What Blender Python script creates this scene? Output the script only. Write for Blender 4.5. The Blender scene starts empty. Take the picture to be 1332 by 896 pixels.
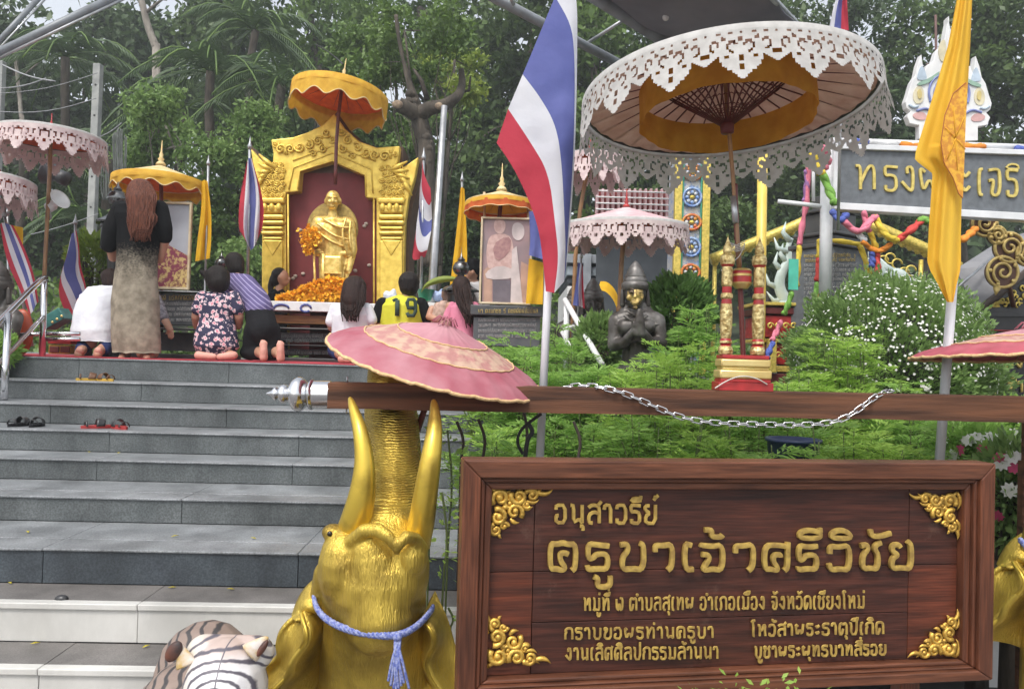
import bpy, math, random
import numpy as np
from mathutils import Matrix, Vector, Euler
random.seed(7); RNG = np.random.default_rng(7)
SC = bpy.context.scene; COL = SC.collection
R = math.radians

# ---------------- camera, world, sun, exposure ----------------
EYE = Vector((0, 0, 1.582)); ROLL = R(1.6); PITCH = R(1.2); FPX = 1000.0
fw = Vector((0, math.cos(PITCH), math.sin(PITCH))); r0 = Vector((1, 0, 0)); u0 = r0.cross(fw)
rt = r0*math.cos(ROLL) + u0*math.sin(ROLL); up = u0*math.cos(ROLL) - r0*math.sin(ROLL)
cd = bpy.data.cameras.new('camera'); cam = bpy.data.objects.new('camera', cd); COL.objects.link(cam)
M3 = Matrix((rt, up, -fw)).transposed(); cam.matrix_world = Matrix.Translation(EYE) @ M3.to_4x4()
cd.sensor_width = 36; cd.lens = 36*FPX/1332; cd.clip_start = .05; cd.clip_end = 2000
SC.camera = cam
w = bpy.data.worlds.new('World'); SC.world = w; w.use_nodes = True; nt = w.node_tree
SUN_EL, SUN_AZ = R(58), R(205)       # high sun behind thin cloud, from behind-left of the camera
sky = nt.nodes.new('ShaderNodeTexSky'); sky.sky_type = 'NISHITA'; sky.sun_disc = False
sky.sun_elevation = SUN_EL; sky.sun_rotation = SUN_AZ; sky.dust_density = 3; sky.air_density = 1.0
hs = nt.nodes.new('ShaderNodeHueSaturation'); hs.inputs['Saturation'].default_value = .28; hs.inputs['Value'].default_value = 1.25
nt.links.new(sky.outputs[0], hs.inputs['Color']); nt.links.new(hs.outputs[0], nt.nodes['Background'].inputs[0])
nt.nodes['Background'].inputs[1].default_value = .15
sl = bpy.data.lights.new('sun', 'SUN'); sl.energy = 1.5; sl.angle = R(14); sl.color = (1, .96, .9)
so = bpy.data.objects.new('sun', sl); COL.objects.link(so)
sd = Vector((math.sin(SUN_AZ)*math.cos(SUN_EL), math.cos(SUN_AZ)*math.cos(SUN_EL), math.sin(SUN_EL)))
so.rotation_euler = sd.to_track_quat('Z', 'Y').to_euler()
SC.view_settings.view_transform = 'Standard'; SC.view_settings.look = 'None'; SC.view_settings.exposure = 0.64
SC.render.resolution_x = 1024; SC.render.resolution_y = 688
SC.cycles.max_bounces = 5; SC.cycles.transparent_max_bounces = 8

# ---------------- helpers ----------------
def at(px, py, Y):
    d = fw*FPX + rt*(px-666) + up*(448-py)
    return EYE + d*(Y/d.y)
def s2l(c): return tuple(((x/12.92) if x <= .04045 else ((x+.055)/1.055)**2.4) for x in c)
def hx(h): return s2l(tuple(int(h[i:i+2], 16)/255 for i in (0, 2, 4)))
MATS = {}
def mat(name, c, c2=None, rough=.6, metal=0, scale=8, bump=0, bscale=None, dist=.01, stretch=(1, 1, 1), isl=0, trans=0, spec=.5, emis=None, coat=0, detail=5, contrast=(.35, .65)):
    if name in MATS: return MATS[name]
    m = bpy.data.materials.new(name); m.use_nodes = True; n = m.node_tree.nodes; l = m.node_tree.links
    b = n['Principled BSDF']; MATS[name] = m
    b.inputs['Roughness'].default_value = rough; b.inputs['Metallic'].default_value = metal
    b.inputs['Specular IOR Level'].default_value = spec; b.inputs['Coat Weight'].default_value = coat; b.inputs['Coat Roughness'].default_value = .15
    c = hx(c) if isinstance(c, str) else c
    if c2 is None: c2 = tuple(x*.72 for x in c)
    c2 = hx(c2) if isinstance(c2, str) else c2
    tc = n.new('ShaderNodeTexCoord'); mp = n.new('ShaderNodeMapping'); mp.inputs['Scale'].default_value = stretch
    l.new(tc.outputs['Object'], mp.inputs[0])
    nz = n.new('ShaderNodeTexNoise'); nz.inputs['Scale'].default_value = scale; nz.inputs['Detail'].default_value = detail
    l.new(mp.outputs[0], nz.inputs['Vector'])
    rp = n.new('ShaderNodeMapRange'); rp.inputs[1].default_value = contrast[0]; rp.inputs[2].default_value = contrast[1]
    l.new(nz.outputs[0], rp.inputs[0]); fac = rp.outputs[0]
    if isl:
        g = n.new('ShaderNodeNewGeometry'); mx = n.new('ShaderNodeMix'); mx.inputs[0].default_value = isl
        l.new(rp.outputs[0], mx.inputs[2]); l.new(g.outputs['Random Per Island'], mx.inputs[3]); fac = mx.outputs[0]
    mc = n.new('ShaderNodeMix'); mc.data_type = 'RGBA'; mc.inputs[6].default_value = (*c, 1); mc.inputs[7].default_value = (*c2, 1)
    l.new(fac, mc.inputs[0]); l.new(mc.outputs[2], b.inputs['Base Color'])
    if bump:
        nb = n.new('ShaderNodeTexNoise'); nb.inputs['Scale'].default_value = bscale or scale*4; nb.inputs['Detail'].default_value = 4
        l.new(mp.outputs[0], nb.inputs['Vector']); bp = n.new('ShaderNodeBump'); bp.inputs['Strength'].default_value = bump; bp.inputs['Distance'].default_value = dist
        l.new(nb.outputs[0], bp.inputs['Height']); l.new(bp.outputs[0], b.inputs['Normal'])
    if emis: b.inputs['Emission Color'].default_value = (*hx(emis[0]), 1); b.inputs['Emission Strength'].default_value = emis[1]
    if trans:
        t = n.new('ShaderNodeBsdfTranslucent'); l.new(mc.outputs[2], t.inputs[0]); ms = n.new('ShaderNodeMixShader'); ms.inputs[0].default_value = trans
        l.new(b.outputs[0], ms.inputs[1]); l.new(t.outputs[0], ms.inputs[2]); l.new(ms.outputs[0], n['Material Output'].inputs[0])
    return m

ROOTM = {}
def root(name, label, cat, loc=(0, 0, 0), rot=(0, 0, 0), group=None, kind=None):
    o = bpy.data.objects.new(name, None); COL.objects.link(o); o.empty_display_size = .1
    o.location = loc; o.rotation_euler = rot
    if label: o['label'] = label
    if cat: o['category'] = cat
    if group: o['group'] = group
    if kind: o['kind'] = kind
    ROOTM[o.name] = Matrix.Translation(loc) @ Euler(rot).to_matrix().to_4x4()
    return o
def tag(o, label=None, cat=None, group=None, kind=None):
    for k, v in (('label', label), ('category', cat), ('group', group), ('kind', kind)):
        if v: o[k] = v
    return o
def copytree(o, parent=None):
    c = o.copy(); COL.objects.link(c); c.parent = parent; ROOTM[c.name] = ROOTM.get(o.name, Matrix())
    for ch in list(o.children):
        if not ch.name.startswith('#'): copytree(ch, c)
    return c

class MB:
    def __init__(s): s.v = []; s.f = []; s.m = []
    def add(s, vs, fs, mi=0):
        b = len(s.v); s.v += [tuple(v) for v in vs]; s.f += [tuple(b+i for i in f) for f in fs]; s.m += [mi]*len(fs); return s
    def box(s, c, d, rz=0, mi=0, M=None):
        hx_, hy, hz = d[0]/2, d[1]/2, d[2]/2; ca, sa = math.cos(rz), math.sin(rz); vs = []
        for z in (-hz, hz):
            for x, y in ((-hx_, -hy), (hx_, -hy), (hx_, hy), (-hx_, hy)):
                p = Vector((x*ca-y*sa, x*sa+y*ca, z)); p = (M @ p) if M else p; vs.append(p+Vector(c))
        return s.add(vs, [(3, 2, 1, 0), (4, 5, 6, 7), (0, 1, 5, 4), (1, 2, 6, 5), (2, 3, 7, 6), (3, 0, 4, 7)], mi)
    def tube(s, path, r, seg=8, closed=False, flat=1.0, fdir=None, mi=0, cap=True, sq=0):
        P = [Vector(p) for p in path]; n = len(P)
        rs = r if isinstance(r, (list, tuple)) else [r]*n
        vs = []; prev = None
        for i, p in enumerate(P):
            a = P[(i-1) % n] if (i or closed) else p; b = P[(i+1) % n] if (i < n-1 or closed) else p
            t = (b-a); t = t.normalized() if t.length > 1e-9 else Vector((0, 0, 1))
            if fdir is not None:
                f = Vector(fdir); e1 = t.cross(f); e1 = e1.normalized() if e1.length > 1e-6 else Vector((1, 0, 0)); e2 = e1.cross(t).normalized()*flat
            else:
                ref = prev if prev is not None else (Vector((0, 0, 1)) if abs(t.z) < .9 else Vector((1, 0, 0)))
                e1 = (ref - t*ref.dot(t)); e1 = e1.normalized() if e1.length > 1e-6 else t.orthogonal().normalized(); prev = e1; e2 = t.cross(e1)*flat
            for k in range(seg):
                q = 2*math.pi*k/seg; cc, ss = math.cos(q), math.sin(q)
                if sq:
                    cc = math.copysign(abs(cc)**sq, cc); ss = math.copysign(abs(ss)**sq, ss)
                vs.append(p + e1*cc*rs[i] + e2*ss*rs[i])
        fs = []
        for i in range(n if closed else n-1):
            j = (i+1) % n
            for k in range(seg):
                k2 = (k+1) % seg; fs.append((i*seg+k, i*seg+k2, j*seg+k2, j*seg+k))
        if cap and not closed: fs += [tuple(range(seg))[::-1], tuple((n-1)*seg+k for k in range(seg))]
        return s.add(vs, fs, mi)
    def lathe(s, prof, c=(0, 0, 0), seg=20, M=None, mi=0, sx=1, sy=1, ang=(0, 2*math.pi), caps=True):
        full = abs(ang[1]-ang[0]-2*math.pi) < 1e-6; n = seg if full else seg+1; vs = []
        for (r, z) in prof:
            for k in range(n):
                q = ang[0]+(ang[1]-ang[0])*k/seg; p = Vector((r*math.cos(q)*sx, r*math.sin(q)*sy, z)); p = (M @ p) if M else p; vs.append(p+Vector(c))
        fs = []
        for i in range(len(prof)-1):
            for k in range(seg):
                k2 = (k+1) % n; fs.append((i*n+k, i*n+k2, (i+1)*n+k2, (i+1)*n+k))
        if full and caps:
            if prof[0][0] > 1e-5: fs.append(tuple(range(n))[::-1])
            if prof[-1][0] > 1e-5: fs.append(tuple((len(prof)-1)*n+k for k in range(n)))
        return s.add(vs, fs, mi)
    def ell(s, c, r, seg=14, rings=9, M=None, mi=0):
        r = (r, r, r) if isinstance(r, (int, float)) else r; vs = []; fs = []
        for i in range(rings+1):
            a = math.pi*i/rings
            for k in range(seg):
                q = 2*math.pi*k/seg; p = Vector((r[0]*math.sin(a)*math.cos(q), r[1]*math.sin(a)*math.sin(q), r[2]*math.cos(a))); p = (M @ p) if M else p; vs.append(p+Vector(c))
        for i in range(rings):
            for k in range(seg):
                k2 = (k+1) % seg; fs.append((i*seg+k, (i+1)*seg+k, (i+1)*seg+k2, i*seg+k2))
        return s.add(vs, fs, mi)
    def cap(s, a, b, ra, rb, seg=12, mi=0):
        a = Vector(a); b = Vector(b); t = b-a; L = t.length
        if L < 1e-6: return s.ell(a, ra, seg, 8, mi=mi)
        t.normalize(); pts = []; rs = []
        for k in range(5):
            q = math.pi/2*(1-k/4); pts.append(a-t*ra*math.sin(q)); rs.append(max(ra*math.cos(q), ra*.03))
        for k in range(5):
            q = math.pi/2*k/4; pts.append(b+t*rb*math.sin(q)); rs.append(max(rb*math.cos(q), rb*.03))
        return s.tube(pts, rs, seg, mi=mi)
    def ext(s, out, y0, y1, mi=0, holes=None):
        # out: list of (x,z); prism between y0 and y1
        n = len(out); vs = [(x, y0, z) for x, z in out]+[(x, y1, z) for x, z in out]
        a = sum(out[i][0]*out[(i+1) % n][1]-out[(i+1) % n][0]*out[i][1] for i in range(n))
        fr = tuple(range(n)); bk = tuple(range(2*n-1, n-1, -1)); fs = [fr, bk]+[(i, i+n, (i+1) % n+n, (i+1) % n) for i in range(n)]
        if a < 0: fs = [f[::-1] for f in fs]
        return s.add(vs, fs, mi)
    def grid(s, fn, nu, nv, closeu=False, mi=0, keep=None):
        N = nu if closeu else nu+1; vs = [fn(i/nu, j/nv) for j in range(nv+1) for i in range(N)]; fs = []
        ms = []
        b = len(s.v)
        for j in range(nv):
            for i in range(nu):
                if keep and not keep((i+.5)/nu, (j+.5)/nv): continue
                i2 = (i+1) % N; fs.append((j*N+i, j*N+i2, (j+1)*N+i2, (j+1)*N+i)); ms.append(mi((i+.5)/nu, (j+.5)/nv) if callable(mi) else mi)
        s.v += [tuple(v) for v in vs]; s.f += [tuple(b+q for q in f) for f in fs]; s.m += ms
        return s
    def build(s, name, mats, parent=None, local=False, smooth=True, vox=0, it=2, solid=0, sub=0, bevel=0, autos=None, loc=None, rot=None):
        me = bpy.data.meshes.new(name); v = np.array(s.v, dtype=float)
        if parent is not None and not local:
            Mi = np.array(ROOTM[parent.name].inverted()); v = v @ Mi[:3, :3].T + Mi[:3, 3]
        me.from_pydata(v.tolist(), [], s.f)
        mats = mats if isinstance(mats, (list, tuple)) else [mats]
        for m in mats: me.materials.append(m)
        if len(mats) > 1: me.polygons.foreach_set('material_index', s.m)
        if smooth: me.shade_smooth() if hasattr(me, 'shade_smooth') else None
        if smooth and autos is not None: me.set_sharp_from_angle(angle=R(autos))
        me.update(); o = bpy.data.objects.new(name, me); COL.objects.link(o)
        if parent is not None: o.parent = parent; ROOTM[o.name] = ROOTM[parent.name]
        else: ROOTM[o.name] = Matrix()
        if loc is not None: o.location = loc
        if rot is not None: o.rotation_euler = rot
        if vox:
            r_ = o.modifiers.new('r', 'REMESH'); r_.mode = 'VOXEL'; r_.voxel_size = vox; r_.use_smooth_shade = True
            if it: k = o.modifiers.new('s', 'SMOOTH'); k.factor = .6; k.iterations = it
        if bevel: k = o.modifiers.new('b', 'BEVEL'); k.width = bevel; k.segments = 2; k.limit_method = 'ANGLE'
        if solid: k = o.modifiers.new('t', 'SOLIDIFY'); k.thickness = solid; k.offset = 0
        if sub: k = o.modifiers.new('u', 'SUBSURF'); k.levels = sub; k.render_levels = sub
        return o

def smoothp(P, n=2, closed=False):
    P = [Vector(p) for p in P]
    for _ in range(n):
        Q = [] if closed else [P[0]]
        m = len(P)
        for i in range(m if closed else m-1):
            a, b = P[i], P[(i+1) % m]; Q += [a*.75+b*.25, a*.25+b*.75]
        if not closed: Q.append(P[-1])
        P = Q
    return P
def vnoise(x, y, z=0):
    from mathutils import noise
    return noise.noise(Vector((x, y, z)))
def rawmesh(name, V, F, m, parent=None, smooth=False):
    """fast mesh from numpy arrays: V (n,3), F (m,k) faces of equal size"""
    me = bpy.data.meshes.new(name); k = F.shape[1]
    if parent is not None: Mi = np.array(ROOTM[parent.name].inverted()); V = V @ Mi[:3, :3].T + Mi[:3, 3]
    me.vertices.add(len(V)); me.vertices.foreach_set('co', V.astype(np.float32).ravel())
    me.loops.add(F.size); me.loops.foreach_set('vertex_index', F.astype(np.int32).ravel())
    me.polygons.add(len(F)); me.polygons.foreach_set('loop_start', np.arange(0, F.size, k, dtype=np.int32)); me.polygons.foreach_set('loop_total', np.full(len(F), k, dtype=np.int32))
    me.update(calc_edges=True); me.materials.append(m)
    o = bpy.data.objects.new(name, me); COL.objects.link(o)
    if parent is not None: o.parent = parent; ROOTM[o.name] = ROOTM[parent.name]
    else: ROOTM[o.name] = Matrix()
    return o
def leaves(P, size, aspect=.5, up=.6, jitter=.35, D=None):
    """folded leaf quads at points P; returns V,F"""
    n = len(P); d = RNG.normal(size=(n, 3)) if D is None else D + RNG.normal(size=(n, 3))*.25
    d[:, 2] -= .25 if D is None else 0; d /= np.linalg.norm(d, axis=1)[:, None]
    nn = RNG.normal(size=(n, 3))*(1-up); nn[:, 2] += up; s = np.cross(d, nn); s /= (np.linalg.norm(s, axis=1)[:, None]+1e-9)
    L = size*(1+jitter*RNG.uniform(-1, 1, n))[:, None]; W = L*aspect; up_ = np.cross(s, d)
    V = np.stack([P, P+d*L*.5+s*W*.5+up_*W*.12, P+d*L, P+d*L*.5-s*W*.5+up_*W*.12], 1).reshape(-1, 3)
    F = np.arange(4*n).reshape(-1, 4); return V, F
class Flat:
    """vertical plane through pixel (px,py) at depth Y, yawed; local x to the right, z up, y away"""
    def __init__(s, px, py, Y, yaw=0):
        s.o = at(px, py, Y); s.yaw = yaw; s.M = Matrix.Translation(s.o) @ Matrix.Rotation(yaw, 4, 'Z'); s.Mi = s.M.inverted()
    def uv(s, px, py, y=0):
        d = fw*FPX + rt*(px-666) + up*(448-py); n = s.M.to_3x3() @ Vector((0, 1, 0)); q = s.M @ Vector((0, y, 0))
        t = (q-EYE).dot(n)/d.dot(n); p = s.Mi @ (EYE+d*t); return (p.x, p.z)
    def root(s, name, label, cat, **k): return root(name, label, cat, s.o, (0, 0, s.yaw), **k)
def part_world(mb, M):
    mb.v = [tuple(M @ Vector(v)) for v in mb.v]; return mb
# ---------------- stairs ----------------
SYAW = R(2.0)
SD = [6.3, 5.85, 5.37, 4.96, 4.61, 4.10, 3.54, 3.27, 3.0, 2.72, 2.45]
SH = [0, .17, .14, .134, .134, .124, .131, .159, .1635, .16, .16]
SZ = [1.506-sum(SH[:i+1]) for i in range(11)]; D0 = SD[0]
def stY(n): return SD[n]
STM = Matrix.Translation((-1.1, D0, 0)) @ Matrix.Rotation(SYAW, 4, 'Z') @ Matrix.Translation((1.1, -D0, 0))
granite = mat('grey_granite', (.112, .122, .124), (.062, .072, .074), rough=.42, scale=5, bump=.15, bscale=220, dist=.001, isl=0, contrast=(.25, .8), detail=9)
granite_top = mat('worn_skylit_granite_tread', (.235, .245, .255), (.17, .18, .187), rough=.34, scale=4, bump=.1, bscale=200, dist=.001)  # base colour lightened for sky reflected off the treads, and for worn nosings
granite_dark = mat('dark_granite', (.055, .067, .077), (.038, .046, .055), rough=.4, scale=6, bump=.12, bscale=240, dist=.001)
terr = mat('white_tile', (.6, .59, .56), (.5, .49, .46), rough=.3, scale=3, detail=8)
tread_brown = mat('speckled_tread', (.17, .16, .15), (.11, .1, .095), rough=.5, scale=160, bump=.1, bscale=200, dist=.001)
for g in (granite, granite_dark, granite_top):   # granite flecks on top of the tonal drift
    n = g.node_tree.nodes; l = g.node_tree.links; b = n['Principled BSDF']; src = b.inputs['Base Color'].links[0].from_socket
    vz = n.new('ShaderNodeTexNoise'); vz.inputs['Scale'].default_value = 110; vz.inputs['Detail'].default_value = 3
    tc = n.new('ShaderNodeTexCoord'); l.new(tc.outputs['Object'], vz.inputs['Vector'])
    mr = n.new('ShaderNodeMapRange'); mr.inputs[1].default_value = .38; mr.inputs[2].default_value = .66; mr.inputs[3].default_value = .75; mr.inputs[4].default_value = 1.32
    l.new(vz.outputs[0], mr.inputs[0]); mm = n.new('ShaderNodeVectorMath'); mm.operation = 'SCALE'; l.new(src, mm.inputs[0]); l.new(mr.outputs[0], mm.inputs[3]); l.new(mm.outputs[0], b.inputs['Base Color'])
for g in (granite, granite_dark, granite_top, tread_brown, terr):   # water stains and foot wear, larger than the flecks
    n = g.node_tree.nodes; l = g.node_tree.links; b = n['Principled BSDF']; src = b.inputs['Base Color'].links[0].from_socket
    tc = n.new('ShaderNodeTexCoord'); mp = n.new('ShaderNodeMapping'); mp.inputs['Scale'].default_value = (1, 1, .45); l.new(tc.outputs['Object'], mp.inputs[0])
    vz = n.new('ShaderNodeTexNoise'); vz.inputs['Scale'].default_value = 3.3; vz.inputs['Detail'].default_value = 11; vz.inputs['Roughness'].default_value = .68; l.new(mp.outputs[0], vz.inputs['Vector'])
    mr = n.new('ShaderNodeMapRange'); mr.inputs[1].default_value = .36; mr.inputs[2].default_value = .62; mr.inputs[3].default_value = .84 if g is terr else .66; mr.inputs[4].default_value = 1.05 if g is terr else 1.18
    l.new(vz.outputs[0], mr.inputs[0]); mm = n.new('ShaderNodeVectorMath'); mm.operation = 'SCALE'; l.new(src, mm.inputs[0]); l.new(mr.outputs[0], mm.inputs[3]); l.new(mm.outputs[0], b.inputs['Base Color'])
joint = mat('joint_grout', (.05, .05, .05), rough=.9)
X0, X1 = -5.6, .95
stairs = root('stairs', None, None, kind='structure')
core = MB()
for n in range(0, 10):
    z = SZ[n]; y = stY(n); core.box(((X0+X1)/2, y+.03+.6, z-.03-.085), (X1-X0-.01, 1.2, .17))
part_world(core, STM).build('stair_core', joint, stairs, smooth=False)
def slabrow(name, n, y0, y1, z0, z1, m, cuts, bev=.003):
    xs = [X0]+cuts+[X1]
    for a, b in zip(xs[:-1], xs[1:]):
        mb = MB(); dz = random.uniform(-.0006, .0006); dy = random.uniform(-.0012, .0012); gp_ = .0012 if name == 'tread_slab' else .0018
        mb.box(((a+b)/2, (y0+y1)/2+dy, (z0+z1)/2+dz), (b-a-gp_, y1-y0, z1-z0))
        part_world(mb, STM).build(name, m, stairs, smooth=False, bevel=bev)
for n in range(0, 10):
    z = SZ[n]; y = stY(n); hn = SH[n+1]
    off = [-.4, .3, -.1, .5, -.6, .1, -.3, .25, .0, .3][n]
    cuts = [c+off for c in (-4.3, -3.1, -1.9, -.75, .4)]; white = n >= 7
    cuts = [c for c in cuts if X0+.1 < c < X1-.1]
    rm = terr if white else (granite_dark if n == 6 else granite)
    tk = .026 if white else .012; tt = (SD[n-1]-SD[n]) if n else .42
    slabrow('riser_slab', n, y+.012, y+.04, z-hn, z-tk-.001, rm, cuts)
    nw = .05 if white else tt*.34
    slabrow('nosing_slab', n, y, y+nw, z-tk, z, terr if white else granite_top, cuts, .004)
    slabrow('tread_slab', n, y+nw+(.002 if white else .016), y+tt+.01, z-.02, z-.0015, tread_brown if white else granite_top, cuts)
# platform and red carpet
pave = mat('platform_paving', (.2, .2, .2), rough=.6, scale=6)
mb = MB(); mb.box((-1.5, 12.1, 1.44), (17, 10.9, .116)); mb.build('platform_paving', pave, smooth=False)['kind'] = 'structure'
carpet = mat('red_carpet', (.42, .04, .06), (.3, .03, .04), rough=.95, scale=30, bump=.4, bscale=300, dist=.002)
def carp(u, v):
    x = -5+5.9*u; y = D0+.012+2.2*v; return STM @ Vector((x, y, 1.511+.003*vnoise(x*5, y*5)))
mb = MB(); mb.grid(carp, 60, 16); tag(mb.build('red_carpet', carpet, solid=.006), 'thin red carpet covering the platform at the top of the stairs', 'carpet')
# ground
gm = mat('ground_paving', (.16, .155, .15), (.11, .1, .1), rough=.8, scale=3, bump=.2, bscale=60)
mb = MB(); mb.grid(lambda u, v: (-60+120*u, -40+45*v, 0), 8, 6); mb.build('ground', gm, smooth=False)['kind'] = 'structure'
# garden soil slope on the right, and the hillside behind everything
soil = mat('soil', (.07, .05, .035), (.035, .03, .02), rough=.95, scale=9, bump=.6, bscale=30, dist=.03)
def sslope(u, v):
    x = 1.0+14*u; y = 2.75+5.0*v; z = .75+.7*min(1, v*1.1)+.03*vnoise(x*2, y*2); return (x, y, z)
mb = MB(); mb.grid(sslope, 40, 24); mb.box((1.02, 4.75, .35), (.06, 4.0, .7)); mb.build('garden_soil', soil)['kind'] = 'structure'
hillm = mat('forest_floor', (.035, .05, .02), (.02, .025, .012), rough=.95, scale=1.2, bump=.5, bscale=8, dist=.1)
def hill(u, v):
    y = 13+v*75; x = -90+180*u; z = 1.35+max(0, y-14)*.16+.6*vnoise(x*.08, y*.08); return (x, y, z)
mb = MB(); mb.grid(hill, 60, 30); mb.build('hillside', hillm)['kind'] = 'structure'

# ---------------- trees ----------------
bark = mat('bark', (.085, .068, .05), (.035, .028, .022), rough=.9, scale=9, bump=.8, bscale=25, dist=.03, stretch=(1, 1, .3))
palebark = mat('pale_bark', (.3, .27, .23), (.15, .13, .11), rough=.9, scale=7, bump=.6, bscale=25, dist=.02, stretch=(1, 1, .4))
def leafm(name, c, c2, trans=.3): return mat(name, c, c2, rough=.5, scale=1.3, isl=.5, trans=trans, contrast=(.3, .7), spec=.4)
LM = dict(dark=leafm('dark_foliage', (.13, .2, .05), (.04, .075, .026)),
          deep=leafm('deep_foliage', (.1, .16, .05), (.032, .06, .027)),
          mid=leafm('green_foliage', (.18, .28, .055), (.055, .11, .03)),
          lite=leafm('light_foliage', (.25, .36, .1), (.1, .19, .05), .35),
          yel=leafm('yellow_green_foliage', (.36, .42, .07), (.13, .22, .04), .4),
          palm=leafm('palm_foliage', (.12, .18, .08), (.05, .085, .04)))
def limb(mb, a, b, r0_, r1_, bend=.15, n=7):
    a = Vector(a); b = Vector(b); L = (b-a).length; P = []; off = Vector((random.uniform(-1, 1), random.uniform(-1, 1), random.uniform(-.3, .6)))*bend*L
    for i in range(n+1):
        t = i/n; P.append(a.lerp(b, t)+off*math.sin(math.pi*t)+Vector((random.uniform(-1, 1), random.uniform(-1, 1), 0))*r0_*.3)
    mb.tube(P, [r0_+(r1_-r0_)*i/n for i in range(n+1)], 8); return P
def tree(name, label, base, top, crowns, lm, nleaf, lsize, tr=.16, bk=None, clusters=40, cs=.55, group='trees behind the shrine', up_=.5, shell=.55):
    """crowns: list of (centre, radii)"""
    rt_ = root(name, label, 'tree', base, group=group); base = Vector(base)
    t = MB(); P = limb(t, base, top, tr, tr*.55, .05, 10)
    C = []
    for (c, r) in crowns:
        c = Vector(c)
        for k in range(clusters//len(crowns)):
            d = Vector(RNG.normal(size=3)).normalized(); q = random.uniform(shell, 1)
            C.append(c+Vector((d.x*r[0]*q, d.y*r[1]*q, d.z*r[2]*q)))
    for c in random.sample(C, min(16, len(C))):
        s = P[random.randint(5, len(P)-1)]; limb(t, s, c, tr*.38, tr*.07, .12, 6)
    t.build('trunk', bk or bark, rt_)
    C = np.array([tuple(c) for c in C]); n = nleaf; lsize = lsize*(1.2 if base.y > 19 else 1)
    idx = RNG.integers(0, len(C), n); cr = cs*RNG.uniform(.6, 1.3, len(C))
    off = RNG.normal(size=(n, 3)); off /= np.linalg.norm(off, axis=1)[:, None]; off *= RNG.uniform(.2, 1, n)[:, None]**.6
    off[:, 2] *= .6
    V, F = leaves(C[idx]+off*cr[idx][:, None], lsize, .5, up_)
    rawmesh('crown', V, F, LM[lm], rt_); return rt_
def gz(y): return 1.3+max(0, y-14)*.16
def ptree(label, px, pyb, Y, crowns, lm, nleaf, ls, **k):
    """crowns in pixels (px,py,rx,ry) at depth Y"""
    b = at(px, pyb, Y); b.z = gz(Y)-.2
    cr = []
    for (cx, cy, rx, ry) in crowns:
        c = at(cx, cy, Y+random.uniform(-.8, .8)); cr.append((c, (rx*Y/1000, min(rx, ry)*Y/1000*.8, ry*Y/1000)))
    tp = at(crowns[0][0]*.7+px*.3, crowns[0][1], Y)
    return tree('broadleaf_tree', label, b, tp, cr, lm, nleaf, ls, cs=k.pop('cs', .035*Y), **k)
S_ = .0115
# back row (dark wall of forest), left to right
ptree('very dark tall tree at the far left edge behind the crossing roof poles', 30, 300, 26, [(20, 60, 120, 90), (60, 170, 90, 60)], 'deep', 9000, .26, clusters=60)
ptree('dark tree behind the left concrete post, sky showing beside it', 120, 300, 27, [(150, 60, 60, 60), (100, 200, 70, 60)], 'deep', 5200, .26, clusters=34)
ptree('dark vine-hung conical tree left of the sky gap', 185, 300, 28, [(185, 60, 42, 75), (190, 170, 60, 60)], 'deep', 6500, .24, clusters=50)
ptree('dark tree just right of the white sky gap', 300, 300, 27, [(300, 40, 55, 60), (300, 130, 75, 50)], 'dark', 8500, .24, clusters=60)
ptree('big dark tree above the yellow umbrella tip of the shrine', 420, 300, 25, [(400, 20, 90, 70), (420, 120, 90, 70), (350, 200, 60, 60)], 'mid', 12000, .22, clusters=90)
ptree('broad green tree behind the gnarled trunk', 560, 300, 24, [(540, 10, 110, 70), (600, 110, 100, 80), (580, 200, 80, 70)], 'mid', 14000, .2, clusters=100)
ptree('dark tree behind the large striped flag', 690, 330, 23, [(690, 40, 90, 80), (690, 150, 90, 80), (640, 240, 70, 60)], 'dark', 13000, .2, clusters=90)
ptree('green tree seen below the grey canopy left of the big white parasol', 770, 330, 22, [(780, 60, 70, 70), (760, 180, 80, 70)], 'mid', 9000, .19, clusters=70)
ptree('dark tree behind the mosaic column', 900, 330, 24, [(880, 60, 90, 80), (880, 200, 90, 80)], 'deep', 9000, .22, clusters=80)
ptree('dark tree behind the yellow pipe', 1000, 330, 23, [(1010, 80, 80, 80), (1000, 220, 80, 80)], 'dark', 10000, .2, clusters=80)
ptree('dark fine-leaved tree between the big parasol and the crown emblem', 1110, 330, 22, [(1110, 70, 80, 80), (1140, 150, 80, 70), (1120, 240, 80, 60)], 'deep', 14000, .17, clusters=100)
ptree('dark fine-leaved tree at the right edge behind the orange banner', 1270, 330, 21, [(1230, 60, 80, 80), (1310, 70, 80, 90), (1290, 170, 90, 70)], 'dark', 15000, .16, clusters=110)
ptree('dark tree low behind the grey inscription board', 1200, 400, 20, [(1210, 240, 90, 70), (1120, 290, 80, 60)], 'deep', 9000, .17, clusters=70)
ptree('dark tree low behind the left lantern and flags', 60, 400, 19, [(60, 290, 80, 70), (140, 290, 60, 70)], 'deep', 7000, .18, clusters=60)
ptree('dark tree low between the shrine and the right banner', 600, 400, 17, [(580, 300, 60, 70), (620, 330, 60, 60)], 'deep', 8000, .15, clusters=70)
ptree('small tree low behind the naga carving', 860, 420, 17, [(840, 300, 80, 50), (960, 320, 60, 60)], 'dark', 8000, .15, clusters=60)
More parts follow.
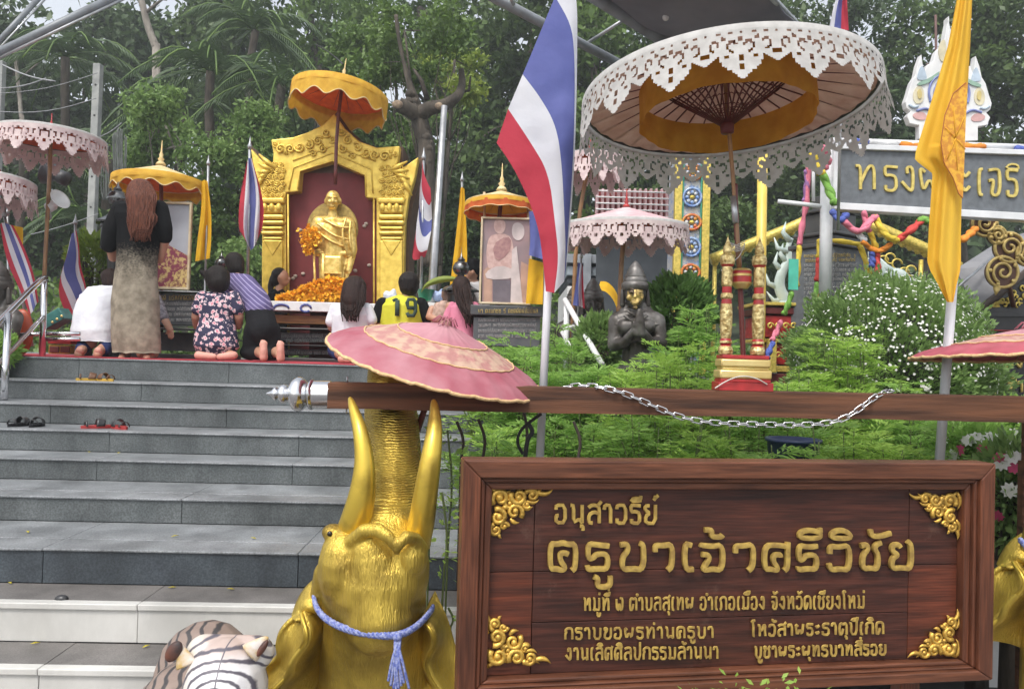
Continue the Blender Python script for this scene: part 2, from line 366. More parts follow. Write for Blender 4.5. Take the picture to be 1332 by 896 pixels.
# mid row
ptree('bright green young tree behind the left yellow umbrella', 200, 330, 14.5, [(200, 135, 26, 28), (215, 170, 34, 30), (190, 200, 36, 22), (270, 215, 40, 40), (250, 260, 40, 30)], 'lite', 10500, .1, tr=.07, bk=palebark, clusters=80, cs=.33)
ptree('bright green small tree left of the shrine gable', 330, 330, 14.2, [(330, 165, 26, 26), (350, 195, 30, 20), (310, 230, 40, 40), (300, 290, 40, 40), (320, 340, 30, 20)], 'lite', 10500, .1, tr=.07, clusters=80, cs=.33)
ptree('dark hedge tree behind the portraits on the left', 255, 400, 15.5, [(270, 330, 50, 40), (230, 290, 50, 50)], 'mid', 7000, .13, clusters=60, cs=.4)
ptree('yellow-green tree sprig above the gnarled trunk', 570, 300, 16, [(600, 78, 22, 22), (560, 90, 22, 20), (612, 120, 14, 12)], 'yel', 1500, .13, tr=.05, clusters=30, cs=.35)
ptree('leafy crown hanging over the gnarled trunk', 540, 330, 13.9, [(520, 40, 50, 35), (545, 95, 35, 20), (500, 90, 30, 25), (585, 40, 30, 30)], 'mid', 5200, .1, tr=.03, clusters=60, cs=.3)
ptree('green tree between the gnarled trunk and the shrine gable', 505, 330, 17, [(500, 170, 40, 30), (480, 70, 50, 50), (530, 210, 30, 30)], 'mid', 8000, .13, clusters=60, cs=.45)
# gnarled pruned tree
rt_ = root('gnarled_tree', 'gnarled pruned tree with knotted brown trunk right of the shrine', 'tree', at(560, 330, 13.6), group=None)
t = MB(); Y = 13.6
tr_ = smoothp([at(562, 345, Y), at(558, 260, Y), at(553, 225, Y), at(556, 190, Y), at(548, 165, Y), at(541, 140, Y), at(530, 100, Y), at(520, 60, Y), at(515, 20, Y)], 2)
rr = [(.17-.05*i/len(tr_) if i < len(tr_)*.5 else .15-.115*min(1, (i/len(tr_)-.5)*4))*(1+.22*vnoise(i*1.7, 3)) for i in range(len(tr_))]; t.tube(tr_, rr, 12)
pp = smoothp([at(545, 150, Y), at(560, 140, Y-.2), at(578, 138, Y-.3), at(596, 126, Y-.3), at(602, 110, Y), at(600, 90, Y)], 2); t.tube(pp, [.15*(1-.75*i/len(pp)) for i in range(len(pp))], 10)
pp = smoothp([at(545, 152, Y), at(532, 143, Y-.2), at(518, 136, Y-.25)], 1); t.tube(pp, [.13]*len(pp), 10)
t.tube([at(556, 130, Y), at(548, 105, Y), at(538, 90, Y)], [.05, .04, .02], 6); t.tube([at(596, 120, Y), at(610, 118, Y), at(612, 100, Y)], [.04, .03, .015], 6)
for k in range(26):
    i = random.randint(0, len(tr_)-12); t.ell(tr_[i]+Vector((random.uniform(-.1, .1), -.08, 0)), random.uniform(.05, .09), 8, 5)
gt = t.build('trunk', bark, rt_)
for (px, py, r) in ((517, 136, .1), (572, 138, .09)):
    MB().ell(at(px, py, Y-.35), (r, .05, r*.75), 10, 6).build('cut_stump', mat('cut_wood', (.32, .24, .16), (.18, .13, .09), rough=.9, scale=20, bump=.5), rt_)
# pale leaning trunks up left
for (pts, r_, lab) in (([(203, 62), (192, 35), (186, 8), (178, -20)], .11, 'pale curved bare trunk leaning before the sky gap'), ([(28, 155), (25, 120), (22, 95), (20, 60)], .06, 'thin pale trunk standing behind the left lace parasol')):
    Y = 21; P = smoothp([at(x, y, Y) for x, y in pts], 2); b = P[0]; rr_ = root('bare_tree', lab, 'tree', b, group=None); t = MB(); t.tube(P, [r_*(1-.3*i/len(P)) for i in range(len(P))], 8)
    t.tube([P[len(P)//2], P[len(P)//2]+Vector((.9, 0, .8))], [r_*.5, r_*.2], 6); t.tube([P[0]+Vector((.0, 0, .1)), Vector((P[0].x+.3, Y, gz(Y)))], [r_, r_*1.2], 8); t.build('trunk', palebark, rr_)
# palms
def palm(label, px, py, Y, nf=16, L=2.2, lm='palm'):
    c = at(px, py, Y); b = Vector((c.x+random.uniform(-.4, .4), Y, gz(Y)-.2)); r_ = root('palm_tree', label, 'palm tree', b, group='palms among the forest')
    t = MB(); limb(t, b, c, .13, .1, .03, 8); t.build('trunk', bark, r_)
    Vs = []; Fs = []; nb = 0; fr = MB()
    for k in range(nf):
        a = 2*math.pi*k/nf+random.uniform(-.2, .2); el = random.uniform(.1, 1.2); LL = L*random.uniform(.75, 1.1)
        P = []
        for i in range(19):
            s = i/18; r = LL*s*math.cos(el*.7)*(1); z = LL*(math.sin(el)*s-1.0*s*s*.9); P.append(c+Vector((math.cos(a)*r, math.sin(a)*r, z)))
        fr.tube(P[::3], [.02]*7, 4)
        for i in range(2, 19):
            tdir = (P[i]-P[i-1]).normalized(); side = tdir.cross(Vector((0, 0, 1))).normalized()
            for q in (0, .5):
                pp = P[i].lerp(P[i-1], q)
                for sg in (-1, 1):
                    ll = LL*.24*math.sin(math.pi*min(1, (i-q)/18*.9+.08))**.6; d = (side*sg*.8+tdir*.55+Vector((0, 0, -.45+random.uniform(-.2, .1)))).normalized(); wv = tdir*.014*Y/14
                    Vs += [pp-wv, pp+d*ll*.5-wv*.8, pp+d*ll, pp+d*ll*.5+wv*.8+Vector((0, 0, .02))]; nb += 4
    V = np.array([tuple(v) for v in Vs]); rawmesh('frond_leaflets', V, np.arange(len(V)).reshape(-1, 4), LM[lm], r_)
    fr.build('frond_stalks', LM['mid'], r_)
palm('large palm with drooping fronds left of the shrine, nearest the young tree', 275, 95, 17, 20, 2.4)
palm('palm high above the yellow parasol of the left portrait', 240, 145, 18.5, 18, 2.2)
palm('palm at top left beneath the crossing roof poles', 85, 75, 19, 18, 2.4)
palm('palm behind the left concrete post', 150, 190, 18, 18, 2.0)
palm('palm nearest the left flank of the shrine gable', 365, 110, 16.5, 18, 2.1)
palm('palm low at the far left behind the lace parasols', 30, 200, 17, 18, 2.2)
palm('low palm behind the red haired visitor', 120, 290, 15.5, 16, 1.8)
palm('palm showing above the palm fronds left of the shrine umbrella', 330, 40, 19, 18, 2.2)
# understorey: far-off wood that reads as one mass
n = 26000; P = np.empty((n, 3)); P[:, 0] = RNG.uniform(-30, 30, n); yy = RNG.uniform(29, 40, n); P[:, 1] = yy; hgt = 6.5+2.0*np.sin(P[:, 0]*.55)+1.2*np.sin(P[:, 0]*1.7+1)
gap = np.exp(-((P[:, 0]+14.2)/1.6)**2)*2.5; P[:, 2] = 1.3+(yy-14)*.16+RNG.uniform(-.5, 1, n)*(hgt-gap)
V, F = leaves(P, .8, .6, .4); rawmesh('distant_forest', V, F, LM['deep'])['kind'] = 'stuff'
# shrubs along the back of the platform
n = 9000; P = np.empty((n, 3)); P[:, 0] = RNG.uniform(-9.5, 9, n); P[:, 1] = RNG.uniform(13, 14.2, n); P[:, 2] = 1.4+RNG.uniform(0, 1, n)**1.2*(1.0+.5*np.sin(P[:, 0]*1.3))
V, F = leaves(P, .17, .5, .5); tag(rawmesh('undergrowth', V, F, LM['mid']), 'dark green undergrowth at the foot of the wooded slope', 'undergrowth', None, 'stuff')
# ---------------- materials ----------------
def woodm(name, c, c2, rough=.33, coat=.25, st=(1.2, 1, 14)):
    return mat(name, c, c2, rough=rough, scale=3, bump=.25, bscale=14, dist=.002, stretch=st, coat=coat*.5, spec=.3, detail=8, contrast=(.3, .7))
wood_dark = woodm('dark_varnished_wood', (.085, .026, .016), (.028, .011, .008))
wood_red = woodm('red_varnished_wood', (.135, .035, .017), (.04, .014, .009))
wood_frame = woodm('frame_wood', (.155, .056, .028), (.065, .024, .013), .36)
wood_framev = woodm('frame_wood_upright', (.14, .046, .022), (.062, .022, .012), .36, .25, (14, 1, 1.2))
for g_ in (wood_dark, wood_red, wood_frame, wood_framev):   # fine pores and pale scuffs along the grain
    n = g_.node_tree.nodes; l = g_.node_tree.links; b = n['Principled BSDF']; src = b.inputs['Base Color'].links[0].from_socket
    tc = n.new('ShaderNodeTexCoord'); mp = n.new('ShaderNodeMapping'); v_ = g_ is wood_framev; mp.inputs['Scale'].default_value = (220, 60, 9) if v_ else (9, 60, 220); l.new(tc.outputs['Object'], mp.inputs[0])
    nz = n.new('ShaderNodeTexNoise'); nz.inputs['Scale'].default_value = 1; nz.inputs['Detail'].default_value = 4; l.new(mp.outputs[0], nz.inputs[0]); mr = n.new('ShaderNodeMapRange'); mr.inputs[1].default_value = .3; mr.inputs[2].default_value = .75; mr.inputs[3].default_value = .65; mr.inputs[4].default_value = 1.45; l.new(nz.outputs[0], mr.inputs[0])
    mm = n.new('ShaderNodeVectorMath'); mm.operation = 'SCALE'; l.new(src, mm.inputs[0]); l.new(mr.outputs[0], mm.inputs[3])
    n2 = n.new('ShaderNodeTexNoise'); n2.inputs['Scale'].default_value = 5; n2.inputs['Detail'].default_value = 10; n2.inputs['Roughness'].default_value = .75; l.new(tc.outputs['Object'], n2.inputs[0]); m2 = n.new('ShaderNodeMapRange'); m2.inputs[1].default_value = .6; m2.inputs[2].default_value = .78; m2.inputs[4].default_value = .4; l.new(n2.outputs[0], m2.inputs[0])
    mx = n.new('ShaderNodeMix'); mx.data_type = 'RGBA'; l.new(m2.outputs[0], mx.inputs[0]); l.new(mm.outputs[0], mx.inputs[6]); mx.inputs[7].default_value = (.22, .15, .11, 1); l.new(mx.outputs[2], b.inputs['Base Color'])
    m3 = n.new('ShaderNodeMapRange'); m3.inputs[3].default_value = .28; m3.inputs[4].default_value = .62; l.new(n2.outputs[0], m3.inputs[0]); l.new(m3.outputs[0], b.inputs['Roughness'])
gold_letter = mat('gold_letter_paint', (.5, .34, .08), (.3, .19, .05), rough=.5, metal=.25, scale=60, bump=.25, bscale=180, dist=.001)
gold_orn = mat('gold_ornament', (.75, .47, .09), (.42, .25, .05), rough=.38, metal=.6, scale=40, bump=.2)
gold = mat('gold_paint', (.8, .64, .28), (.6, .42, .14), rough=.33, metal=.6, scale=9, bump=.12, bscale=40, dist=.003)
gold_yel = mat('yellow_gold_paint', (.86, .63, .12), (.62, .42, .06), rough=.42, metal=.35, scale=12, bump=.2, bscale=50, dist=.004)
redp = mat('red_paint', (.45, .03, .03), (.3, .02, .02), rough=.4, scale=20)
steel = mat('polished_steel', (.75, .75, .76), (.6, .6, .62), rough=.16, metal=1, scale=6)
galv = mat('galvanised_steel', (.5, .51, .52), (.36, .37, .38), rough=.4, metal=.8, scale=12)
white = mat('white_paint', (.78, .78, .77), (.66, .66, .65), rough=.45, scale=10)
black = mat('black_paint', (.02, .02, .022), (.035, .035, .037), rough=.35, scale=10)
darkred = mat('maroon_paint', (.13, .02, .018), (.09, .014, .014), rough=.5, scale=8)
# ---------------- stroke lettering ----------------
G = {
 'ก': (.8, [[(.12, 0), (.12, .5), (.24, .66), (.08, .78), (.3, 1), (.55, 1), (.7, .85), (.7, 0)]]),
 'ข': (.75, [[(.3, .72), (.12, .8), (.12, 1), (.32, .95), (.34, .75), (.15, .5), (.15, 0), (.65, 0), (.65, 1)]]),
 'ค': (.82, [[(.7, 0), (.7, .85), (.55, 1), (.25, 1), (.1, .85), (.1, 0), (.35, 0), (.3, .4), (.3, .6), (.48, .62)]]),
 'ง': (.65, [[(.28, .72), (.25, .98), (.5, .98), (.5, .1), (.4, 0), (.05, .4)]]),
 'จ': (.75, [[(.08, .55), (.3, .6), (.3, .4), (.2, 0), (.6, 0), (.6, .9), (.45, 1), (.08, .95)]]),
 'ช': (.78, [[(.28, .75), (.1, .82), (.12, 1), (.32, .95), (.15, .5), (.15, 0), (.62, 0), (.62, .7), (.5, .78), (.72, 1.05)]]),
 'ญ': (1.0, [[(.1, 0), (.1, .85), (.25, 1), (.4, .9), (.4, 0), (.5, 0), (.85, 0), (.85, 1)], [(.4, -.2), (.6, -.15), (.85, -.2)]]),
 'ด': (.8, [[(.7, 0), (.7, .85), (.55, 1), (.25, 1), (.1, .85), (.1, 0), (.3, 0), (.42, .5)]]),
 'ต': (.82, [[(.72, 0), (.72, .85), (.58, 1), (.42, .85), (.26, 1), (.1, .85), (.1, 0), (.3, 0), (.42, .5)]]),
 'ท': (.85, [[(.05, .98), (.22, 1), (.22, 0)], [(.22, .25), (.5, 1), (.7, .95), (.7, 0)]]),
 'ธ': (.72, [[(.65, .95), (.3, 1), (.1, .85), (.15, .6), (.6, .6), (.62, 0), (.1, 0), (.1, .3)]]),
 'น': (.82, [[(.05, .98), (.22, .98), (.22, 0), (.5, .22), (.68, 0)], [(.68, .0), (.68, 1)]]),
 'บ': (.8, [[(.05, .98), (.22, .98), (.18, 0), (.68, 0), (.68, 1)]]),
 'ป': (.8, [[(.05, .98), (.22, .98), (.18, 0), (.68, 0), (.68, 1.45)]]),
 'พ': (.9, [[(.28, .8), (.1, .98), (.12, .6), (.22, 0), (.45, .6), (.65, 0), (.75, 1)]]),
 'ภ': (.8, [[(.05, 0), (.2, .05), (.2, .6), (.08, .78), (.3, 1), (.55, 1), (.7, .85), (.7, 0)]]),
 'ม': (.82, [[(.05, .98), (.22, .98), (.22, .1), (.08, 0), (.4, .1), (.68, 0), (.68, 1)]]),
 'ย': (.78, [[(.32, .95), (.1, .95), (.1, .7), (.35, .55), (.12, .4), (.12, 0), (.65, 0), (.65, 1)]]),
 'ร': (.66, [[(.6, .95), (.3, .98), (.08, .98), (.1, .6), (.3, .65), (.55, .55), (.55, 0), (.12, 0), (.12, .22)]]),
 'ล': (.78, [[(.1, .9), (.3, 1), (.6, 1), (.68, .85), (.68, 0)], [(.68, .5), (.4, .62), (.12, .45), (.12, 0), (.32, 0)]]),
 'ว': (.68, [[(.1, .78), (.12, .98), (.58, .98), (.58, 0), (.1, 0), (.12, .25)]]),
 'ศ': (.82, [[(.68, 0), (.66, .95), (.78, 1.15)], [(.66, .85), (.5, 1), (.1, .95), (.1, 0), (.35, 0), (.3, .5), (.45, .5)]]),
 'ส': (.78, [[(.1, .85), (.3, 1), (.6, .95), (.68, .8), (.68, 0)], [(.68, .5), (.4, .62), (.12, .45), (.12, 0), (.32, 0)], [(.6, .95), (.8, 1.2)]]),
 'ห': (.85, [[(.05, .98), (.22, .98), (.22, 0)], [(.22, .45), (.45, .55), (.5, .95), (.7, .98), (.65, .6), (.7, 0)]]),
 'อ': (.75, [[(.12, .75), (.12, .98), (.6, .98), (.62, 0), (.12, 0), (.12, .4), (.25, .4)]]),
 'ะ': (.5, [[(.1, .8), (.2, .65), (.4, .85)], [(.1, .25), (.2, .1), (.4, .3)]]),
 'า': (.55, [[(.08, .75), (.1, .98), (.42, .98), (.42, 0)]]),
 'ำ': (.55, [[(.08, .75), (.1, .98), (.42, .98), (.42, 0)], [(-.2, 1.2), (-.08, 1.3), (-.05, 1.18), (-.2, 1.2)]]),
 'เ': (.4, [[(.32, .98), (.15, .98), (.15, 0), (.32, 0)]]),
 'ใ': (.45, [[(.3, .0), (.2, 0), (.2, 1.1), (.05, 1.3), (.2, 1.45), (.35, 1.3)]]),
 'ไ': (.45, [[(.3, .0), (.2, 0), (.2, 1.2), (.02, 1.4), (.35, 1.42)]]),
 '๒': (.85, [[(.1, .9), (.15, .1), (.35, 0), (.35, .5), (.45, .5), (.5, .0), (.7, .1), (.75, .95), (.45, .98)]]),
 '1': (.5, [[(.05, .8), (.3, 1), (.3, 0)]]),
}
MK = {'ิ': [[(-.62, 1.2), (-.45, 1.38), (-.2, 1.36), (-.08, 1.2), (-.62, 1.2)]], 'ี': [[(-.62, 1.2), (-.45, 1.36), (-.08, 1.34), (-.08, 1.2), (-.62, 1.2)], [(-.08, 1.3), (-.06, 1.5)]],
      'ื': [[(-.62, 1.2), (-.45, 1.36), (-.08, 1.34), (-.08, 1.2), (-.62, 1.2)], [(-.05, 1.25), (-.02, 1.5)], [(-.22, 1.3), (-.2, 1.5)]], 'ุ': [[(-.28, -.18), (-.12, -.18), (-.12, -.42)]],
      'ู': [[(-.45, -.18), (-.32, -.2), (-.35, -.45), (-.08, -.45), (-.08, -.18)]], '่': [[(-.15, 1.25), (-.13, 1.45)]], '้': [[(-.4, 1.42), (-.25, 1.42), (-.25, 1.26), (-.05, 1.28), (.0, 1.4)]],
      '์': [[(-.25, 1.25), (-.15, 1.4), (-.25, 1.42)], [(-.2, 1.35), (.0, 1.52)]], 'ั': [[(-.5, 1.42), (-.45, 1.24), (-.3, 1.26), (-.05, 1.4)]]}
def lay(text):
    x = 0; out = []; up_ = False
    for ch in text:
        if ch == ' ': x += .45; continue
        if ch in MK:
            dy = .32 if (ch in '่้' and up_) else 0
            out.append(('vowel_mark', [[(x-.08+a, b+dy) for a, b in st] for st in MK[ch]]))
            if ch in 'ิีืั': up_ = True
        else:
            wd, st = G[ch]; out.append(('letter', [[(x+a, b) for a, b in s_] for s_ in st])); x += wd+.1; up_ = False
    return x, out
def strokes(parent, name, sts, r, y, m, depth=.7, sm=1, seg=6):
    mb = MB()
    for st in sts:
        cl = len(st) > 2 and st[0] == st[-1]; P = [(a, y, b) for a, b in st]
        P = smoothp(P[:-1] if cl else P, sm, cl)
        mb.tube(P, r, seg, closed=cl, fdir=(0, 1, 0), flat=depth, sq=.55)
    return mb.build(name, m, parent, local=True, autos=40)
def textline(fl, parent, text, x0, x1, yt0, yb0, yt1, yb1, rpx, m, y=-.004, sm=1, one=None):
    W, items = lay(text); pxm = fl.uv(x0+100, yt0)[0]-fl.uv(x0, yt0)[0]; pxm /= 100; allst = []
    for nm, sts in items:
        S = []
        for st in sts:
            q = []
            for a, b in st:
                t = a/(W-.1); px = x0+(x1-x0)*t; yt = yt0+(yt1-yt0)*t; yb = yb0+(yb1-yb0)*t
                q.append(fl.uv(px, yb+(yt-yb)*b))
            S.append(q)
        if one: allst += S
        else: strokes(parent, nm, S, rpx*pxm, y, m, sm=sm)
    if one: return strokes(parent, one, allst, rpx*pxm, y, m, sm=0, seg=4, depth=.4)

# ---------------- the big wooden sign ----------------
# yaw from the left and right edge heights (left edge nearer)
fs = Flat(941, 745, 2.1, math.atan2(.235, 1.42))
sg = fs.root('wooden_sign', 'large framed brown wooden sign with raised gold lettering in front of the garden', 'sign')
c_ = [fs.uv(*p) for p in ((597, 593), (1290, 602), (1285, 881), (590, 900))]
x0, x1 = (c_[0][0]+c_[3][0])/2+.006, (c_[1][0]+c_[2][0])/2-.024; z1, z0 = (c_[0][1]+c_[1][1])/2, (c_[2][1]+c_[3][1])/2
def bar(name, out, y0, y1, m, bev=.004): MB().ext(out, y0, y1).build(name, m, sg, local=True, smooth=False, bevel=bev)
fwid = .052; iw = .024
def framering(w0, w1, y0, y1, nm):
    a0, b0, c0, d0 = x0+w0, x1-w0, z0+w0*.62, z1-w0; a1, b1, c1, d1 = x0+w1, x1-w1, z0+w1*.62, z1-w1
    bar(nm, [(a0, d0), (b0, d0), (b1, d1), (a1, d1)], y0, y1, wood_frame); bar(nm, [(a0, c0), (b0, c0), (b1, c1), (a1, c1)], y0, y1, wood_frame)
    bar(nm, [(a0, c0), (a1, c1), (a1, d1), (a0, d0)], y0, y1, wood_framev); bar(nm, [(b0, c0), (b1, c1), (b1, d1), (b0, d0)], y0, y1, wood_framev)
framering(0, .046, -.045, .03, 'frame_rail'); framering(.0465, .058, -.033, .025, 'frame_moulding'); framering(.0585, .078, -.022, .02, 'inner_frame_rail')
ix0, ix1, iz0, iz1 = x0+.0785, x1-.0785, z0+.0785*.62, z1-.0785
seam = fs.uv(900, 740)[1]; va = fs.uv(694, 740)[0]; vb = fs.uv(1183, 740)[0]
for (a, b) in ((ix0, va), (va, vb), (vb, ix1)):
    mid = a > ix0+.01 and b < ix1-.01
    rows = [iz0, seam, iz1] if not mid else [iz0, (iz0+seam)/2, seam, iz1]
    for k in range(len(rows)-1):
        mb = MB(); mb.box(((a+b)/2, .012+random.uniform(-.0008, .0008), (rows[k]+rows[k+1])/2), (b-a-.002, .016, rows[k+1]-rows[k]-.0016))
        mb.build('plank', wood_red if (k == 0 and not mid) else wood_dark, sg, local=True, smooth=False, bevel=.0012)
MB().box(((ix0+ix1)/2, .024, (iz0+iz1)/2), (ix1-ix0, .006, iz1-iz0)).build('backing_board', wood_dark, sg, local=True, smooth=False)
for xx in (x0+.2, x1-.2):
    top_ = z1-.05; bot = -fs.o.z; MB().box((xx, .056, (top_+bot)/2), (.06, .05, top_-bot)).build('leg', wood_framev, sg, local=True, smooth=False, bevel=.004)
# title, traced stroke by stroke
def T1(px): return [[(690+a/4.933, 650+b/4.933) for a, b in s_] for s_ in px]
def T2(px): return [[(940+a/4.933, 650+b/4.933) for a, b in s_] for s_ in px]
title = [T1([[(262, 450), (285, 430), (288, 278), (240, 283), (205, 270), (165, 282), (125, 275), (123, 440), (160, 436), (200, 447), (222, 430), (190, 390), (185, 340), (215, 335), (240, 345)]]),
 T1([[(500, 292), (430, 285), (366, 276), (366, 375), (400, 368), (420, 342), (492, 342), (492, 440), (430, 436), (366, 444), (362, 418)]]),
 T1([[(405, 488), (432, 500), (422, 545), (460, 556), (510, 545), (508, 485)]]),
 T1([[(572, 285), (618, 278), (622, 322), (585, 365), (585, 443), (650, 437), (722, 443), (722, 285), (698, 275)]]),
 T1([[(795, 328), (795, 287), (850, 290), (905, 280), (905, 420), (875, 448)]]),
 T1([[(1028, 288), (985, 275), (985, 445), (1040, 440)]]),
 T1([[(1090, 298), (1092, 286), (1160, 295), (1228, 283), (1228, 447), (1160, 438), (1100, 448), (1115, 415), (1142, 375), (1135, 348), (1093, 345)]]),
 T1([[(1112, 190), (1162, 188), (1150, 232), (1215, 236), (1228, 220)]]),
 T2([[(76, 335), (78, 290), (130, 292), (190, 280), (190, 420), (158, 450)]]),
 T2([[(388, 450), (410, 430), (410, 295), (412, 268)], [(408, 296), (340, 285), (262, 290), (262, 442), (300, 438), (345, 448), (340, 420), (318, 395), (318, 350), (362, 345), (364, 362)]]),
 T2([[(600, 292), (540, 300), (482, 285), (482, 385), (510, 375), (525, 350), (595, 348), (595, 442), (540, 436), (480, 446), (480, 425)]]),
 T2([[(490, 242), (486, 208), (530, 190), (580, 195), (618, 205), (616, 243), (490, 242)], [(618, 205), (616, 178)]]),
 T2([[(680, 340), (682, 292), (740, 300), (805, 283), (805, 447), (745, 437), (684, 446), (676, 405)]]),
 T2([[(693, 242), (690, 210), (740, 188), (795, 202), (820, 243), (693, 242)]]),
 T2([[(878, 292), (915, 280), (925, 312), (890, 350), (888, 438), (940, 432), (985, 440), (990, 350), (965, 312), (975, 282), (1008, 270)]]),
 T2([[(940, 188), (945, 228), (1000, 232), (1070, 210)]]),
 T2([[(1130, 300), (1118, 280), (1080, 287), (1078, 325), (1118, 348), (1078, 372), (1075, 438), (1140, 430), (1200, 440), (1202, 290), (1180, 262)]])]
marks = {2, 7, 11, 13, 15}
for i, L in enumerate(title):
    pxm = .00206*1.02; strokes(sg, 'vowel_mark' if i in marks else 'letter', [[fs.uv(a, b) for a, b in s_] for s_ in L], 3.6*pxm, -.004, gold_letter, .95, 2, 8)
textline(fs, sg, 'อนุสาวรีย์', 720, 855, 656, 679, 656, 680, 2.5, gold_letter)
textline(fs, sg, 'หมู่ที่ ๒ ตำบลสุเทพ อำเภอเมือง จังหวัดเชียงใหม่', 758, 1124, 777, 793, 774, 790, 1.55, gold_letter)
textline(fs, sg, 'กราบขอพรท่านครูบา', 733, 928, 816, 830, 814, 828, 1.6, gold_letter)
textline(fs, sg, 'ไหว้สาพระธาตุปีเกิด', 976, 1149, 812, 826, 808, 823, 1.6, gold_letter)
textline(fs, sg, 'งานเลิศศิลปกรรมล้านนา', 735, 934, 842, 857, 840, 855, 1.6, gold_letter)
textline(fs, sg, 'บูชาพระพุทธบาทสี่รอย', 980, 1152, 840, 854, 837, 850, 1.6, gold_letter)
# corner scroll ornaments
def scroll(mb, c, r, a0, turns, w, sgx, sgz, mir=1, y=-.004):
    P = []; rs = []; n = 16
    for i in range(n+1):
        t = i/n; q = a0+mir*turns*2*math.pi*t; rr = r*(1-.82*t)
        P.append((sgx*(c[0]+rr*math.cos(q)), y, sgz*(c[1]+rr*math.sin(q)))); rs.append(w*(1.1-.55*t))
    mb.tube(P, rs, 6, fdir=(0, 1, 0), flat=1.1); e = P[-1]; mb.ell(e, (w*1.3, w*1.2, w*1.3), 8, 5)
def leafy(mb, a, b, w, sgx, sgz, y=-.004, curl=.25):
    n = 7; P = []; rs = []; dx, dz = b[0]-a[0], b[1]-a[1]
    for i in range(n+1):
        t = i/n; o = curl*math.sin(math.pi*t*.9); P.append((sgx*(a[0]+dx*t-dz*o), y, sgz*(a[1]+dz*t+dx*o))); rs.append(max(w*math.sin(math.pi*min(1, .15+t*.85)), w*.08))
    mb.tube(P, rs, 6, fdir=(0, 1, 0), flat=.8)
def corner(mb, sx, sz, s):
    u = s/80
    for (c, r, a, tn, w, mi) in (((17, 17), 12, 2.5, 1.2, 4.2, 1), ((40, 14), 11, 3.6, 1.3, 3.8, -1), ((14, 40), 11, -2.0, 1.3, 3.8, 1), ((35, 34), 11, .7, 1.25, 3.4, -1), ((57, 13), 9, 3.4, 1.2, 3.0, 1), ((12, 56), 8, -1.9, 1.2, 3.0, -1), ((28, 22), 7, 1, 1, 2.6, 1), ((22, 52), 6, 0, 1, 2.4, -1), ((50, 24), 6, .5, 1, 2.4, 1)):
        scroll(mb, (c[0]*u, c[1]*u), r*u, a, tn, w*u, sx, sz, mi)
    for (a, b, w) in (((60, 8), (84, 3), 3.6), ((7, 58), (3, 76), 3.4), ((48, 5), (70, 3), 3), ((4, 45), (3, 66), 3), ((3, 3), (30, 5), 4), ((3, 3), (5, 30), 4), ((30, 42), (42, 46), 3), ((44, 28), (58, 26), 2.6), ((26, 30), (18, 30), 4), ((50, 20), (66, 17), 2.6), ((16, 60), (20, 66), 2.4)):
        leafy(mb, (a[0]*u, a[1]*u), (b[0]*u, b[1]*u), w*u, sx, sz)
for (px, py, sx, sz, s) in ((634, 630, 1, -1, .165), (1246, 637, -1, -1, .15), (630, 870, 1, 1, .165), (1244, 856, -1, 1, .15)):
    mb = MB(); corner(mb, sx, sz, s); ox, oz = fs.uv(px, py); mb.v = [(x+ox, y+.0, z+oz) for x, y, z in mb.v]
    mb.build('corner_ornament', gold_orn, sg, local=True)
# ---------------- beam ----------------
beamw = mat('beam_wood', (.15, .066, .036), (.05, .026, .018), rough=.7, spec=.2, scale=2.2, bump=.45, bscale=9, dist=.004, stretch=(1, 6, 16), detail=9)
A = at(430, 513.5, 2.6); B = at(1400, 533, 2.6); bd = (B-A).normalized(); L = (B-A).length
bm_root = root('wooden_beam', 'long brown timber beam with a turned silver end cap resting on the gold elephants', 'beam', A)
ang = math.asin(bd.z); MR = Matrix.Rotation(-ang, 4, 'Y')
mb = MB(); n = 40
def bf(u, v):
    k = [(-.045, -.043), (.045, -.043), (.045, .043), (-.045, .043)]
    q = v*4; i = int(q) % 4; f = q-int(q); y = k[i][0]*(1-f)+k[(i+1) % 4][0]*f; z = k[i][1]*(1-f)+k[(i+1) % 4][1]*f
    x = u*L; z += .0016*vnoise(x*6, y*30)+.001*vnoise(x*25, z*9); y += .0015*vnoise(x*5, 7+z*20); return A + MR @ Vector((x, y, z))
mb.grid(bf, 90, 4); mb.f.append((0, 91, 182, 273)); mb.m.append(0)
mb.build('timber', beamw, bm_root, smooth=False, bevel=.004)
MZ = Matrix.Rotation(R(-90), 4, 'Y')
prof = [(.0, -.002), (.044, 0), (.044, .062), (.047, .064), (.05, .07), (.047, .078), (.036, .082), (.033, .088), (.045, .096), (.054, .11), (.056, .122), (.05, .138), (.036, .15), (.024, .156), (.022, .16), (.028, .166), (.031, .176), (.028, .187), (.018, .194), (.016, .198), (.022, .203), (.022, .21), (.012, .22), (.005, .235), (.001, .242)]
mb = MB(); mb.lathe([(a*1.06, b*.9) for a, b in prof], A, 28, MR @ MZ); mb.build('end_cap', steel, bm_root, autos=50)
for zz in (.05, -.05): MB().tube([A+MR @ Vector((.055-.12*0, -.0, zz*.8)), A+MR @ Vector((.055, 0, zz*1.25))], .003, 6).build('nail', galv, bm_root)
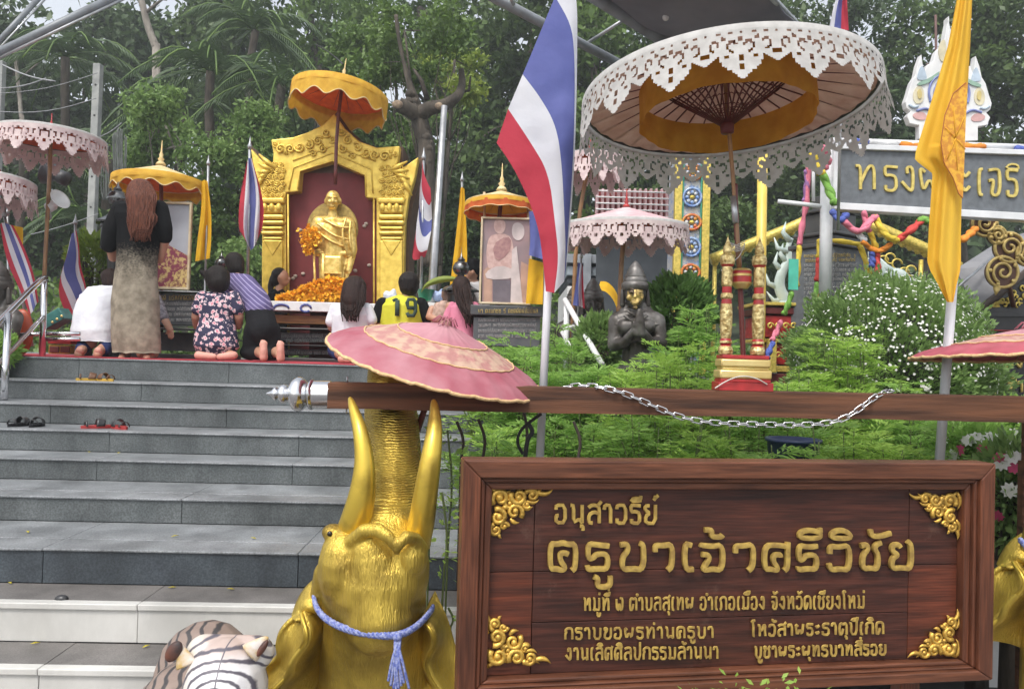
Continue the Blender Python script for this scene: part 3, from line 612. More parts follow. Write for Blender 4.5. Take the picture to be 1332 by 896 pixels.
# chain
ch = root('chain', 'silver steel chain draped over the front of the brown beam', 'chain', at(740, 503, 2.55))
path = [at(738, 503, 2.61), at(760, 501, 2.58), at(785, 504, 2.545), at(815, 512, 2.54), at(850, 528, 2.54), at(885, 543, 2.54), at(925, 550, 2.54), at(990, 552, 2.54), at(1050, 553, 2.54), at(1092, 548, 2.54), at(1118, 532, 2.54), at(1140, 514, 2.55), at(1160, 508, 2.6)]
P = smoothp(path, 3); D = [0]
for i in range(1, len(P)): D.append(D[-1]+(P[i]-P[i-1]).length)
def along(s):
    for i in range(1, len(P)):
        if D[i] >= s: t = (s-D[i-1])/(D[i]-D[i-1]+1e-9); return P[i-1].lerp(P[i], t), (P[i]-P[i-1]).normalized()
    return P[-1], (P[-1]-P[-2]).normalized()
lk = MB(); pts = [(.016*math.cos(q)+(.009 if math.cos(q) > 0 else -.009)*0, .0, 0) for q in ()]
pts = [Vector((.0115+.0085*math.cos(q), .0085*math.sin(q), 0)) if abs(q) <= math.pi/2 else Vector((-.0115+.0085*math.cos(q), .0085*math.sin(q), 0)) for q in [(-math.pi+2*math.pi*k/16) for k in range(16)]]
lk.tube(pts, .0026, 6, closed=True); link0 = None; s_ = 0; k = 0
while s_ < D[-1]:
    p, t = along(s_)
    Mx = t.to_track_quat('X', 'Z').to_matrix().to_4x4() @ Matrix.Rotation(R(90 if k % 2 else 15), 4, 'X')
    if link0 is None: o = link0 = lk.build('link', steel, ch, local=True)
    else: o = link0.copy(); COL.objects.link(o); o.parent = ch
    o.matrix_local = Matrix.Translation(p-ch.location) @ Mx; s_ += .0305; k += 1
# ---------------- red and gold umbrella stand ----------------
st = root('parasol_stand', 'small red and gold twin post stand holding the big white parasol on the beam', 'stand', at(965, 508, 2.6))
o = st.location; u = .0026
mb = MB(); base_tiers = [(70, 0, 11, 1), (64, 11, 15, 1), (67, 15, 27, 0), (60, 27, 30, 0), (64, 30, 41, 0), (60, 41, 46, 1)]
for k, (w_, a, b, red) in enumerate(base_tiers):
    m2 = MB(); m2.box((o.x, o.y, o.z+(a+b)/2*u), (w_*u, .085*w_/64, (b-a-.3)*u)); m2.build('base_tier', redp if red else gold, st, smooth=True, bevel=.006 if not red else .0015, autos=30)
pr = [(0, 46), (9, 46), (11, 50), (10, 54), (6, 57)], 
prg = [(a_*.88, b_) for a_, b_ in [(7, 46), (10, 47), (11, 52), (9, 57), (7, 59), (9, 61), (9, 64), (7, 67), (8, 72), (9, 85), (9, 100), (8, 112), (7, 118), (9, 120), (9, 124), (7, 126), (7, 134), (8, 136), (8, 156), (7, 160), (10, 163), (11, 168), (10, 174), (6, 177), (7, 180), (6, 186), (3, 192), (1, 198), (.3, 201)]]
for px in (-23.5, 18):
    mb = MB(); 
    for i in range(len(prg)-1):
        zc = (prg[i][1]+prg[i+1][1])/2; red = 56 < zc < 62 or 65 < zc < 68 or 114 < zc < 119 or 125 < zc < 134 or 158 < zc < 162
        mb.lathe([(prg[i][0]*u, prg[i][1]*u), (prg[i+1][0]*u, prg[i+1][1]*u)], (o.x+px*u, o.y-.01, o.z), 16, mi=1 if red else 0)
        if red: pass
    mb.build('post', [mat('carved_gold', (.78, .64, .3), (.36, .24, .08), rough=.36, metal=.55, scale=70, bump=1, bscale=110, dist=.004, contrast=(.4, .6)), redp], st, autos=30)
mb = MB()
for (r_, z_, mi) in (((8, 13), (133, 139), 0), ((13, 13.5), (139, 141), 0), ((12.5, 12.5), (141, 149), 1), ((13, 13), (149, 152), 0), ((12.5, 12.5), (152, 156), 1), ((13, 10), (156, 159), 0), ((10, 2), (159, 160), 0)):
    mb.lathe([(r_[0]*u, z_[0]*u), (r_[1]*u, z_[1]*u)], (o.x-2*u, o.y+.012, o.z), 20, mi=mi)
mb.build('collar', [gold, redp], st, autos=35)
MB().tube(smoothp([at(930, 505, 2.55), at(945, 495, 2.545), at(965, 488, 2.54), at(985, 492, 2.545), at(998, 500, 2.55)], 2), .0022, 5).build('tie_string', mat('string', (.6, .58, .52), rough=.9), st)
# ---------------- gold elephants ----------------
def eleph_mat():
    m = mat('elephant_gold', (.64, .46, .08), (.3, .2, .035), rough=.38, metal=.7, scale=7, detail=12, contrast=(.4, .68))
    n = m.node_tree.nodes; l = m.node_tree.links; b = n['Principled BSDF']; tc = n.new('ShaderNodeTexCoord')
    # skin wrinkles across the trunk, hair lines down the head: carved relief
    def wave(rot, sc, dist, dsc):
        mp = n.new('ShaderNodeMapping'); mp.inputs['Rotation'].default_value = rot; l.new(tc.outputs['Object'], mp.inputs[0])
        w_ = n.new('ShaderNodeTexWave'); w_.bands_direction = 'Z'; w_.inputs['Scale'].default_value = sc; w_.inputs['Distortion'].default_value = dist; w_.inputs['Detail'].default_value = 4; w_.inputs['Detail Scale'].default_value = dsc
        l.new(mp.outputs[0], w_.inputs['Vector']); return w_.outputs[1]
    a = wave((0, 0, 0), 40, 6, .9)
    mp = n.new('ShaderNodeMapping'); mp.inputs['Scale'].default_value = (170, 170, 9); l.new(tc.outputs['Object'], mp.inputs[0])
    nz = n.new('ShaderNodeTexNoise'); nz.inputs['Scale'].default_value = 1; nz.inputs['Detail'].default_value = 3; nz.inputs['Distortion'].default_value = .6; l.new(mp.outputs[0], nz.inputs[0])
    sx = n.new('ShaderNodeSeparateXYZ'); l.new(tc.outputs['Object'], sx.inputs[0]); mr = n.new('ShaderNodeMapRange'); mr.inputs[1].default_value = 1.1; mr.inputs[2].default_value = 1.15
    l.new(sx.outputs[2], mr.inputs[0]); mx = n.new('ShaderNodeMix'); l.new(mr.outputs[0], mx.inputs[0]); l.new(nz.outputs[0], mx.inputs[2]); l.new(a, mx.inputs[3])
    bp = n.new('ShaderNodeBump'); bp.inputs['Strength'].default_value = .85; bp.inputs['Distance'].default_value = .005; l.new(mx.outputs[0], bp.inputs['Height']); l.new(bp.outputs[0], b.inputs['Normal'])
    return m
egold = eleph_mat()
tuskgold = mat('tusk_gold', (.66, .47, .07), (.28, .18, .03), rough=.34, metal=.7, scale=9, contrast=(.5, .78), bump=.15, bscale=60, dist=.002)
EY = 2.35
el = root('elephant_statue', 'gold elephant statue with its trunk raised under the pink parasol, left of the sign', 'statue', (at(487, 760, EY).x, EY, 0), group='gold elephant statues carrying the beam')
def E(px, py, dy=0): return at(px, py, EY+dy)
px_ = .00235
mb = MB()
def chain_caps(mb, pts):   # pts: (px,py,dy,r_px)
    for (a, b) in zip(pts[:-1], pts[1:]): mb.cap(E(*a[:3]), E(*b[:3]), a[3]*px_, b[3]*px_, 14)
chain_caps(mb, [(492, 905, .17, 82), (489, 850, .13, 77), (488, 800, .06, 68), (487, 765, .03, 68), (492, 725, .02, 60), (500, 695, .05, 48)])
mb.ell(E(450, 735, .0), (.082, .12, .13)); mb.ell(E(527, 742, .0), (.075, .12, .13)); mb.ell(E(490, 770, -.06), (.12, .09, .14))
chain_caps(mb, [(505, 700, .08, 42), (513, 650, .12, 38), (515, 610, .18, 37), (512, 575, .28, 39), (509, 545, .385, 41), (504, 515, .41, 36), (499, 495, .42, 26), (497, 470, .42, 21), (500, 450, .42, 17)])
# bony ridge and the pouting lower lip with its central notch
lip = [(446, 722, -.04, 8), (458, 703, -.08, 9), (474, 690, -.11, 9), (492, 689, -.125, 9), (505, 698, -.135, 8), (512, 709, -.14, 6), (516, 718, -.14, 4)]
chain_caps(mb, lip); chain_caps(mb, [(516, 718, -.14, 4), (520, 708, -.14, 6), (528, 698, -.13, 8), (540, 700, -.1, 8), (550, 714, -.06, 8)])
mb.ell(E(433, 692, -.02), (.034, .035, .026)); mb.ell(E(549, 690, .02), (.03, .03, .03))
chain_caps(mb, [(424, 745, .0, 16), (417, 775, .02, 14)]); mb.ell(E(482, 724, -.068), (.064, .062, .076)); mb.ell(E(537, 724, -.06), (.046, .062, .064))
chain_caps(mb, [(487, 735, -.05, 38), (494, 800, -.05, 48)])
# body down to the ground behind
mb.cap((E(497, 900).x, EY+.2, .45), (E(497, 900).x, EY+.26, .3), .19, .2)
for sx in (-.13, .13): mb.cap((E(490, 900).x+sx, EY+.12, .5), (E(490, 900).x+sx, EY+.1, .05), .085, .09)
mb.build('body', egold, el, vox=.0065, it=3)
for pts in ([(455, 517, .06, 1.5), (461, 535, .02, 6), (469, 560, -.03, 9), (475, 600, -.05, 12.5), (472, 640, -.05, 17), (464, 675, -.03, 21), (457, 702, .02, 24)], [(564, 520, .06, 2), (566, 540, .03, 7), (565, 565, -.02, 10.5), (560, 600, -.05, 13.5), (554, 640, -.05, 15.5), (548, 680, -.02, 18), (541, 705, .02, 20)]):
    P = smoothp([E(*p[:3]) for p in pts], 3); n0 = len(P); rr = [np.interp(i/(n0-1), np.linspace(0, 1, len(pts)), [p[3] for p in pts])*px_ for i in range(n0)]
    mb = MB(); mb.tube(P, rr, 16); mb.build('tusk', tuskgold, el)
def ear(pts_in, pts_out, name='ear', dys=(.05, -.06)):
    a = smoothp([E(*p) for p in pts_in], 2); b = smoothp([E(*p) for p in pts_out], 2)
    def at_(P, t): i = t*(len(P)-1); k = min(int(i), len(P)-2); return P[k].lerp(P[k+1], i-k)
    mb = MB(); 
    def fn(u, v):
        p = at_(a, v).lerp(at_(b, v), u); return p+Vector((0, dys[1]*math.sin(math.pi*u)+.018*math.sin(v*9+u*3)*u, 0))
    mb.grid(fn, 12, 28); o = mb.build(name, egold, el, solid=.014)
    P = [at_(b, k/30) + Vector((0, .018*math.sin(k/30*9+3), 0)) for k in range(31)]; MB().tube(P, .0058, 8).build('ear_rim', tuskgold, el); return o
ear([(390, 798, .0), (366, 815, .0), (357, 835, .0), (362, 855, .0), (341, 866, .02), (334, 882, .02), (336, 906, .03)], [(392, 797, -.03), (402, 817, -.06), (399, 836, -.07), (377, 861, -.06), (374, 880, -.05), (356, 896, -.03), (342, 912, 0)], dys=(0, .03))
ear([(392, 797, -.03), (402, 817, -.06), (399, 836, -.07), (377, 861, -.06), (374, 880, -.05), (356, 896, -.03), (342, 912, 0)], [(424, 790, .06), (435, 815, .1), (440, 835, .12), (440, 860, .14), (440, 880, .14), (440, 896, .14), (440, 912, .14)], dys=(0, .06))
ear([(412, 752, .06), (398, 765, .06), (388, 782, .06), (382, 800, .06)], [(420, 790, .03), (412, 795, .0), (402, 800, -.02), (392, 803, -.02)], dys=(0, -.03))
ear([(566, 768, .08), (580, 800, .06), (588, 830, .06), (596, 855, .05), (604, 880, .05), (610, 910, .05)], [(549, 804, -.04), (564, 818, -.06), (567, 838, -.07), (556, 858, -.07), (553, 872, -.06), (572, 898, -.04), (590, 915, -.02)], dys=(0, .03))
ear([(530, 800, .06), (528, 825, .1), (528, 850, .12), (530, 880, .14), (532, 912, .14)], [(549, 804, -.04), (564, 818, -.06), (567, 838, -.07), (556, 858, -.07), (553, 872, -.06), (572, 898, -.04), (590, 915, -.02)], dys=(0, .06))
eye_m = mat('dark_glass', (.02, .015, .01), rough=.1); MB().ell(E(429, 694, -.055), (.008, .006, .008)).build('eye', eye_m, el)
MB().box((E(490, 900).x, EY+.14, .03), (.62, .62, .1)).build('plinth', white, el, bevel=.01, smooth=False)
# blue rope tied round the neck
ropem = mat('blue_rope', (.09, .12, .36), (.27, .3, .48), rough=.9, scale=120, bump=.6, bscale=300, dist=.002, contrast=(.4, .6))
def rope(par, shift=Vector((0, 0, 0))):
    rp = root('rope', par[0], 'rope', tuple(E(545, 826)+shift), group='blue ropes round the elephants')
    pts = [(411, 752, .06), (408, 768, .02), (409, 785, -.03), (418, 800, -.07), (435, 812, -.105), (460, 821, -.14), (490, 826, -.155), (512, 827, -.155), (530, 822, -.135), (546, 811, -.1), (557, 799, -.05), (563, 790, .0)]
    P = [p+shift for p in smoothp([E(*p) for p in pts], 3)]
    mb = MB()
    for k in range(4):
        Q = []
        for i, p in enumerate(P):
            a = i*.85+k*math.pi/2; Q.append(p+Vector((0, math.cos(a), math.sin(a)))*.0058)
        mb = MB(); mb.tube(Q, .0058, 6); mb.build('strand', ropem, rp)
    MB().ell(E(517, 828, -.165)+shift, (.014, .012, .012)).build('knot', ropem, rp)
    for k in range(9):
        a = E(517+random.uniform(-4, 4), 830, -.165)+shift; b = E(505+k*3.4, 893+random.uniform(-14, 6), -.19)+shift
        mid = a.lerp(b, .5)+Vector((random.uniform(-.006, .006), -.01, 0)); MB().tube(smoothp([a, mid, b], 2), .0042, 5).build('tassel', ropem, rp)
    return rp
rope(('speckled blue rope tied round the left gold elephant, its frayed ends hanging',))
SH2 = at(1300, 700, EY)-at(408, 757, EY) + Vector((.016, .05, 0)); SH2.z = (at(1310, 700, EY)-at(411, 760, EY)).z
SH2.x += .13; SH2.z -= .03; e2 = copytree(el); e2.location = el.location + SH2; e2.rotation_euler = (0, 0, R(-36)); e2['label'] = 'gold elephant statue cut by the right edge of the photo, beside the sign'
rope(('blue rope round the gold elephant at the right edge',), SH2)
# plinth for the second, so that it stands on the ground
MB().box((e2.location.x+.06, EY+.2, SH2.z/2-.03), (.78, .78, SH2.z-.02)).build('plinth_block', terr, None, smooth=False, bevel=.01)['kind'] = 'structure'
# ---------------- tiger statue ----------------
def tiger_mat():
    m = bpy.data.materials.new('tiger_paint'); m.use_nodes = True; n = m.node_tree.nodes; l = m.node_tree.links; b = n['Principled BSDF']; b.inputs['Roughness'].default_value = .5
    tc = n.new('ShaderNodeTexCoord'); sp = n.new('ShaderNodeSeparateXYZ')
    def wv(rot, sc, dist, lo, hi, ring=False):
        mp = n.new('ShaderNodeMapping'); mp.inputs['Rotation'].default_value = rot; l.new(tc.outputs['Object'], mp.inputs[0])
        w_ = n.new('ShaderNodeTexWave'); w_.wave_type = 'RINGS' if ring else 'BANDS'; w_.bands_direction = 'X'
        if ring: w_.rings_direction = 'SPHERICAL'
        w_.inputs['Scale'].default_value = sc; w_.inputs['Distortion'].default_value = dist; w_.inputs['Detail'].default_value = 2; w_.inputs['Detail Scale'].default_value = 1.5
        l.new(mp.outputs[0], w_.inputs[0]); r_ = n.new('ShaderNodeMapRange'); r_.inputs[1].default_value = lo; r_.inputs[2].default_value = hi; l.new(w_.outputs[1], r_.inputs[0]); return r_.outputs[0]
    return m, n, l, b, tc, wv
def simple_tiger(name, basec, stripec, kind, sc, dist, lo, hi, rot=(0, 0, 0), off=(0, 0, 0)):
    m = bpy.data.materials.new(name); m.use_nodes = True; n = m.node_tree.nodes; l = m.node_tree.links; b = n['Principled BSDF']; b.inputs['Roughness'].default_value = .5
    tc = n.new('ShaderNodeTexCoord'); mp = n.new('ShaderNodeMapping'); mp.inputs['Rotation'].default_value = rot; mp.inputs['Location'].default_value = off; l.new(tc.outputs['Object'], mp.inputs[0])
    w_ = n.new('ShaderNodeTexWave'); w_.wave_type = kind; w_.bands_direction = 'X'; w_.inputs['Scale'].default_value = sc; w_.inputs['Distortion'].default_value = dist; w_.inputs['Detail'].default_value = 1.5; w_.inputs['Detail Scale'].default_value = 2
    if kind == 'RINGS': w_.rings_direction = 'SPHERICAL'
    l.new(mp.outputs[0], w_.inputs[0]); r_ = n.new('ShaderNodeMapRange'); r_.inputs[1].default_value = lo; r_.inputs[2].default_value = hi; l.new(w_.outputs[1], r_.inputs[0])
    nz = n.new('ShaderNodeTexNoise'); nz.inputs['Scale'].default_value = 25; l.new(tc.outputs['Object'], nz.inputs[0])
    m0 = n.new('ShaderNodeMix'); m0.data_type = 'RGBA'; m0.inputs[6].default_value = (*basec, 1); m0.inputs[7].default_value = (*[x*.75 for x in basec], 1); l.new(nz.outputs[0], m0.inputs[0])
    mc = n.new('ShaderNodeMix'); mc.data_type = 'RGBA'; l.new(m0.outputs[2], mc.inputs[7]); mc.inputs[6].default_value = (*stripec, 1); l.new(r_.outputs[0], mc.inputs[0]); l.new(mc.outputs[2], b.inputs[0])
    bp = n.new('ShaderNodeBump'); bp.inputs['Strength'].default_value = .4; bp.inputs['Distance'].default_value = .002; n2 = n.new('ShaderNodeTexNoise'); n2.inputs['Scale'].default_value = 160; l.new(tc.outputs['Object'], n2.inputs[0]); l.new(n2.outputs[0], bp.inputs['Height']); l.new(bp.outputs[0], b.inputs['Normal'])
    return m
TY = 2.0
def Q(px, py, dy=0): return at(px, py, TY+dy)
tg = root('tiger_statue', 'painted striped tiger statue in the lower left, only its head and back showing', 'statue', tuple(Q(285, 905)))
hc = Q(289, 908)
pelt = simple_tiger('tiger_pelt', (.27, .2, .165), (.045, .04, .04), 'BANDS', 8, 3.0, .12, .36, (0, R(28), 0))
def tface():
    m = bpy.data.materials.new('tiger_face'); m.use_nodes = True; n = m.node_tree.nodes; l = m.node_tree.links; b = n['Principled BSDF']; b.inputs['Roughness'].default_value = .45
    C = Q(296, 893) - Vector(tg.location); tc = n.new('ShaderNodeTexCoord'); mp = n.new('ShaderNodeMapping'); mp.inputs['Location'].default_value = (-C.x*.85, 0, -C.z); mp.inputs['Scale'].default_value = (.85, 0, 1); l.new(tc.outputs['Object'], mp.inputs[0])
    def wave(sc, dist, lo, hi):
        w_ = n.new('ShaderNodeTexWave'); w_.wave_type = 'RINGS'; w_.rings_direction = 'Y'; w_.inputs['Scale'].default_value = sc; w_.inputs['Distortion'].default_value = dist; w_.inputs['Detail'].default_value = 2; w_.inputs['Detail Scale'].default_value = 2.2; w_.inputs['Phase Offset'].default_value = 2
        l.new(mp.outputs[0], w_.inputs[0]); r_ = n.new('ShaderNodeMapRange'); r_.inputs[1].default_value = lo; r_.inputs[2].default_value = hi; l.new(w_.outputs[1], r_.inputs[0]); return r_.outputs[0]
    st = wave(17, 1.5, .08, .36)
    def mix(f, a_, b_):
        m_ = n.new('ShaderNodeMix'); m_.data_type = 'RGBA'; l.new(f, m_.inputs[0])
        for i_, v in ((6, a_), (7, b_)):
            if isinstance(v, tuple): m_.inputs[i_].default_value = (*v, 1)
            else: l.new(v, m_.inputs[i_])
        return m_.outputs[2]
    ln = n.new('ShaderNodeVectorMath'); ln.operation = 'LENGTH'; l.new(mp.outputs[0], ln.inputs[0])
    def rng(src, lo, hi): r_ = n.new('ShaderNodeMapRange'); r_.inputs[1].default_value = lo; r_.inputs[2].default_value = hi; l.new(src, r_.inputs[0]); return r_.outputs[0]
    sp = n.new('ShaderNodeSeparateXYZ'); l.new(mp.outputs[0], sp.inputs[0]); nz = n.new('ShaderNodeTexNoise'); nz.inputs['Scale'].default_value = 22; l.new(tc.outputs['Object'], nz.inputs[0])
    ad = n.new('ShaderNodeMath'); ad.operation = 'MULTIPLY_ADD'; ad.inputs[1].default_value = .04; l.new(nz.outputs[0], ad.inputs[0]); l.new(sp.outputs[2], ad.inputs[2])
    base = mix(rng(ad.outputs[0], .085, .125), (.72, .7, .7), (.46, .36, .32)); base = mix(rng(ln.outputs['Value'], .02, .03), (.42, .24, .21), base)
    sx = n.new('ShaderNodeMath'); sx.operation = 'ABSOLUTE'; l.new(sp.outputs[0], sx.inputs[0]); side = rng(sx.outputs[0], .05, .085); base = mix(side, base, (.6, .55, .48))
    col = mix(st, (.1, .09, .11), base)
    mid = n.new('ShaderNodeMath'); mid.operation = 'ADD'; l.new(rng(sx.outputs[0], .0008, .0022), mid.inputs[0]); l.new(rng(sp.outputs[2], .03, .015), mid.inputs[1]); mid.use_clamp = True
    l.new(mix(mid.outputs[0], (.1, .09, .11), col), b.inputs[0])
    bp = n.new('ShaderNodeBump'); bp.inputs['Strength'].default_value = .4; bp.inputs['Distance'].default_value = .002; n2 = n.new('ShaderNodeTexNoise'); n2.inputs['Scale'].default_value = 160; l.new(tc.outputs['Object'], n2.inputs[0]); l.new(n2.outputs[0], bp.inputs['Height']); l.new(bp.outputs[0], b.inputs['Normal'])
    return m
face = tface()
mb = MB(); mb.cap(Q(245, 935, .22), Q(258, 925, .6), .16, .185); mb.cap(Q(250, 945, .15), Q(212, 960, .2), .13, .08); mb.cap(Q(280, 940, .1), Q(268, 945, .3), .1, .13)
mb.cap(Q(258, 925, .6), (Q(258, 915, .6).x, TY+.65, .5), .17, .16)
for sx in (-.11, .13):
    for yy in (.1, .62): mb.cap((hc.x+sx-.03, TY+yy, .6 if yy < .3 else .45), (hc.x+sx-.03, TY+yy-.03, .05), .07, .05)
mb.build('body', pelt, tg, vox=.007, it=3)
mb = MB(); mb.ell(hc+Vector((0, .02, .0)), (.108, .125, .148)); mb.ell(hc+Vector((0, -.1, -.1)), (.06, .09, .065)); mb.ell(hc+Vector((-.08, -.0, -.07)), (.05, .07, .09)); mb.ell(hc+Vector((.08, -.0, -.07)), (.05, .07, .09)); mb.cap(hc+Vector((-.07, .05, .1)), hc+Vector((.07, .05, .1)), .045, .045)
mb.ell(hc+Vector((-.05, -.09, -.02)), (.03, .03, .025)); mb.ell(hc+Vector((.05, -.09, -.02)), (.03, .03, .025))
mb.build('head', face, tg, vox=.006, it=4)
earo = mat('tiger_ear_outer', (.55, .5, .46), (.45, .3, .1), rough=.6, scale=34); eari = mat('tiger_ear_inner', (.03, .02, .02), (.14, .05, .03), rough=.6, scale=24)
for (bx, by, tx, ty, w_, ix, iy, ir) in ((243, 866, 233, 836, 12, 226, 847, (.019, .012, .03)), (324, 850, 350, 826, 12, 341, 843, (.009, .012, .026))):
    a = Q(bx, by, .0); b = Q(tx, ty, .01); mb = MB()
    P = [a.lerp(b, t) for t in (0, .2, .4, .6, .8, .93, 1)]; mb.tube(P, [w_*.002*k for k in ((1, 1.08, 1.05, .95, .75, .45, .12) if w_ > 15 else (1.25, 1.1, .9, .7, .45, .25, .05))], 14, fdir=(0, 1, 0), flat=.5); mb.build('ear', earo, tg, vox=.004, it=3)
    MB().ell(Q(ix, iy, -.012 if w_ > 15 else .0), ir, 14, 9, M=Matrix.Rotation(R(8 if w_ > 15 else 32), 4, 'Y')).build('inner_ear', eari, tg)
for sx in (-.05, .05): MB().ell(hc+Vector((sx, -.115, -.02)), (.014, .008, .012)).build('eye', eye_m, tg)
MB().ell(hc+Vector((0, -.185, -.08)), (.024, .012, .016)).build('nose', mat('tiger_nose', (.5, .25, .22), rough=.4), tg)
# ---------------- parasols ----------------
def axes(n):
    n = Vector(n).normalized(); q = Vector((0, 0, 1)).rotation_difference(n); return q.to_euler()
def lacekeep(rep, sharp=1.0, fine=True):
    def k(u, v):
        x = (u*rep) % 1; X = x-.5; big = abs(X) < .3
        # pendants: one long in the middle, short ones between; serrated outline
        if big: low = .62+.38*(1-abs(X)/.3)**.8
        else: low = .5+.2*(1-abs(abs(X)-.5)/.2)
        low -= .035*abs(math.sin(x*math.pi*16))
        if v > low: return False
        if v < .1: return not (.04 < v < .075 and (u*rep*6) % 1 < .3)
        def ring(cx, cy, r, w_, a0=0, gap=1.2, asp=.55):
            dx = (X-cx)/asp; dy = v-cy; d = math.hypot(dx, dy); an = (math.atan2(dy, dx)-a0) % (2*math.pi); return abs(d-r) < w_ and an > gap
        for s in (-1, 1):
            if ring(.115*s, .33, .105, .03, 1.6 if s > 0 else -.3, 1.5): return False
            if ring(.36*s, .3, .1, .026, 2 if s > 0 else .2, 1.6): return False
            if math.hypot((X-.2*s)/.5, v-.53) < .04: return False
            if math.hypot((X-.24*s)/.6, v-.17) < .045: return False
        if abs(X) < .035 and .14 < v < .24: return False
        if math.hypot(X/.55, v-.56) < .075 and v > .5+.25*abs(X): return False
        if abs(X) < .02 and .68 < v < .78: return False
        if .44 < abs(X) and .42 < v < .5: return False
        return True
    return k
def scallop(rep, d=.12):
    return lambda u, v: v < 1-d*(.5-.5*math.cos(u*rep*2*math.pi))
PN = {}
def parasol(name, label, ctr, Rr, rise, nrm, m, group=None, ribs=16, rep=16, lace=None, lacelen=.3, cells=(24, 26), finial=None, pole=None, lining=None, inner=None, band=.06, sag=.0, web=False, edge=None, kscal=None, flare=.12, rimr=.004, polem=None, second=None, valw=0):
    r_ = root(name, label, 'parasol', tuple(ctr), axes(nrm), group=group)
    def can(off, rr=1.0):
        def f(u, v):
            a = 2*math.pi*u; r = Rr*v*rr; pl = .012*Rr*abs(math.cos(a*ribs/2))*v; z = rise*(1-v**(1+sag))+off-pl*1.2; return (r*math.cos(a), r*math.sin(a), z)
        return f
    mb = MB(); mb.grid(can(0), ribs*4, 14, True); mb.build('canopy', m, r_, local=True)
    if lining is not None:
        mb = MB(); mb.grid(can(-.005*Rr-.002, .995), ribs*4, 10, True); mb.build('lining', lining, r_, local=True)
    ribm = web[1] if web else (polem or darkred)
    rb = MB(); rb.tube([(.02*Rr, 0, rise*.98-.016*Rr), (Rr*.5, 0, rise*(1-.5**(1+sag))-.02*Rr), (Rr*.985, 0, -.012*Rr)], .0045*Rr+.0007, 5)
    o0 = rb.build('rib', ribm, r_, local=True); ribl = [o0]
    for k in range(1, ribs if lining is not None else 0):
        o = o0.copy(); COL.objects.link(o); o.rotation_euler = (0, 0, 2*math.pi*k/ribs)
    if web:
        colz = rise-.46*Rr if not isinstance(web[0], float) else web[0]
        sb = MB(); sb.tube([(.03*Rr, 0, colz), (Rr*.42, 0, rise*.58-.03*Rr)], .006*Rr, 5); s0 = sb.build('strut', ribm, r_, local=True)
        for k in range(1, ribs):
            o = s0.copy(); COL.objects.link(o); o.rotation_euler = (0, 0, 2*math.pi*k/ribs)
        for q in (.3, .45, .6, .75, .9, 1.0):
            t = MB(); rr = .03*Rr+q*(Rr*.39); zz = colz+q*(rise*.58-.03*Rr-colz)
            t.tube([(rr*math.cos(a), rr*math.sin(a), zz+.012*Rr*(i % 2)) for i, a in enumerate([2*math.pi*j/(ribs*2) for j in range(ribs*2)])], .004*Rr, 4, closed=True); t.build('lacing', ribm, r_, local=True)
        c_ = MB(); c_.lathe([(.02*Rr, colz-.06*Rr), (.045*Rr, colz-.05*Rr), (.05*Rr, colz+.02*Rr), (.03*Rr, colz+.04*Rr)], seg=14); c_.build('collar', ribm, r_, local=True)
    if edge is not None:
        mb = MB(); mb.lathe([(Rr*.985, .012*Rr), (Rr*1.008, 0), (Rr*1.012, -band*Rr)], seg=96, caps=False); mb.build('edge_band', edge, r_, local=True)
    if rimr:
        mb = MB(); mb.tube([(Rr*.99*math.cos(a), Rr*.99*math.sin(a), -.012*Rr) for a in [2*math.pi*j/72 for j in range(72)]], rimr, 6, closed=True); mb.build('rim_hoop', black if lace else m, r_, local=True)
    def val(R0, z0, ln, keep, mt, nm, cu, cv, fl, wob=.01, sd=0):
        mb = MB()
        def f(u, v):
            a = 2*math.pi*u; r = R0*(1+fl*v**1.5*ln/Rr)+wob*Rr*v*math.sin(a*rep*1.0+sd)+.006*Rr*v*vnoise(a*6, v*3, sd); return (r*math.cos(a), r*math.sin(a), z0-ln*v)
        mb.grid(f, cu, cv, True, keep=keep); return mb.build(nm, mt, r_, local=True)
    if lace is not None: val(Rr*1.012, -band*Rr*.7, lacelen*Rr, lacekeep(rep), lace, 'lace_valance', rep*cells[0], cells[1], flare)
    if second is not None: val(Rr*.97, -band*Rr*.7, lacelen*Rr*.95, lacekeep(rep), second, 'inner_lace_valance', rep*cells[0], cells[1], flare*.5, sd=2)
    if kscal is not None:
        mt, ln, rp, d = kscal[:4]; val(Rr*1.005, -.01*Rr, ln*Rr, scallop(rp, d), mt, 'valance', rp*16, 16, .0, kscal[4] if len(kscal) > 4 else .012)
        if len(kscal) > 5:
            mb = MB(); N = rp*16; wob = kscal[4]; P = []
            for i in range(N):
                u = i/N; a = 2*math.pi*u; v = 1-d*(.5-.5*math.cos(u*rp*2*math.pi)); r = Rr*1.005+wob*Rr*v*math.sin(a*rep)+.006*Rr*v*vnoise(a*6, v*3, 0); P.append((r*math.cos(a), r*math.sin(a), -.01*Rr-ln*Rr*v))
            mb.tube(P, .013*Rr, 5, closed=True); mb.build('fringe', kscal[5], r_, local=True)
    if inner is not None:
        mt, rr, ln = inner; zc = rise*(1-rr**(1+sag))-.02*Rr
        def f(u, v):
            a = 2*math.pi*u; r = Rr*rr*(1+.015*math.sin(a*9+1)*v+.008*math.sin(a*23)*v); return (r*math.cos(a), r*math.sin(a), zc-ln*Rr*v)
        mb = MB(); mb.grid(f, 120, 6, True); mb.build('inner_valance', mt, r_, local=True)
    if finial is not None:
        mb = MB(); h_ = finial[1]; mb.lathe([(.0, rise-.01), (h_*.2, rise), (h_*.16, rise+h_*.08), (h_*.08, rise+h_*.16), (h_*.13, rise+h_*.24), (h_*.06, rise+h_*.32), (h_*.08, rise+h_*.42), (h_*.035, rise+h_*.52), (.003, rise+h_)], seg=14); mb.build('finial', finial[0], r_, local=True)
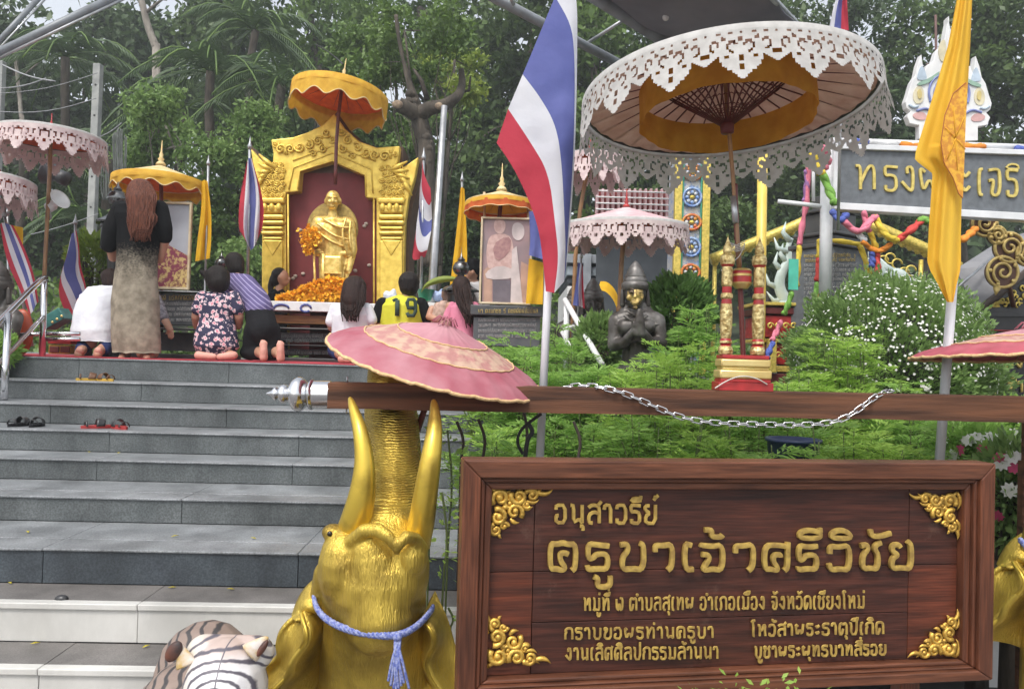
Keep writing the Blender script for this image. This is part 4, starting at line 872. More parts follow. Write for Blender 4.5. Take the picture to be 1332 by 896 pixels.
    if pole is not None:
        mb = MB(); mb.tube(smoothp([ctr+Vector(Euler(axes(nrm)).to_matrix() @ Vector((0, 0, rise*.9)))]+[Vector(p) for p in pole[0]], 1), pole[1], 10); mb.build('pole', pole[2], r_)
    return r_
lacew = mat('white_lace', (.66, .65, .63), (.54, .53, .51), rough=.85, scale=30, bump=.3, bscale=150, dist=.002, trans=.35)
lacep = mat('pale_pink_lace', (.72, .6, .58), (.55, .42, .42), rough=.85, scale=14, bump=.3, bscale=120, dist=.002, trans=.2)
pinkcloth = mat('faded_pink_cloth', (.66, .46, .46), (.5, .3, .32), rough=.8, scale=9)
brownlin = mat('rose_brown_lining', (.62, .42, .34), (.5, .3, .23), rough=.8, scale=12, trans=.5)
orangecl = mat('orange_inner_cloth', (.72, .36, .05), (.56, .24, .03), rough=.8, scale=10, trans=.6)
yelcl = mat('yellow_cloth', (.8, .5, .05), (.68, .38, .03), rough=.75, scale=14, trans=.35)
orred = mat('orange_red_lining', (.75, .17, .04), (.6, .12, .03), rough=.8, scale=14, trans=.4)
palecl = mat('cream_cloth', (.8, .68, .4), (.7, .5, .2), rough=.75, scale=10, trans=.2)
bamboo = mat('bamboo', (.32, .17, .07), (.2, .1, .045), rough=.45, scale=12, stretch=(3, 3, 1))
polered = mat('dark_red_pole', (.16, .03, .025), (.09, .02, .018), rough=.4, scale=14)
# big white lace parasol seen from below
ctr = at(944, 128.7, 2.7)
big = parasol('white_lace_parasol', 'huge white openwork lace parasol seen from below at the upper right, brown ribbed underside', ctr, .503, .12, (-.04, .105, 1), lacew, None, 32, 16, lacew, .33, (30, 34), None,
    ([at(949, 180, 2.69), at(956, 260, 2.66), at(962, 350, 2.63)], .0075, bamboo), brownlin, (orangecl, .6, .24), .05, web=(-.1, darkred), edge=lacew, rimr=.006)
MB().tube(smoothp([at(956, 240, 2.67), at(958, 300, 2.65), at(962, 350, 2.635), at(964, 400, 2.63), at(967, 468, 2.63)], 2), .0095, 10).build('lower_pole', polered, big)
MB().tube([at(953.5, 256, 2.655), at(957, 290, 2.64)], .0105, 10).build('metal_sleeve', galv, big)
for k in range(5): MB().tube([at(950, 316+k*2, 2.62), at(958, 319+k*2, 2.6), at(969, 314+k*2.5, 2.64)], .0018, 4).build('binding', lacew, big)
MB().tube(smoothp([at(969, 316, 2.63), at(962, 335, 2.61), at(945, 345, 2.6), at(938, 352, 2.59)], 2), .002, 4).build('binding', lacew, big)
# pink paper parasols
pk = mat('pink_silk', (.56, .26, .3), (.42, .09, .13), rough=.6, scale=7, bump=.3, bscale=60, dist=.002, trans=.3, contrast=(.3, .7))
pk2 = mat('faded_pink_silk', (.56, .3, .33), (.42, .15, .19), rough=.6, scale=5, bump=.3, bscale=60, dist=.002, trans=.15, contrast=(.3, .7))
gband = mat('brocade_band', (.5, .34, .25), (.42, .2, .18), rough=.6, metal=.1, scale=26, bump=.9, bscale=55, dist=.004, contrast=(.42, .58))
crm = mat('cream_fringe', (.72, .5, .26), (.58, .36, .18), rough=.9, scale=60, bump=.8, bscale=160, dist=.004)
def pinkpar(label, ctr, Rr, rise, nrm, polepts, outer=pk, spin=0):
    r_ = root('pink_parasol', label, 'parasol', tuple(ctr), axes(nrm), group='pink parasols above the elephants')
    def f(v0, v1):
        def g(u, v):
            a = 2*math.pi*u; vv = v0+(v1-v0)*v; r = Rr*vv; pl = .011*Rr*abs(math.sin(a*14))*vv; return (r*math.cos(a), r*math.sin(a), rise*(1-vv**1.18)-pl+.006*Rr*vnoise(a*3, vv*4)-(.025*Rr*max(0, vv-.9)/.1))
        return g
    for (nm, a, b, m_) in (('inner_panel', .05, .42, pk2), ('gold_band', .42, .70, gband), ('outer_panel', .70, 1.0, outer)):
        mb = MB(); mb.grid(f(a, b), 168, 8, True); mb.build(nm, m_, r_, local=True)
    for v_ in (.42, .70):
        mb = MB(); mb.tube([Vector(f(v_, v_)(k/168, 0))+Vector((0, 0, .002)) for k in range(168)], .0028, 5, closed=True); mb.build('cord', crm, r_, local=True)
    mb = MB(); mb.tube([Vector(f(1, 1)(k/168, 0))+Vector((0, 0, -.004+.003*vnoise(k*.9, 0))) for k in range(168)], [.0058+.002*vnoise(k*.7, 5) for k in range(168)], 7, closed=True); mb.build('rim_fringe', crm, r_, local=True)
    mb = MB(); mb.lathe([(.035*Rr*2, rise-.03), (.05*Rr, rise+.002), (.03*Rr, rise+.012), (.0, rise+.015)], seg=12); mb.build('cap', gband, r_, local=True)
    mb = MB(); 
    for k in range(26):
        a = random.uniform(0, 6.28); q = random.uniform(.02, .08)*Rr*2; mb.tube([(0, 0, rise), (q*math.cos(a)*.6, q*math.sin(a)*.6, rise+.02), (q*math.cos(a), q*math.sin(a), rise-.005)], .002, 4)
    tag(mb.build('ruffle', pk, r_, local=True), kind='stuff')
    MB().tube([ctr+Euler(axes(nrm)).to_matrix() @ Vector((0, 0, rise*.9))]+[Vector(p) for p in polepts], .011, 8).build('pole', polered, r_)
    b = MB(); b.tube([(.02*Rr, 0, rise*.95-.012), (Rr*.98, 0, -.02*Rr)], .0022, 4); o0 = b.build('rib', bamboo, r_, local=True)
    for k in range(1, 28): o = o0.copy(); COL.objects.link(o); o.rotation_euler = (0, 0, 2*math.pi*k/28)
    return r_
pinkpar('faded pink parasol with cream fringe and gold band, tilted over the left elephant trunk', at(568, 468, 2.72), .385, .135, (.25, -.17, 1), [at(553, 530, 2.7), at(543, 560, 2.72)])
pinkpar('dark pink parasol cut by the right edge in front of the black inscription wall', at(1345, 460, 2.9), .42, .1, (-.02, .03, 1), [at(1352, 600, 2.9)], outer=mat('deep_pink_silk', (.42, .09, .12), (.3, .05, .07), rough=.6, scale=8, bump=.3, bscale=60, dist=.002))
# lace and yellow parasols further back
gf = (gold, .2)
def lp(label, px, py, Y, rpx, nrm, rise, polepts, pm=bamboo, ll=.5, rep=14, two=True):
    return parasol('pink_lace_parasol', label, at(px, py, Y), rpx*Y/1000, rise*rpx*Y/1000, nrm, pinkcloth, 'pink and white lace parasols', 14, rep, lacep, ll, (16, 16), (redp, .14), ([at(a, b, Y) for a, b in polepts], .017, pm), orred, None, .05, edge=lacew, rimr=.006, second=lacep if two else None)
lp('pink and white lace parasol on a tall tan pole at the left', 66, 178, 6.9, 65, (0, .02, 1), .16, [(64, 240), (58, 350), (53, 458)], ll=.55)
lp('pink and white lace parasol cut by the left edge, below the taller one', -5, 235, 6.6, 46, (0, .1, 1), .3, [(-6, 300), (-8, 440)], ll=.9)
lp('lace parasol partly hidden behind the large striped flag, highest of the middle ones', 768, 205, 6.2, 42, (0, 0, 1), .25, [(750, 300), (744, 440)], ll=1.0, rep=12)
lp('wide lace parasol over the praying dark statue', 814, 293, 5.6, 80, (0, -.05, 1), .3, [(806, 370), (806, 460)], ll=.42, rep=16)
finc = (palecl, .26)
def yp(label, px, py, Y, rpx, nrm, rise, polepts, top=palecl, val=yelcl, vl=.38, lin=orred, amp=.02, pm=polered, d=.3):
    return parasol('yellow_parasol', label, at(px, py, Y), rpx*Y/1000, rise*rpx*Y/1000, nrm, top, 'yellow fringed parasols', 16, 12, None, finial=finc, pole=([at(a, b, Y) for a, b in polepts], .02, pm), lining=lin, kscal=(val, vl, 12, d, amp, palecl), edge=yelcl, band=.14, rimr=.008)
yp('yellow fringed parasol with orange lining above the shrine gable', 443, 122, 8.6, 62, (.1, .1, 1), .3, [(438, 170), (436, 240)], top=yelcl, vl=.45)
yp('pale yellow fringed parasol above the framed portrait on the left', 208, 236, 7.92, 57, (.0, .04, 1), .38, [(210, 262), (210, 440)], vl=.3, d=.4)
yp('yellow parasol with red orange rim above the monk portrait banner', 652, 266, 7.12, 47, (0, .08, 1), .4, [(648, 300), (648, 470)], val=orred, vl=.3, lin=yelcl, d=.1)
# ---------------- flags ----------------
fred = mat('flag_red', (.6, .07, .1), (.5, .05, .08), rough=.8, scale=3, trans=.35, bump=.5, bscale=13, dist=.012, spec=.2)
fwht = mat('flag_white', (.78, .78, .82), (.68, .68, .74), rough=.8, scale=3, trans=.35, bump=.5, bscale=13, dist=.012, spec=.2)
fblu = mat('flag_blue', (.17, .19, .46), (.1, .12, .34), rough=.8, scale=3, trans=.35, bump=.5, bscale=13, dist=.012, spec=.2)
fyel = mat('flag_yellow', (.82, .5, .03), (.7, .38, .02), rough=.75, scale=5, trans=.3, bump=.5, bscale=13, dist=.012, spec=.2)
fgold = mat('banner_gold', (.88, .56, .07), (.8, .45, .04), rough=.7, scale=3, trans=.35, stretch=(3, 3, .6), bump=.4, bscale=10, dist=.012, spec=.2)
def poly_at(P, t):
    P = [Vector(p) for p in P]; L = [0]
    for i in range(1, len(P)): L.append(L[-1]+(P[i]-P[i-1]).length)
    s = t*L[-1]
    for i in range(1, len(P)):
        if L[i] >= s-1e-9: return P[i-1].lerp(P[i], (s-L[i-1])/(L[i]-L[i-1]+1e-9))
    return P[-1]
def drape(par, curves, mats, Y, amp=.03, fold=5, nu=26, per=6, name='cloth', ph=0, slope=0):
    """cloth spanned between successive pixel curves; folds run along the curves and have real depth"""
    cs = [smoothp([(a, b, 0) for a, b in c], 2) for c in curves]; mb = MB(); K = len(curves)-1
    def fn(u, v):
        k = min(int(v*K), K-1); t = v*K-k; a = poly_at(cs[k], u); b = poly_at(cs[k+1], u); p = a.lerp(b, t)
        d = amp*math.sin(v*fold*2*math.pi+ph+u*2.5)*(.35+.65*u)+amp*.4*vnoise(p.x*.03, p.y*.03, Y)+slope*v
        return at(p.x, p.y, Y+d)
    mb.grid(fn, nu, K*per, mi=(lambda u, v: min(int(v*K), K-1) % 99) if len(mats) > 1 else 0)
    return mb.build(name, mats, par)
def pole(par, a, b, r, m, Y, cap=True, Y2=None):
    A_, B_ = at(*a, Y), at(*b, Y2 or Y); mb = MB(); mb.tube([A_, B_], r, 10); mb.build('pole', m, par)
    if cap: MB().lathe([(0, 0), (r*1.4, .0), (r*1.7, r*2), (r*.9, r*4), (r*.5, r*6), (0, r*9)], A_, 10).build('pole_tip', galv, par)
pv = mat('white_pvc_pipe', (.62, .63, .66), (.42, .42, .44), rough=.35, scale=5, stretch=(6, 6, .8), contrast=(.45, .75))
thai = [fred, fwht, fblu, fwht, fred]
f1 = root('flag', 'very large striped flag hanging on the white pole in front of the garden', 'flag', at(703, 590, 2.9), group='red white and blue striped flags')
C0 = [(646, 186), (672, 224), (700, 290), (707, 345), (710, 379)]; C1 = [(661, 142), (690, 185), (714, 225), (722, 290), (727, 335), (721, 381)]
C2 = [(680, 97), (705, 130), (724, 165), (731, 215), (734, 280), (736, 320), (734, 366)]; C3 = [(722, -4), (742, 30), (747, 60), (748, 130), (745, 220), (740, 290), (736, 350)]; C4 = [(742, -30), (751, 0), (751, 60), (750, 130), (747, 220), (742, 290), (737, 345)]
drape(f1, [C0, C1, C2, C3, C4], [fred, fwht, fblu, fwht], 2.86, .022, 1.1, 40, 8, slope=.12)
pole(f1, (719, 250), (702, 600), .0155, pv, 2.95)
MB().tube([at(702, 598, 2.95), at(702, 598, 2.95)*1]+[Vector((at(702, 598, 2.95).x, 2.95, .95))], .0145, 8).build('pole_foot', pv, f1)
f2 = root('banner', 'long orange yellow banner with a red emblem on the white pole at the right', 'flag', at(1225, 590, 2.9), group=None)
BR = [(-8, 1246, 1265), (60, 1233, 1262), (130, 1212, 1258), (198, 1191, 1254), (208, 1190, 1254), (216, 1200, 1253), (226, 1213, 1252), (300, 1208, 1250), (340, 1206, 1250), (352, 1210, 1249), (368, 1219, 1245), (393, 1232, 1240)]
def bfn(u, v):
    y = -8+401*v; L_ = np.interp(y, [q[0] for q in BR], [q[1] for q in BR]); R_ = np.interp(y, [q[0] for q in BR], [q[2] for q in BR]); x = L_+(R_-L_)*u
    d = .013*math.sin(u*7+v*1.5)+.006*math.sin(u*17+v*4+1)+.012*vnoise(x*.02, y*.012, 3)+.03*(1-u)*math.exp(-((y-150)/70)**2); return at(x, y-4*math.sin(u*3.14)*(1 if 190 < y < 225 else 0), 2.86+d)
MB().grid(bfn, 30, 110).build('cloth', fgold, f2)
pole(f2, (1242, 330), (1222, 600), .0175, pv, 2.95, cap=False)
MB().tube([at(1222, 598, 2.95), Vector((at(1222, 598, 2.95).x, 2.95, .95))], .0165, 8).build('pole_foot', pv, f2)
# printed wheel emblem on the banner
embr = mat('emblem_print', (.62, .27, .04), (.8, .46, .05), rough=.7, scale=55, contrast=(.42, .58), trans=.2)
emb = MB()
def ef(u, v):
    cs_ = [(1226, 200), (1228, 150), (1237, 125), (1256, 110)], [(1224, 205), (1231, 225), (1243, 240), (1250, 255)]
    t = u; a = poly_at(smoothp([(x, y, 0) for x, y in [(1256, 108), (1240, 122), (1229, 150), (1224, 185), (1228, 212), (1240, 232), (1247, 252), (1252, 258)]], 2), t)
    b = Vector((1258.5-6*t, a.y, 0)); p = a.lerp(b, v); return at(p.x, p.y, 2.825)
emb.grid(ef, 24, 5); emb.build('emblem', embr, f2)
MB().tube([at(x, y, 2.824) for x, y in [(1256, 108), (1240, 122), (1229, 150), (1224, 185), (1228, 212), (1240, 232), (1247, 252), (1252, 258)]], .002, 4).build('emblem_border', mat('emblem_line', (.45, .14, .03), rough=.7), f2)
for k in range(6):
    MB().tube([at(1243, 180, 2.822), at(1243+14*math.cos(k*1.05-1.4), 180-42*math.sin(k*1.05-1.4), 2.822)], .0016, 4).build('emblem_spoke', fgold, f2)
GF = 'red white and blue striped flags'
def sflag(label, Y, curves, polea, poleb, mats=thai, pr=.012, amp=.03, cat='flag', group=GF, cap=True, pm=galv, fold=1.5):
    r_ = root('flag', label, cat, at(*poleb, Y), group=group); drape(r_, curves, mats, Y-.03, amp, fold, 22, 5)
    if polea: pole(r_, polea, poleb, pr, pm, Y, cap)
    return r_
# leaning striped flag left, by the white shirted visitor
sflag('striped flag hanging limp beside the white shirted kneeling visitor at the left', 7.3, [[(90, 325), (80, 352), (75, 380), (84, 405), (97, 425)], [(91, 312), (84, 345), (77, 362), (90, 392), (101, 420)], [(93, 305), (88, 330), (80, 352), (98, 385), (105, 412)], [(96, 302), (100, 330), (97, 355), (108, 380), (110, 402)], [(98, 300), (102, 325), (102, 350), (112, 378), (112, 398)], [(99, 299), (103, 318), (104, 345), (112, 370), (113, 390)]], (98, 292), (100, 440))
sflag('striped flag slanting down at the far left edge beside the yellow flag', 6.8, [[(0, 292), (8, 340), (30, 385), (38, 410)], [(2, 290), (14, 335), (33, 380), (40, 408)], [(6, 290), (20, 330), (36, 372), (43, 405)], [(12, 292), (25, 325), (38, 362), (46, 398)], [(14, 293), (28, 322), (42, 360), (48, 395)], [(17, 293), (31, 320), (45, 358), (50, 392)]], (6, 282), (42, 450), [fred, fwht, fblu, fwht, fred], fold=.8)
sflag('plain yellow flag at the far left edge behind the tan pole', 7.0, [[(10, 292), (14, 320), (26, 352)], [(30, 296), (30, 320), (28, 352)]], (10, 280), (12, 440), [fyel], cat='flag', group='yellow flags')
sflag('yellow flag hanging between the framed portrait and the shrine', 7.7, [[(262, 236), (262, 275), (257, 310), (254, 340)], [(266, 234), (268, 275), (266, 310), (264, 338)], [(270, 236), (275, 275), (275, 310), (273, 336)]], (271, 215), (266, 400), [fyel], group='yellow flags', amp=.04)
sflag('striped flag on the pole just left of the golden shrine', 8.2, [[(321, 212), (311, 260), (310, 302), (318, 306)], [(322, 210), (318, 260), (316, 302), (322, 318)], [(323, 206), (325, 255), (322, 300), (326, 326)], [(326, 206), (334, 250), (331, 295), (330, 322)], [(327, 206), (338, 250), (338, 290), (335, 312)], [(328, 208), (341, 252), (344, 280), (340, 300)]], (325, 194), (322, 370), pr=.016, amp=.05, fold=2.2)
sflag('striped flag on the pole just right of the golden shrine', 8.2, [[(540, 312), (536, 330), (537, 340), (553, 334)], [(542, 290), (540, 312), (545, 330), (556, 325)], [(545, 270), (545, 290), (550, 312), (561, 300)], [(546, 245), (545, 275), (556, 290), (562, 285)], [(549, 225), (548, 250), (558, 270), (561, 262)], [(549, 208), (551, 225), (557, 240), (560, 245)]], (551, 208), (547, 395), pr=.016, amp=.04)
sflag('yellow flag on the thin pole beside the grey flagpole', 7.9, [[(599, 245), (594, 300), (588, 350), (585, 372)], [(601, 243), (600, 300), (597, 350), (596, 371)], [(604, 246), (607, 300), (608, 345), (606, 370)]], (601, 236), (599, 400), [fyel], group='yellow flags', amp=.03)
sflag('small striped flag below the lace parasol beside the white handrail', 5.9, [[(752, 342), (749, 370), (745, 397)], [(755, 342), (752, 370), (753, 398)], [(757, 344), (756, 372), (758, 400)], [(758, 346), (759, 374), (761, 402)]], (756, 336), (750, 440), [fblu, fwht, fred], pr=.008)
sflag('top of a striped flag standing beyond the big lace parasol', 5.0, [[(1079, 34), (1085, 5), (1092, -12)], [(1085, 36), (1089, 5), (1095, -12)], [(1094, 38), (1095, 5), (1098, -12)], [(1104, 40), (1102, 5), (1101, -12)]], (1097, -20), (1090, 300), [fwht, fblu, fred], pr=.01, cap=False)
sflag('blue flag hanging behind the large striped flag', 6.6, [[(688, 275), (690, 310), (688, 332)], [(709, 275), (709, 310), (708, 338)]], (710, 262), (708, 400), [fblu], group='plain flags by the monk banner', cat='flag')
sflag('yellow flag hanging below the blue one beside the monk banner', 6.7, [[(688, 336), (686, 365), (684, 395)], [(708, 342), (707, 365), (706, 396)]], None, (706, 396), [fyel], group='plain flags by the monk banner', cat='flag')
# poles
gp = root('flagpole', 'tall pale grey steel pole right of the shrine', 'pole', at(563, 400, 8.6)); P_ = [at(578, 138, 8.6), at(563, 360, 8.6)]; P_.append(Vector((P_[1].x-.03, 8.6, 1.5))); MB().tube(P_, [.034, .046, .048], 12).build('shaft', galv, gp)
conc = mat('concrete', (.36, .37, .35), (.24, .25, .24), rough=.9, scale=6, bump=.4, bscale=50, dist=.005)
for (px, t_, w_, lab) in ((127, 84, .1, 'square concrete utility post behind the red haired visitor'), (1, 80, .09, 'concrete post cut by the left edge')):
    a = at(px+1, t_, 10.5); r_ = root('concrete_post', lab, 'post', (a.x, 10.5, 1.5), group='concrete posts'); mb = MB(); mb.box((a.x, 10.5, (a.z+1.5)/2), (w_, w_, a.z-1.5)); mb.build('shaft', conc, r_, smooth=False, bevel=.008)
    for k in range(9): MB().tube([(a.x-.0, 10.5-w_/2-.004, a.z-.3-k*.42), (a.x, 10.5-w_/2+.004, a.z-.3-k*.42)], .014, 8).build('bolt_hole', black, r_)
wire = mat('wire', (.35, .36, .37), rough=.5); cable = mat('dark_cable', (.03, .03, .03), rough=.6)
for (a, b, sg_, lab, m_, r_) in (((2, 84), (72, 106), 4, 'upper pale twisted wire from the left post', wire, .014), ((2, 115), (60, 102), 3, 'lower pale wire rising from the left post', wire, .012), ((-5, 145), (125, 128), 8, 'thin wire sagging between the two concrete posts', wire, .007), ((-5, 122), (127, 95), 6, 'thin wire between the tops of the concrete posts', wire, .006), ((130, 178), (158, 160), 2, 'short wire running right from the concrete post', wire, .008), ((40, 305), (128, 278), 2, 'thin dark cord tied to the concrete post', wire, .007)):
    P = [at(a[0]+(b[0]-a[0])*t, a[1]+(b[1]-a[1])*t+sg_*math.sin(math.pi*t), 10.4) for t in np.linspace(0, 1, 9)]; o = MB().tube(P, r_*.8, 5).build('wire', m_); tag(o, lab, 'wire', 'wires by the concrete posts')
vines = root('hanging_vines', 'grey mass of hanging dry vines behind the concrete post', 'vines', at(155, 330, 12.4))
for k in range(26):
    x = random.uniform(132, 165); t_ = 162+abs(x-157)*1.1+random.uniform(0, 12); P = [at(x+random.uniform(-3, 3)*q, t_+(260-t_)*q, 12.4) for q in (0, .25, .5, .75, 1)]; MB().tube(smoothp(P, 1), .009, 4).build('vine', mat('dry_vine', (.13, .14, .13), (.08, .09, .08), rough=.9), vines)
# ---------------- shrine ----------------
SY = 8.9; sh = Flat(436, 465, SY, R(0)); 
shr = sh.root('shrine', 'golden gabled shrine with carved flame finials and a maroon niche holding the monk statue', 'shrine')
def U(pts): return [sh.uv(a, b) for a, b in pts]
maroon = mat('maroon_wall', (.19, .028, .03), (.14, .02, .022), rough=.7, scale=5)
brownedge = mat('brown_edge', (.11, .06, .035), (.07, .04, .025), rough=.7, scale=12)
out = [(438, 152), (452, 172), (470, 188), (492, 196), (522, 194), (520, 212), (514, 228), (530, 219), (546, 208), (541, 235), (533, 262), (529, 290), (528, 330), (527, 384), (528, 460), (492, 460), (492, 262), (478, 260), (477, 232), (436, 214), (395, 226), (393, 252), (376, 254), (377, 460), (345, 460), (345, 384), (345, 330), (346, 290), (342, 262), (336, 235), (331, 197), (342, 210), (359, 222), (360, 204), (357, 186), (385, 183), (405, 176), (425, 166)]
edge = [(438, 145), (454, 168), (472, 184), (494, 193), (524, 190), (523, 210), (519, 223), (530, 215), (550, 203), (545, 236), (537, 264), (533, 290), (532, 330), (531, 462), (341, 462), (341, 330), (342, 290), (338, 262), (332, 236), (327, 190), (342, 205), (355, 216), (356, 204), (353, 182), (385, 179), (404, 172), (424, 160)]
MB().ext(U(edge), .02, .5).build('back_board', brownedge, shr, local=True, smooth=False)
MB().ext(U([(376, 215), (493, 215), (493, 462), (376, 462)]), -.06, .015).build('niche_wall', maroon, shr, local=True, smooth=False) if 0 else None
# maroon niche: back and side walls set behind the gold arch
nb = U([(377, 225), (492, 225), (492, 460), (377, 460)])
MB().ext(nb, .012, .02).build('niche_wall', maroon, shr, local=True, smooth=False)
def arch(o, y0, y1, m, nm):
    mb = MB(); mb.ext(U(o), y0, y1); ob = mb.build(nm, m, shr, local=True, smooth=False, bevel=.012); return ob
arch(out, -.13, .01, gold_yel, 'arch')
sm = 14*SY/1000/1000
def srib(pts, w, y=-.135, m=gold_yel, nm='moulding'):
    P = [(a, y, b) for a, b in U(pts)]; MB().tube(P, w*SY/1000, 6, fdir=(0, 1, 0), flat=.8).build(nm, m, shr, local=True)
srib([(392, 250), (394, 226), (436, 213), (478, 231), (479, 258)], 1.4); srib([(380, 250), (386, 222), (436, 203), (486, 224), (488, 255)], 1.1); srib([(385, 213), (436, 194), (490, 213)], 1.1)
srib([(379, 256), (380, 455)], 1.3); srib([(489, 262), (489, 455)], 1.3)
# carved scrolls along the gable
def sscroll(px, py, r, a0, mir):
    c = sh.uv(px, py); mb = MB(); u_ = SY/1000; P = []; rs = []
    for i in range(15):
        t = i/14; q = a0+mir*1.4*2*math.pi*t; rr = r*u_*(1-.85*t); P.append((c[0]+rr*math.cos(q), -.14-.02*t, c[1]+rr*math.sin(q))); rs.append(r*u_*.24*(1.05-.5*t))
    mb.tube(P, rs, 6, fdir=(0, 1, 0), flat=1.2); mb.ell(P[-1], r*u_*.26, 8, 5); mb.build('carved_scroll', gold_yel, shr, local=True)
for i, (px, py, r) in enumerate([(447, 176, 6), (456, 187, 6.5), (468, 196, 6.5), (479, 203, 7), (491, 206, 7), (503, 208, 7.5), (511, 202, 5), (450, 198, 6), (462, 207, 5), (516, 204, 4), (428, 178, 6), (418, 188, 6.5), (406, 193, 6.5), (394, 196, 7), (382, 199, 7), (370, 199, 7.5), (363, 192, 5), (424, 198, 6), (411, 204, 5), (436, 186, 5)]):
    sscroll(px, py, r, 1.2*i, 1 if i % 2 else -1)
random.seed(3)
for (x0_, x1_, y0_, y1_) in ((346, 376, 218, 262), (496, 530, 222, 266)):
    for j in range(6):
        for i in range(4):
            px = x0_+(x1_-x0_)*(i+.5+.4*(j % 2))/4.4; py = y0_+(y1_-y0_)*j/5.5; sscroll(px, py, 4.2, random.uniform(0, 6), random.choice((-1, 1)))
for k in range(5):
    a = U([(508+k*4, 226+k*1.5), (532+k*1.5, 214+k*11)]); MB().tube([(a[0][0], -.14, a[0][1]), ((a[0][0]+a[1][0])/2, -.16, (a[0][1]+a[1][1])/2-.01), (a[1][0], -.14, a[1][1])], [.02, .03, .008], 6).build('flame', gold_yel, shr, local=True)
    a = U([(365-k*4, 224+k*1.5), (342-k*1.0, 205+k*11)]); MB().tube([(a[0][0], -.14, a[0][1]), ((a[0][0]+a[1][0])/2, -.16, (a[0][1]+a[1][1])/2-.01), (a[1][0], -.14, a[1][1])], [.02, .03, .008], 6).build('flame', gold_yel, shr, local=True)
# columns: carved capital, rings, plain shaft
for (ca, cb) in ((347, 374), (497, 527)):
    for (y_, h_, ex) in ((262, 7, 2), (271, 10, 0), (283, 6, 1), (291, 5, 2), (298, 4, 0), (304, 5, 1), (311, 4, -1)):
        o_ = U([(ca-ex, y_), (cb+ex, y_), (cb+ex, y_+h_), (ca-ex, y_+h_)]); MB().ext(o_, -.19-.01*ex, -.1).build('capital_ring', gold_yel, shr, local=True, smooth=False, bevel=.02)
    o_ = U([(ca, 316), (cb-1, 316), (cb-1, 458), (ca, 458)]); MB().ext(o_, -.17, -.1).build('column_shaft', gold_yel, shr, local=True, smooth=False, bevel=.01)
    for i in range(3):
        p = sh.uv(ca+4+i*9, 274); MB().ell((p[0], -.19, p[1]), (.035, .03, .05), 8, 6).build('petal', gold_yel, shr, local=True)
    mb = MB(); c1 = sh.uv((ca+cb)/2, 330); mb.ext([(c1[0]-.11, c1[1]+.13), (c1[0]+.11, c1[1]+.13), (c1[0], c1[1]-.05)], -.18, -.16); mb.build('hanging_leaf', gold_yel, shr, local=True, smooth=False, bevel=.01)
# stepped black stone altar
blkst = mat('black_stone', (.04, .042, .045), (.07, .07, .07), rough=.3, scale=8, detail=8)
plq = mat('plaque_stone', (.1, .105, .11), (.07, .075, .08), rough=.35, scale=10)
al = root('altar', 'black stone stepped altar with inscribed front and orange wooden ledge below the shrine', 'altar', at(436, 470, 7.9))
for (x0_, x1_, y0_, y1_, Ya, Yb, m_, nm) in ((352, 540, 391, 409, 8.02, 8.52, white, 'altar_cloth'), (356, 520, 409, 425, 8.1, 8.5, mat('orange_wood', (.3, .13, .04), (.16, .06, .02), rough=.5, scale=6, stretch=(1, 1, 8)), 'wooden_ledge'), (352, 525, 425, 432, 8.02, 8.5, blkst, 'stone_course'), (362, 520, 432, 447, 8.12, 8.5, plq, 'inscribed_course'), (350, 525, 447, 453, 7.95, 8.5, blkst, 'stone_course'), (360, 522, 453, 464, 8.06, 8.5, plq, 'inscribed_course'), (345, 528, 464, 474, 7.9, 8.5, blkst, 'stone_course')):
    a = at(x0_, y0_, Ya); b = at(x1_, y1_, Ya); MB().box(((a.x+b.x)/2, (Ya+Yb)/2, (a.z+b.z)/2+.0), (b.x-a.x, Yb-Ya, abs(a.z-b.z)-.003)).build(nm, m_, al, smooth=False, bevel=.006)
gtx = mat('gold_inscription', (.5, .38, .12), rough=.5, metal=.2)
gry = mat('grey_inscription', (.36, .36, .35), rough=.7)
def faint(par, fl, x0, x1, y, h, m, seed, gap=.25, yoff=-.004, name='inscription'):
    """a line of small carved characters, too fine to read in the photograph"""
    rr = random.Random(seed); mb = MB(); x = x0; gl = list('กขคงจชดตทนบพมยรลวสหอา'); pm = (fl.uv(x0+10, y)[0]-fl.uv(x0, y)[0])/10
    while x < x1:
        if rr.random() < gap*.35: x += h*.6; continue
        g = G[rr.choice(gl)]
        for st in g[1]: mb.tube([(q[0], yoff, q[1]) for q in [fl.uv(x+a*h*.85, y-b*h) for a, b in st]], h*.085*pm, 4, fdir=(0, 1, 0), flat=.5, cap=False)
        if rr.random() < .3:
            q = fl.uv(x+h*.35, y-h*1.25); q2 = fl.uv(x+h*.7, y-h*1.35); mb.tube([(q[0], yoff, q[1]), (q2[0], yoff, q2[1])], h*.08*pm, 4, fdir=(0, 1, 0), flat=.5)
        x += (g[0]+.12)*h*.85
    o = mb.build(name, m, par, local=True); o['kind'] = 'stuff'; return o
fa = Flat(436, 440, 8.12)
def pl_text(par, label_fl, *a, **k): return faint(par, label_fl, *a, **k)
ar = root('#tmp', None, None, fa.o) if 0 else None
def faintw(par, Y, x0, x1, y, h, m, seed):
    fl = Flat((x0+x1)/2, y, Y); off = fl.o-Vector(par.location); o = faint(par, fl, x0, x1, y, h, m, seed); o.location = off; return o
for i, (y_, x0_, x1_) in enumerate(((439, 366, 500), (445, 372, 512))): faintw(al, 8.115, x0_, x1_, y_, 4, gry, i)
faintw(al, 8.055, 366, 505, 461, 4, gry, 9)
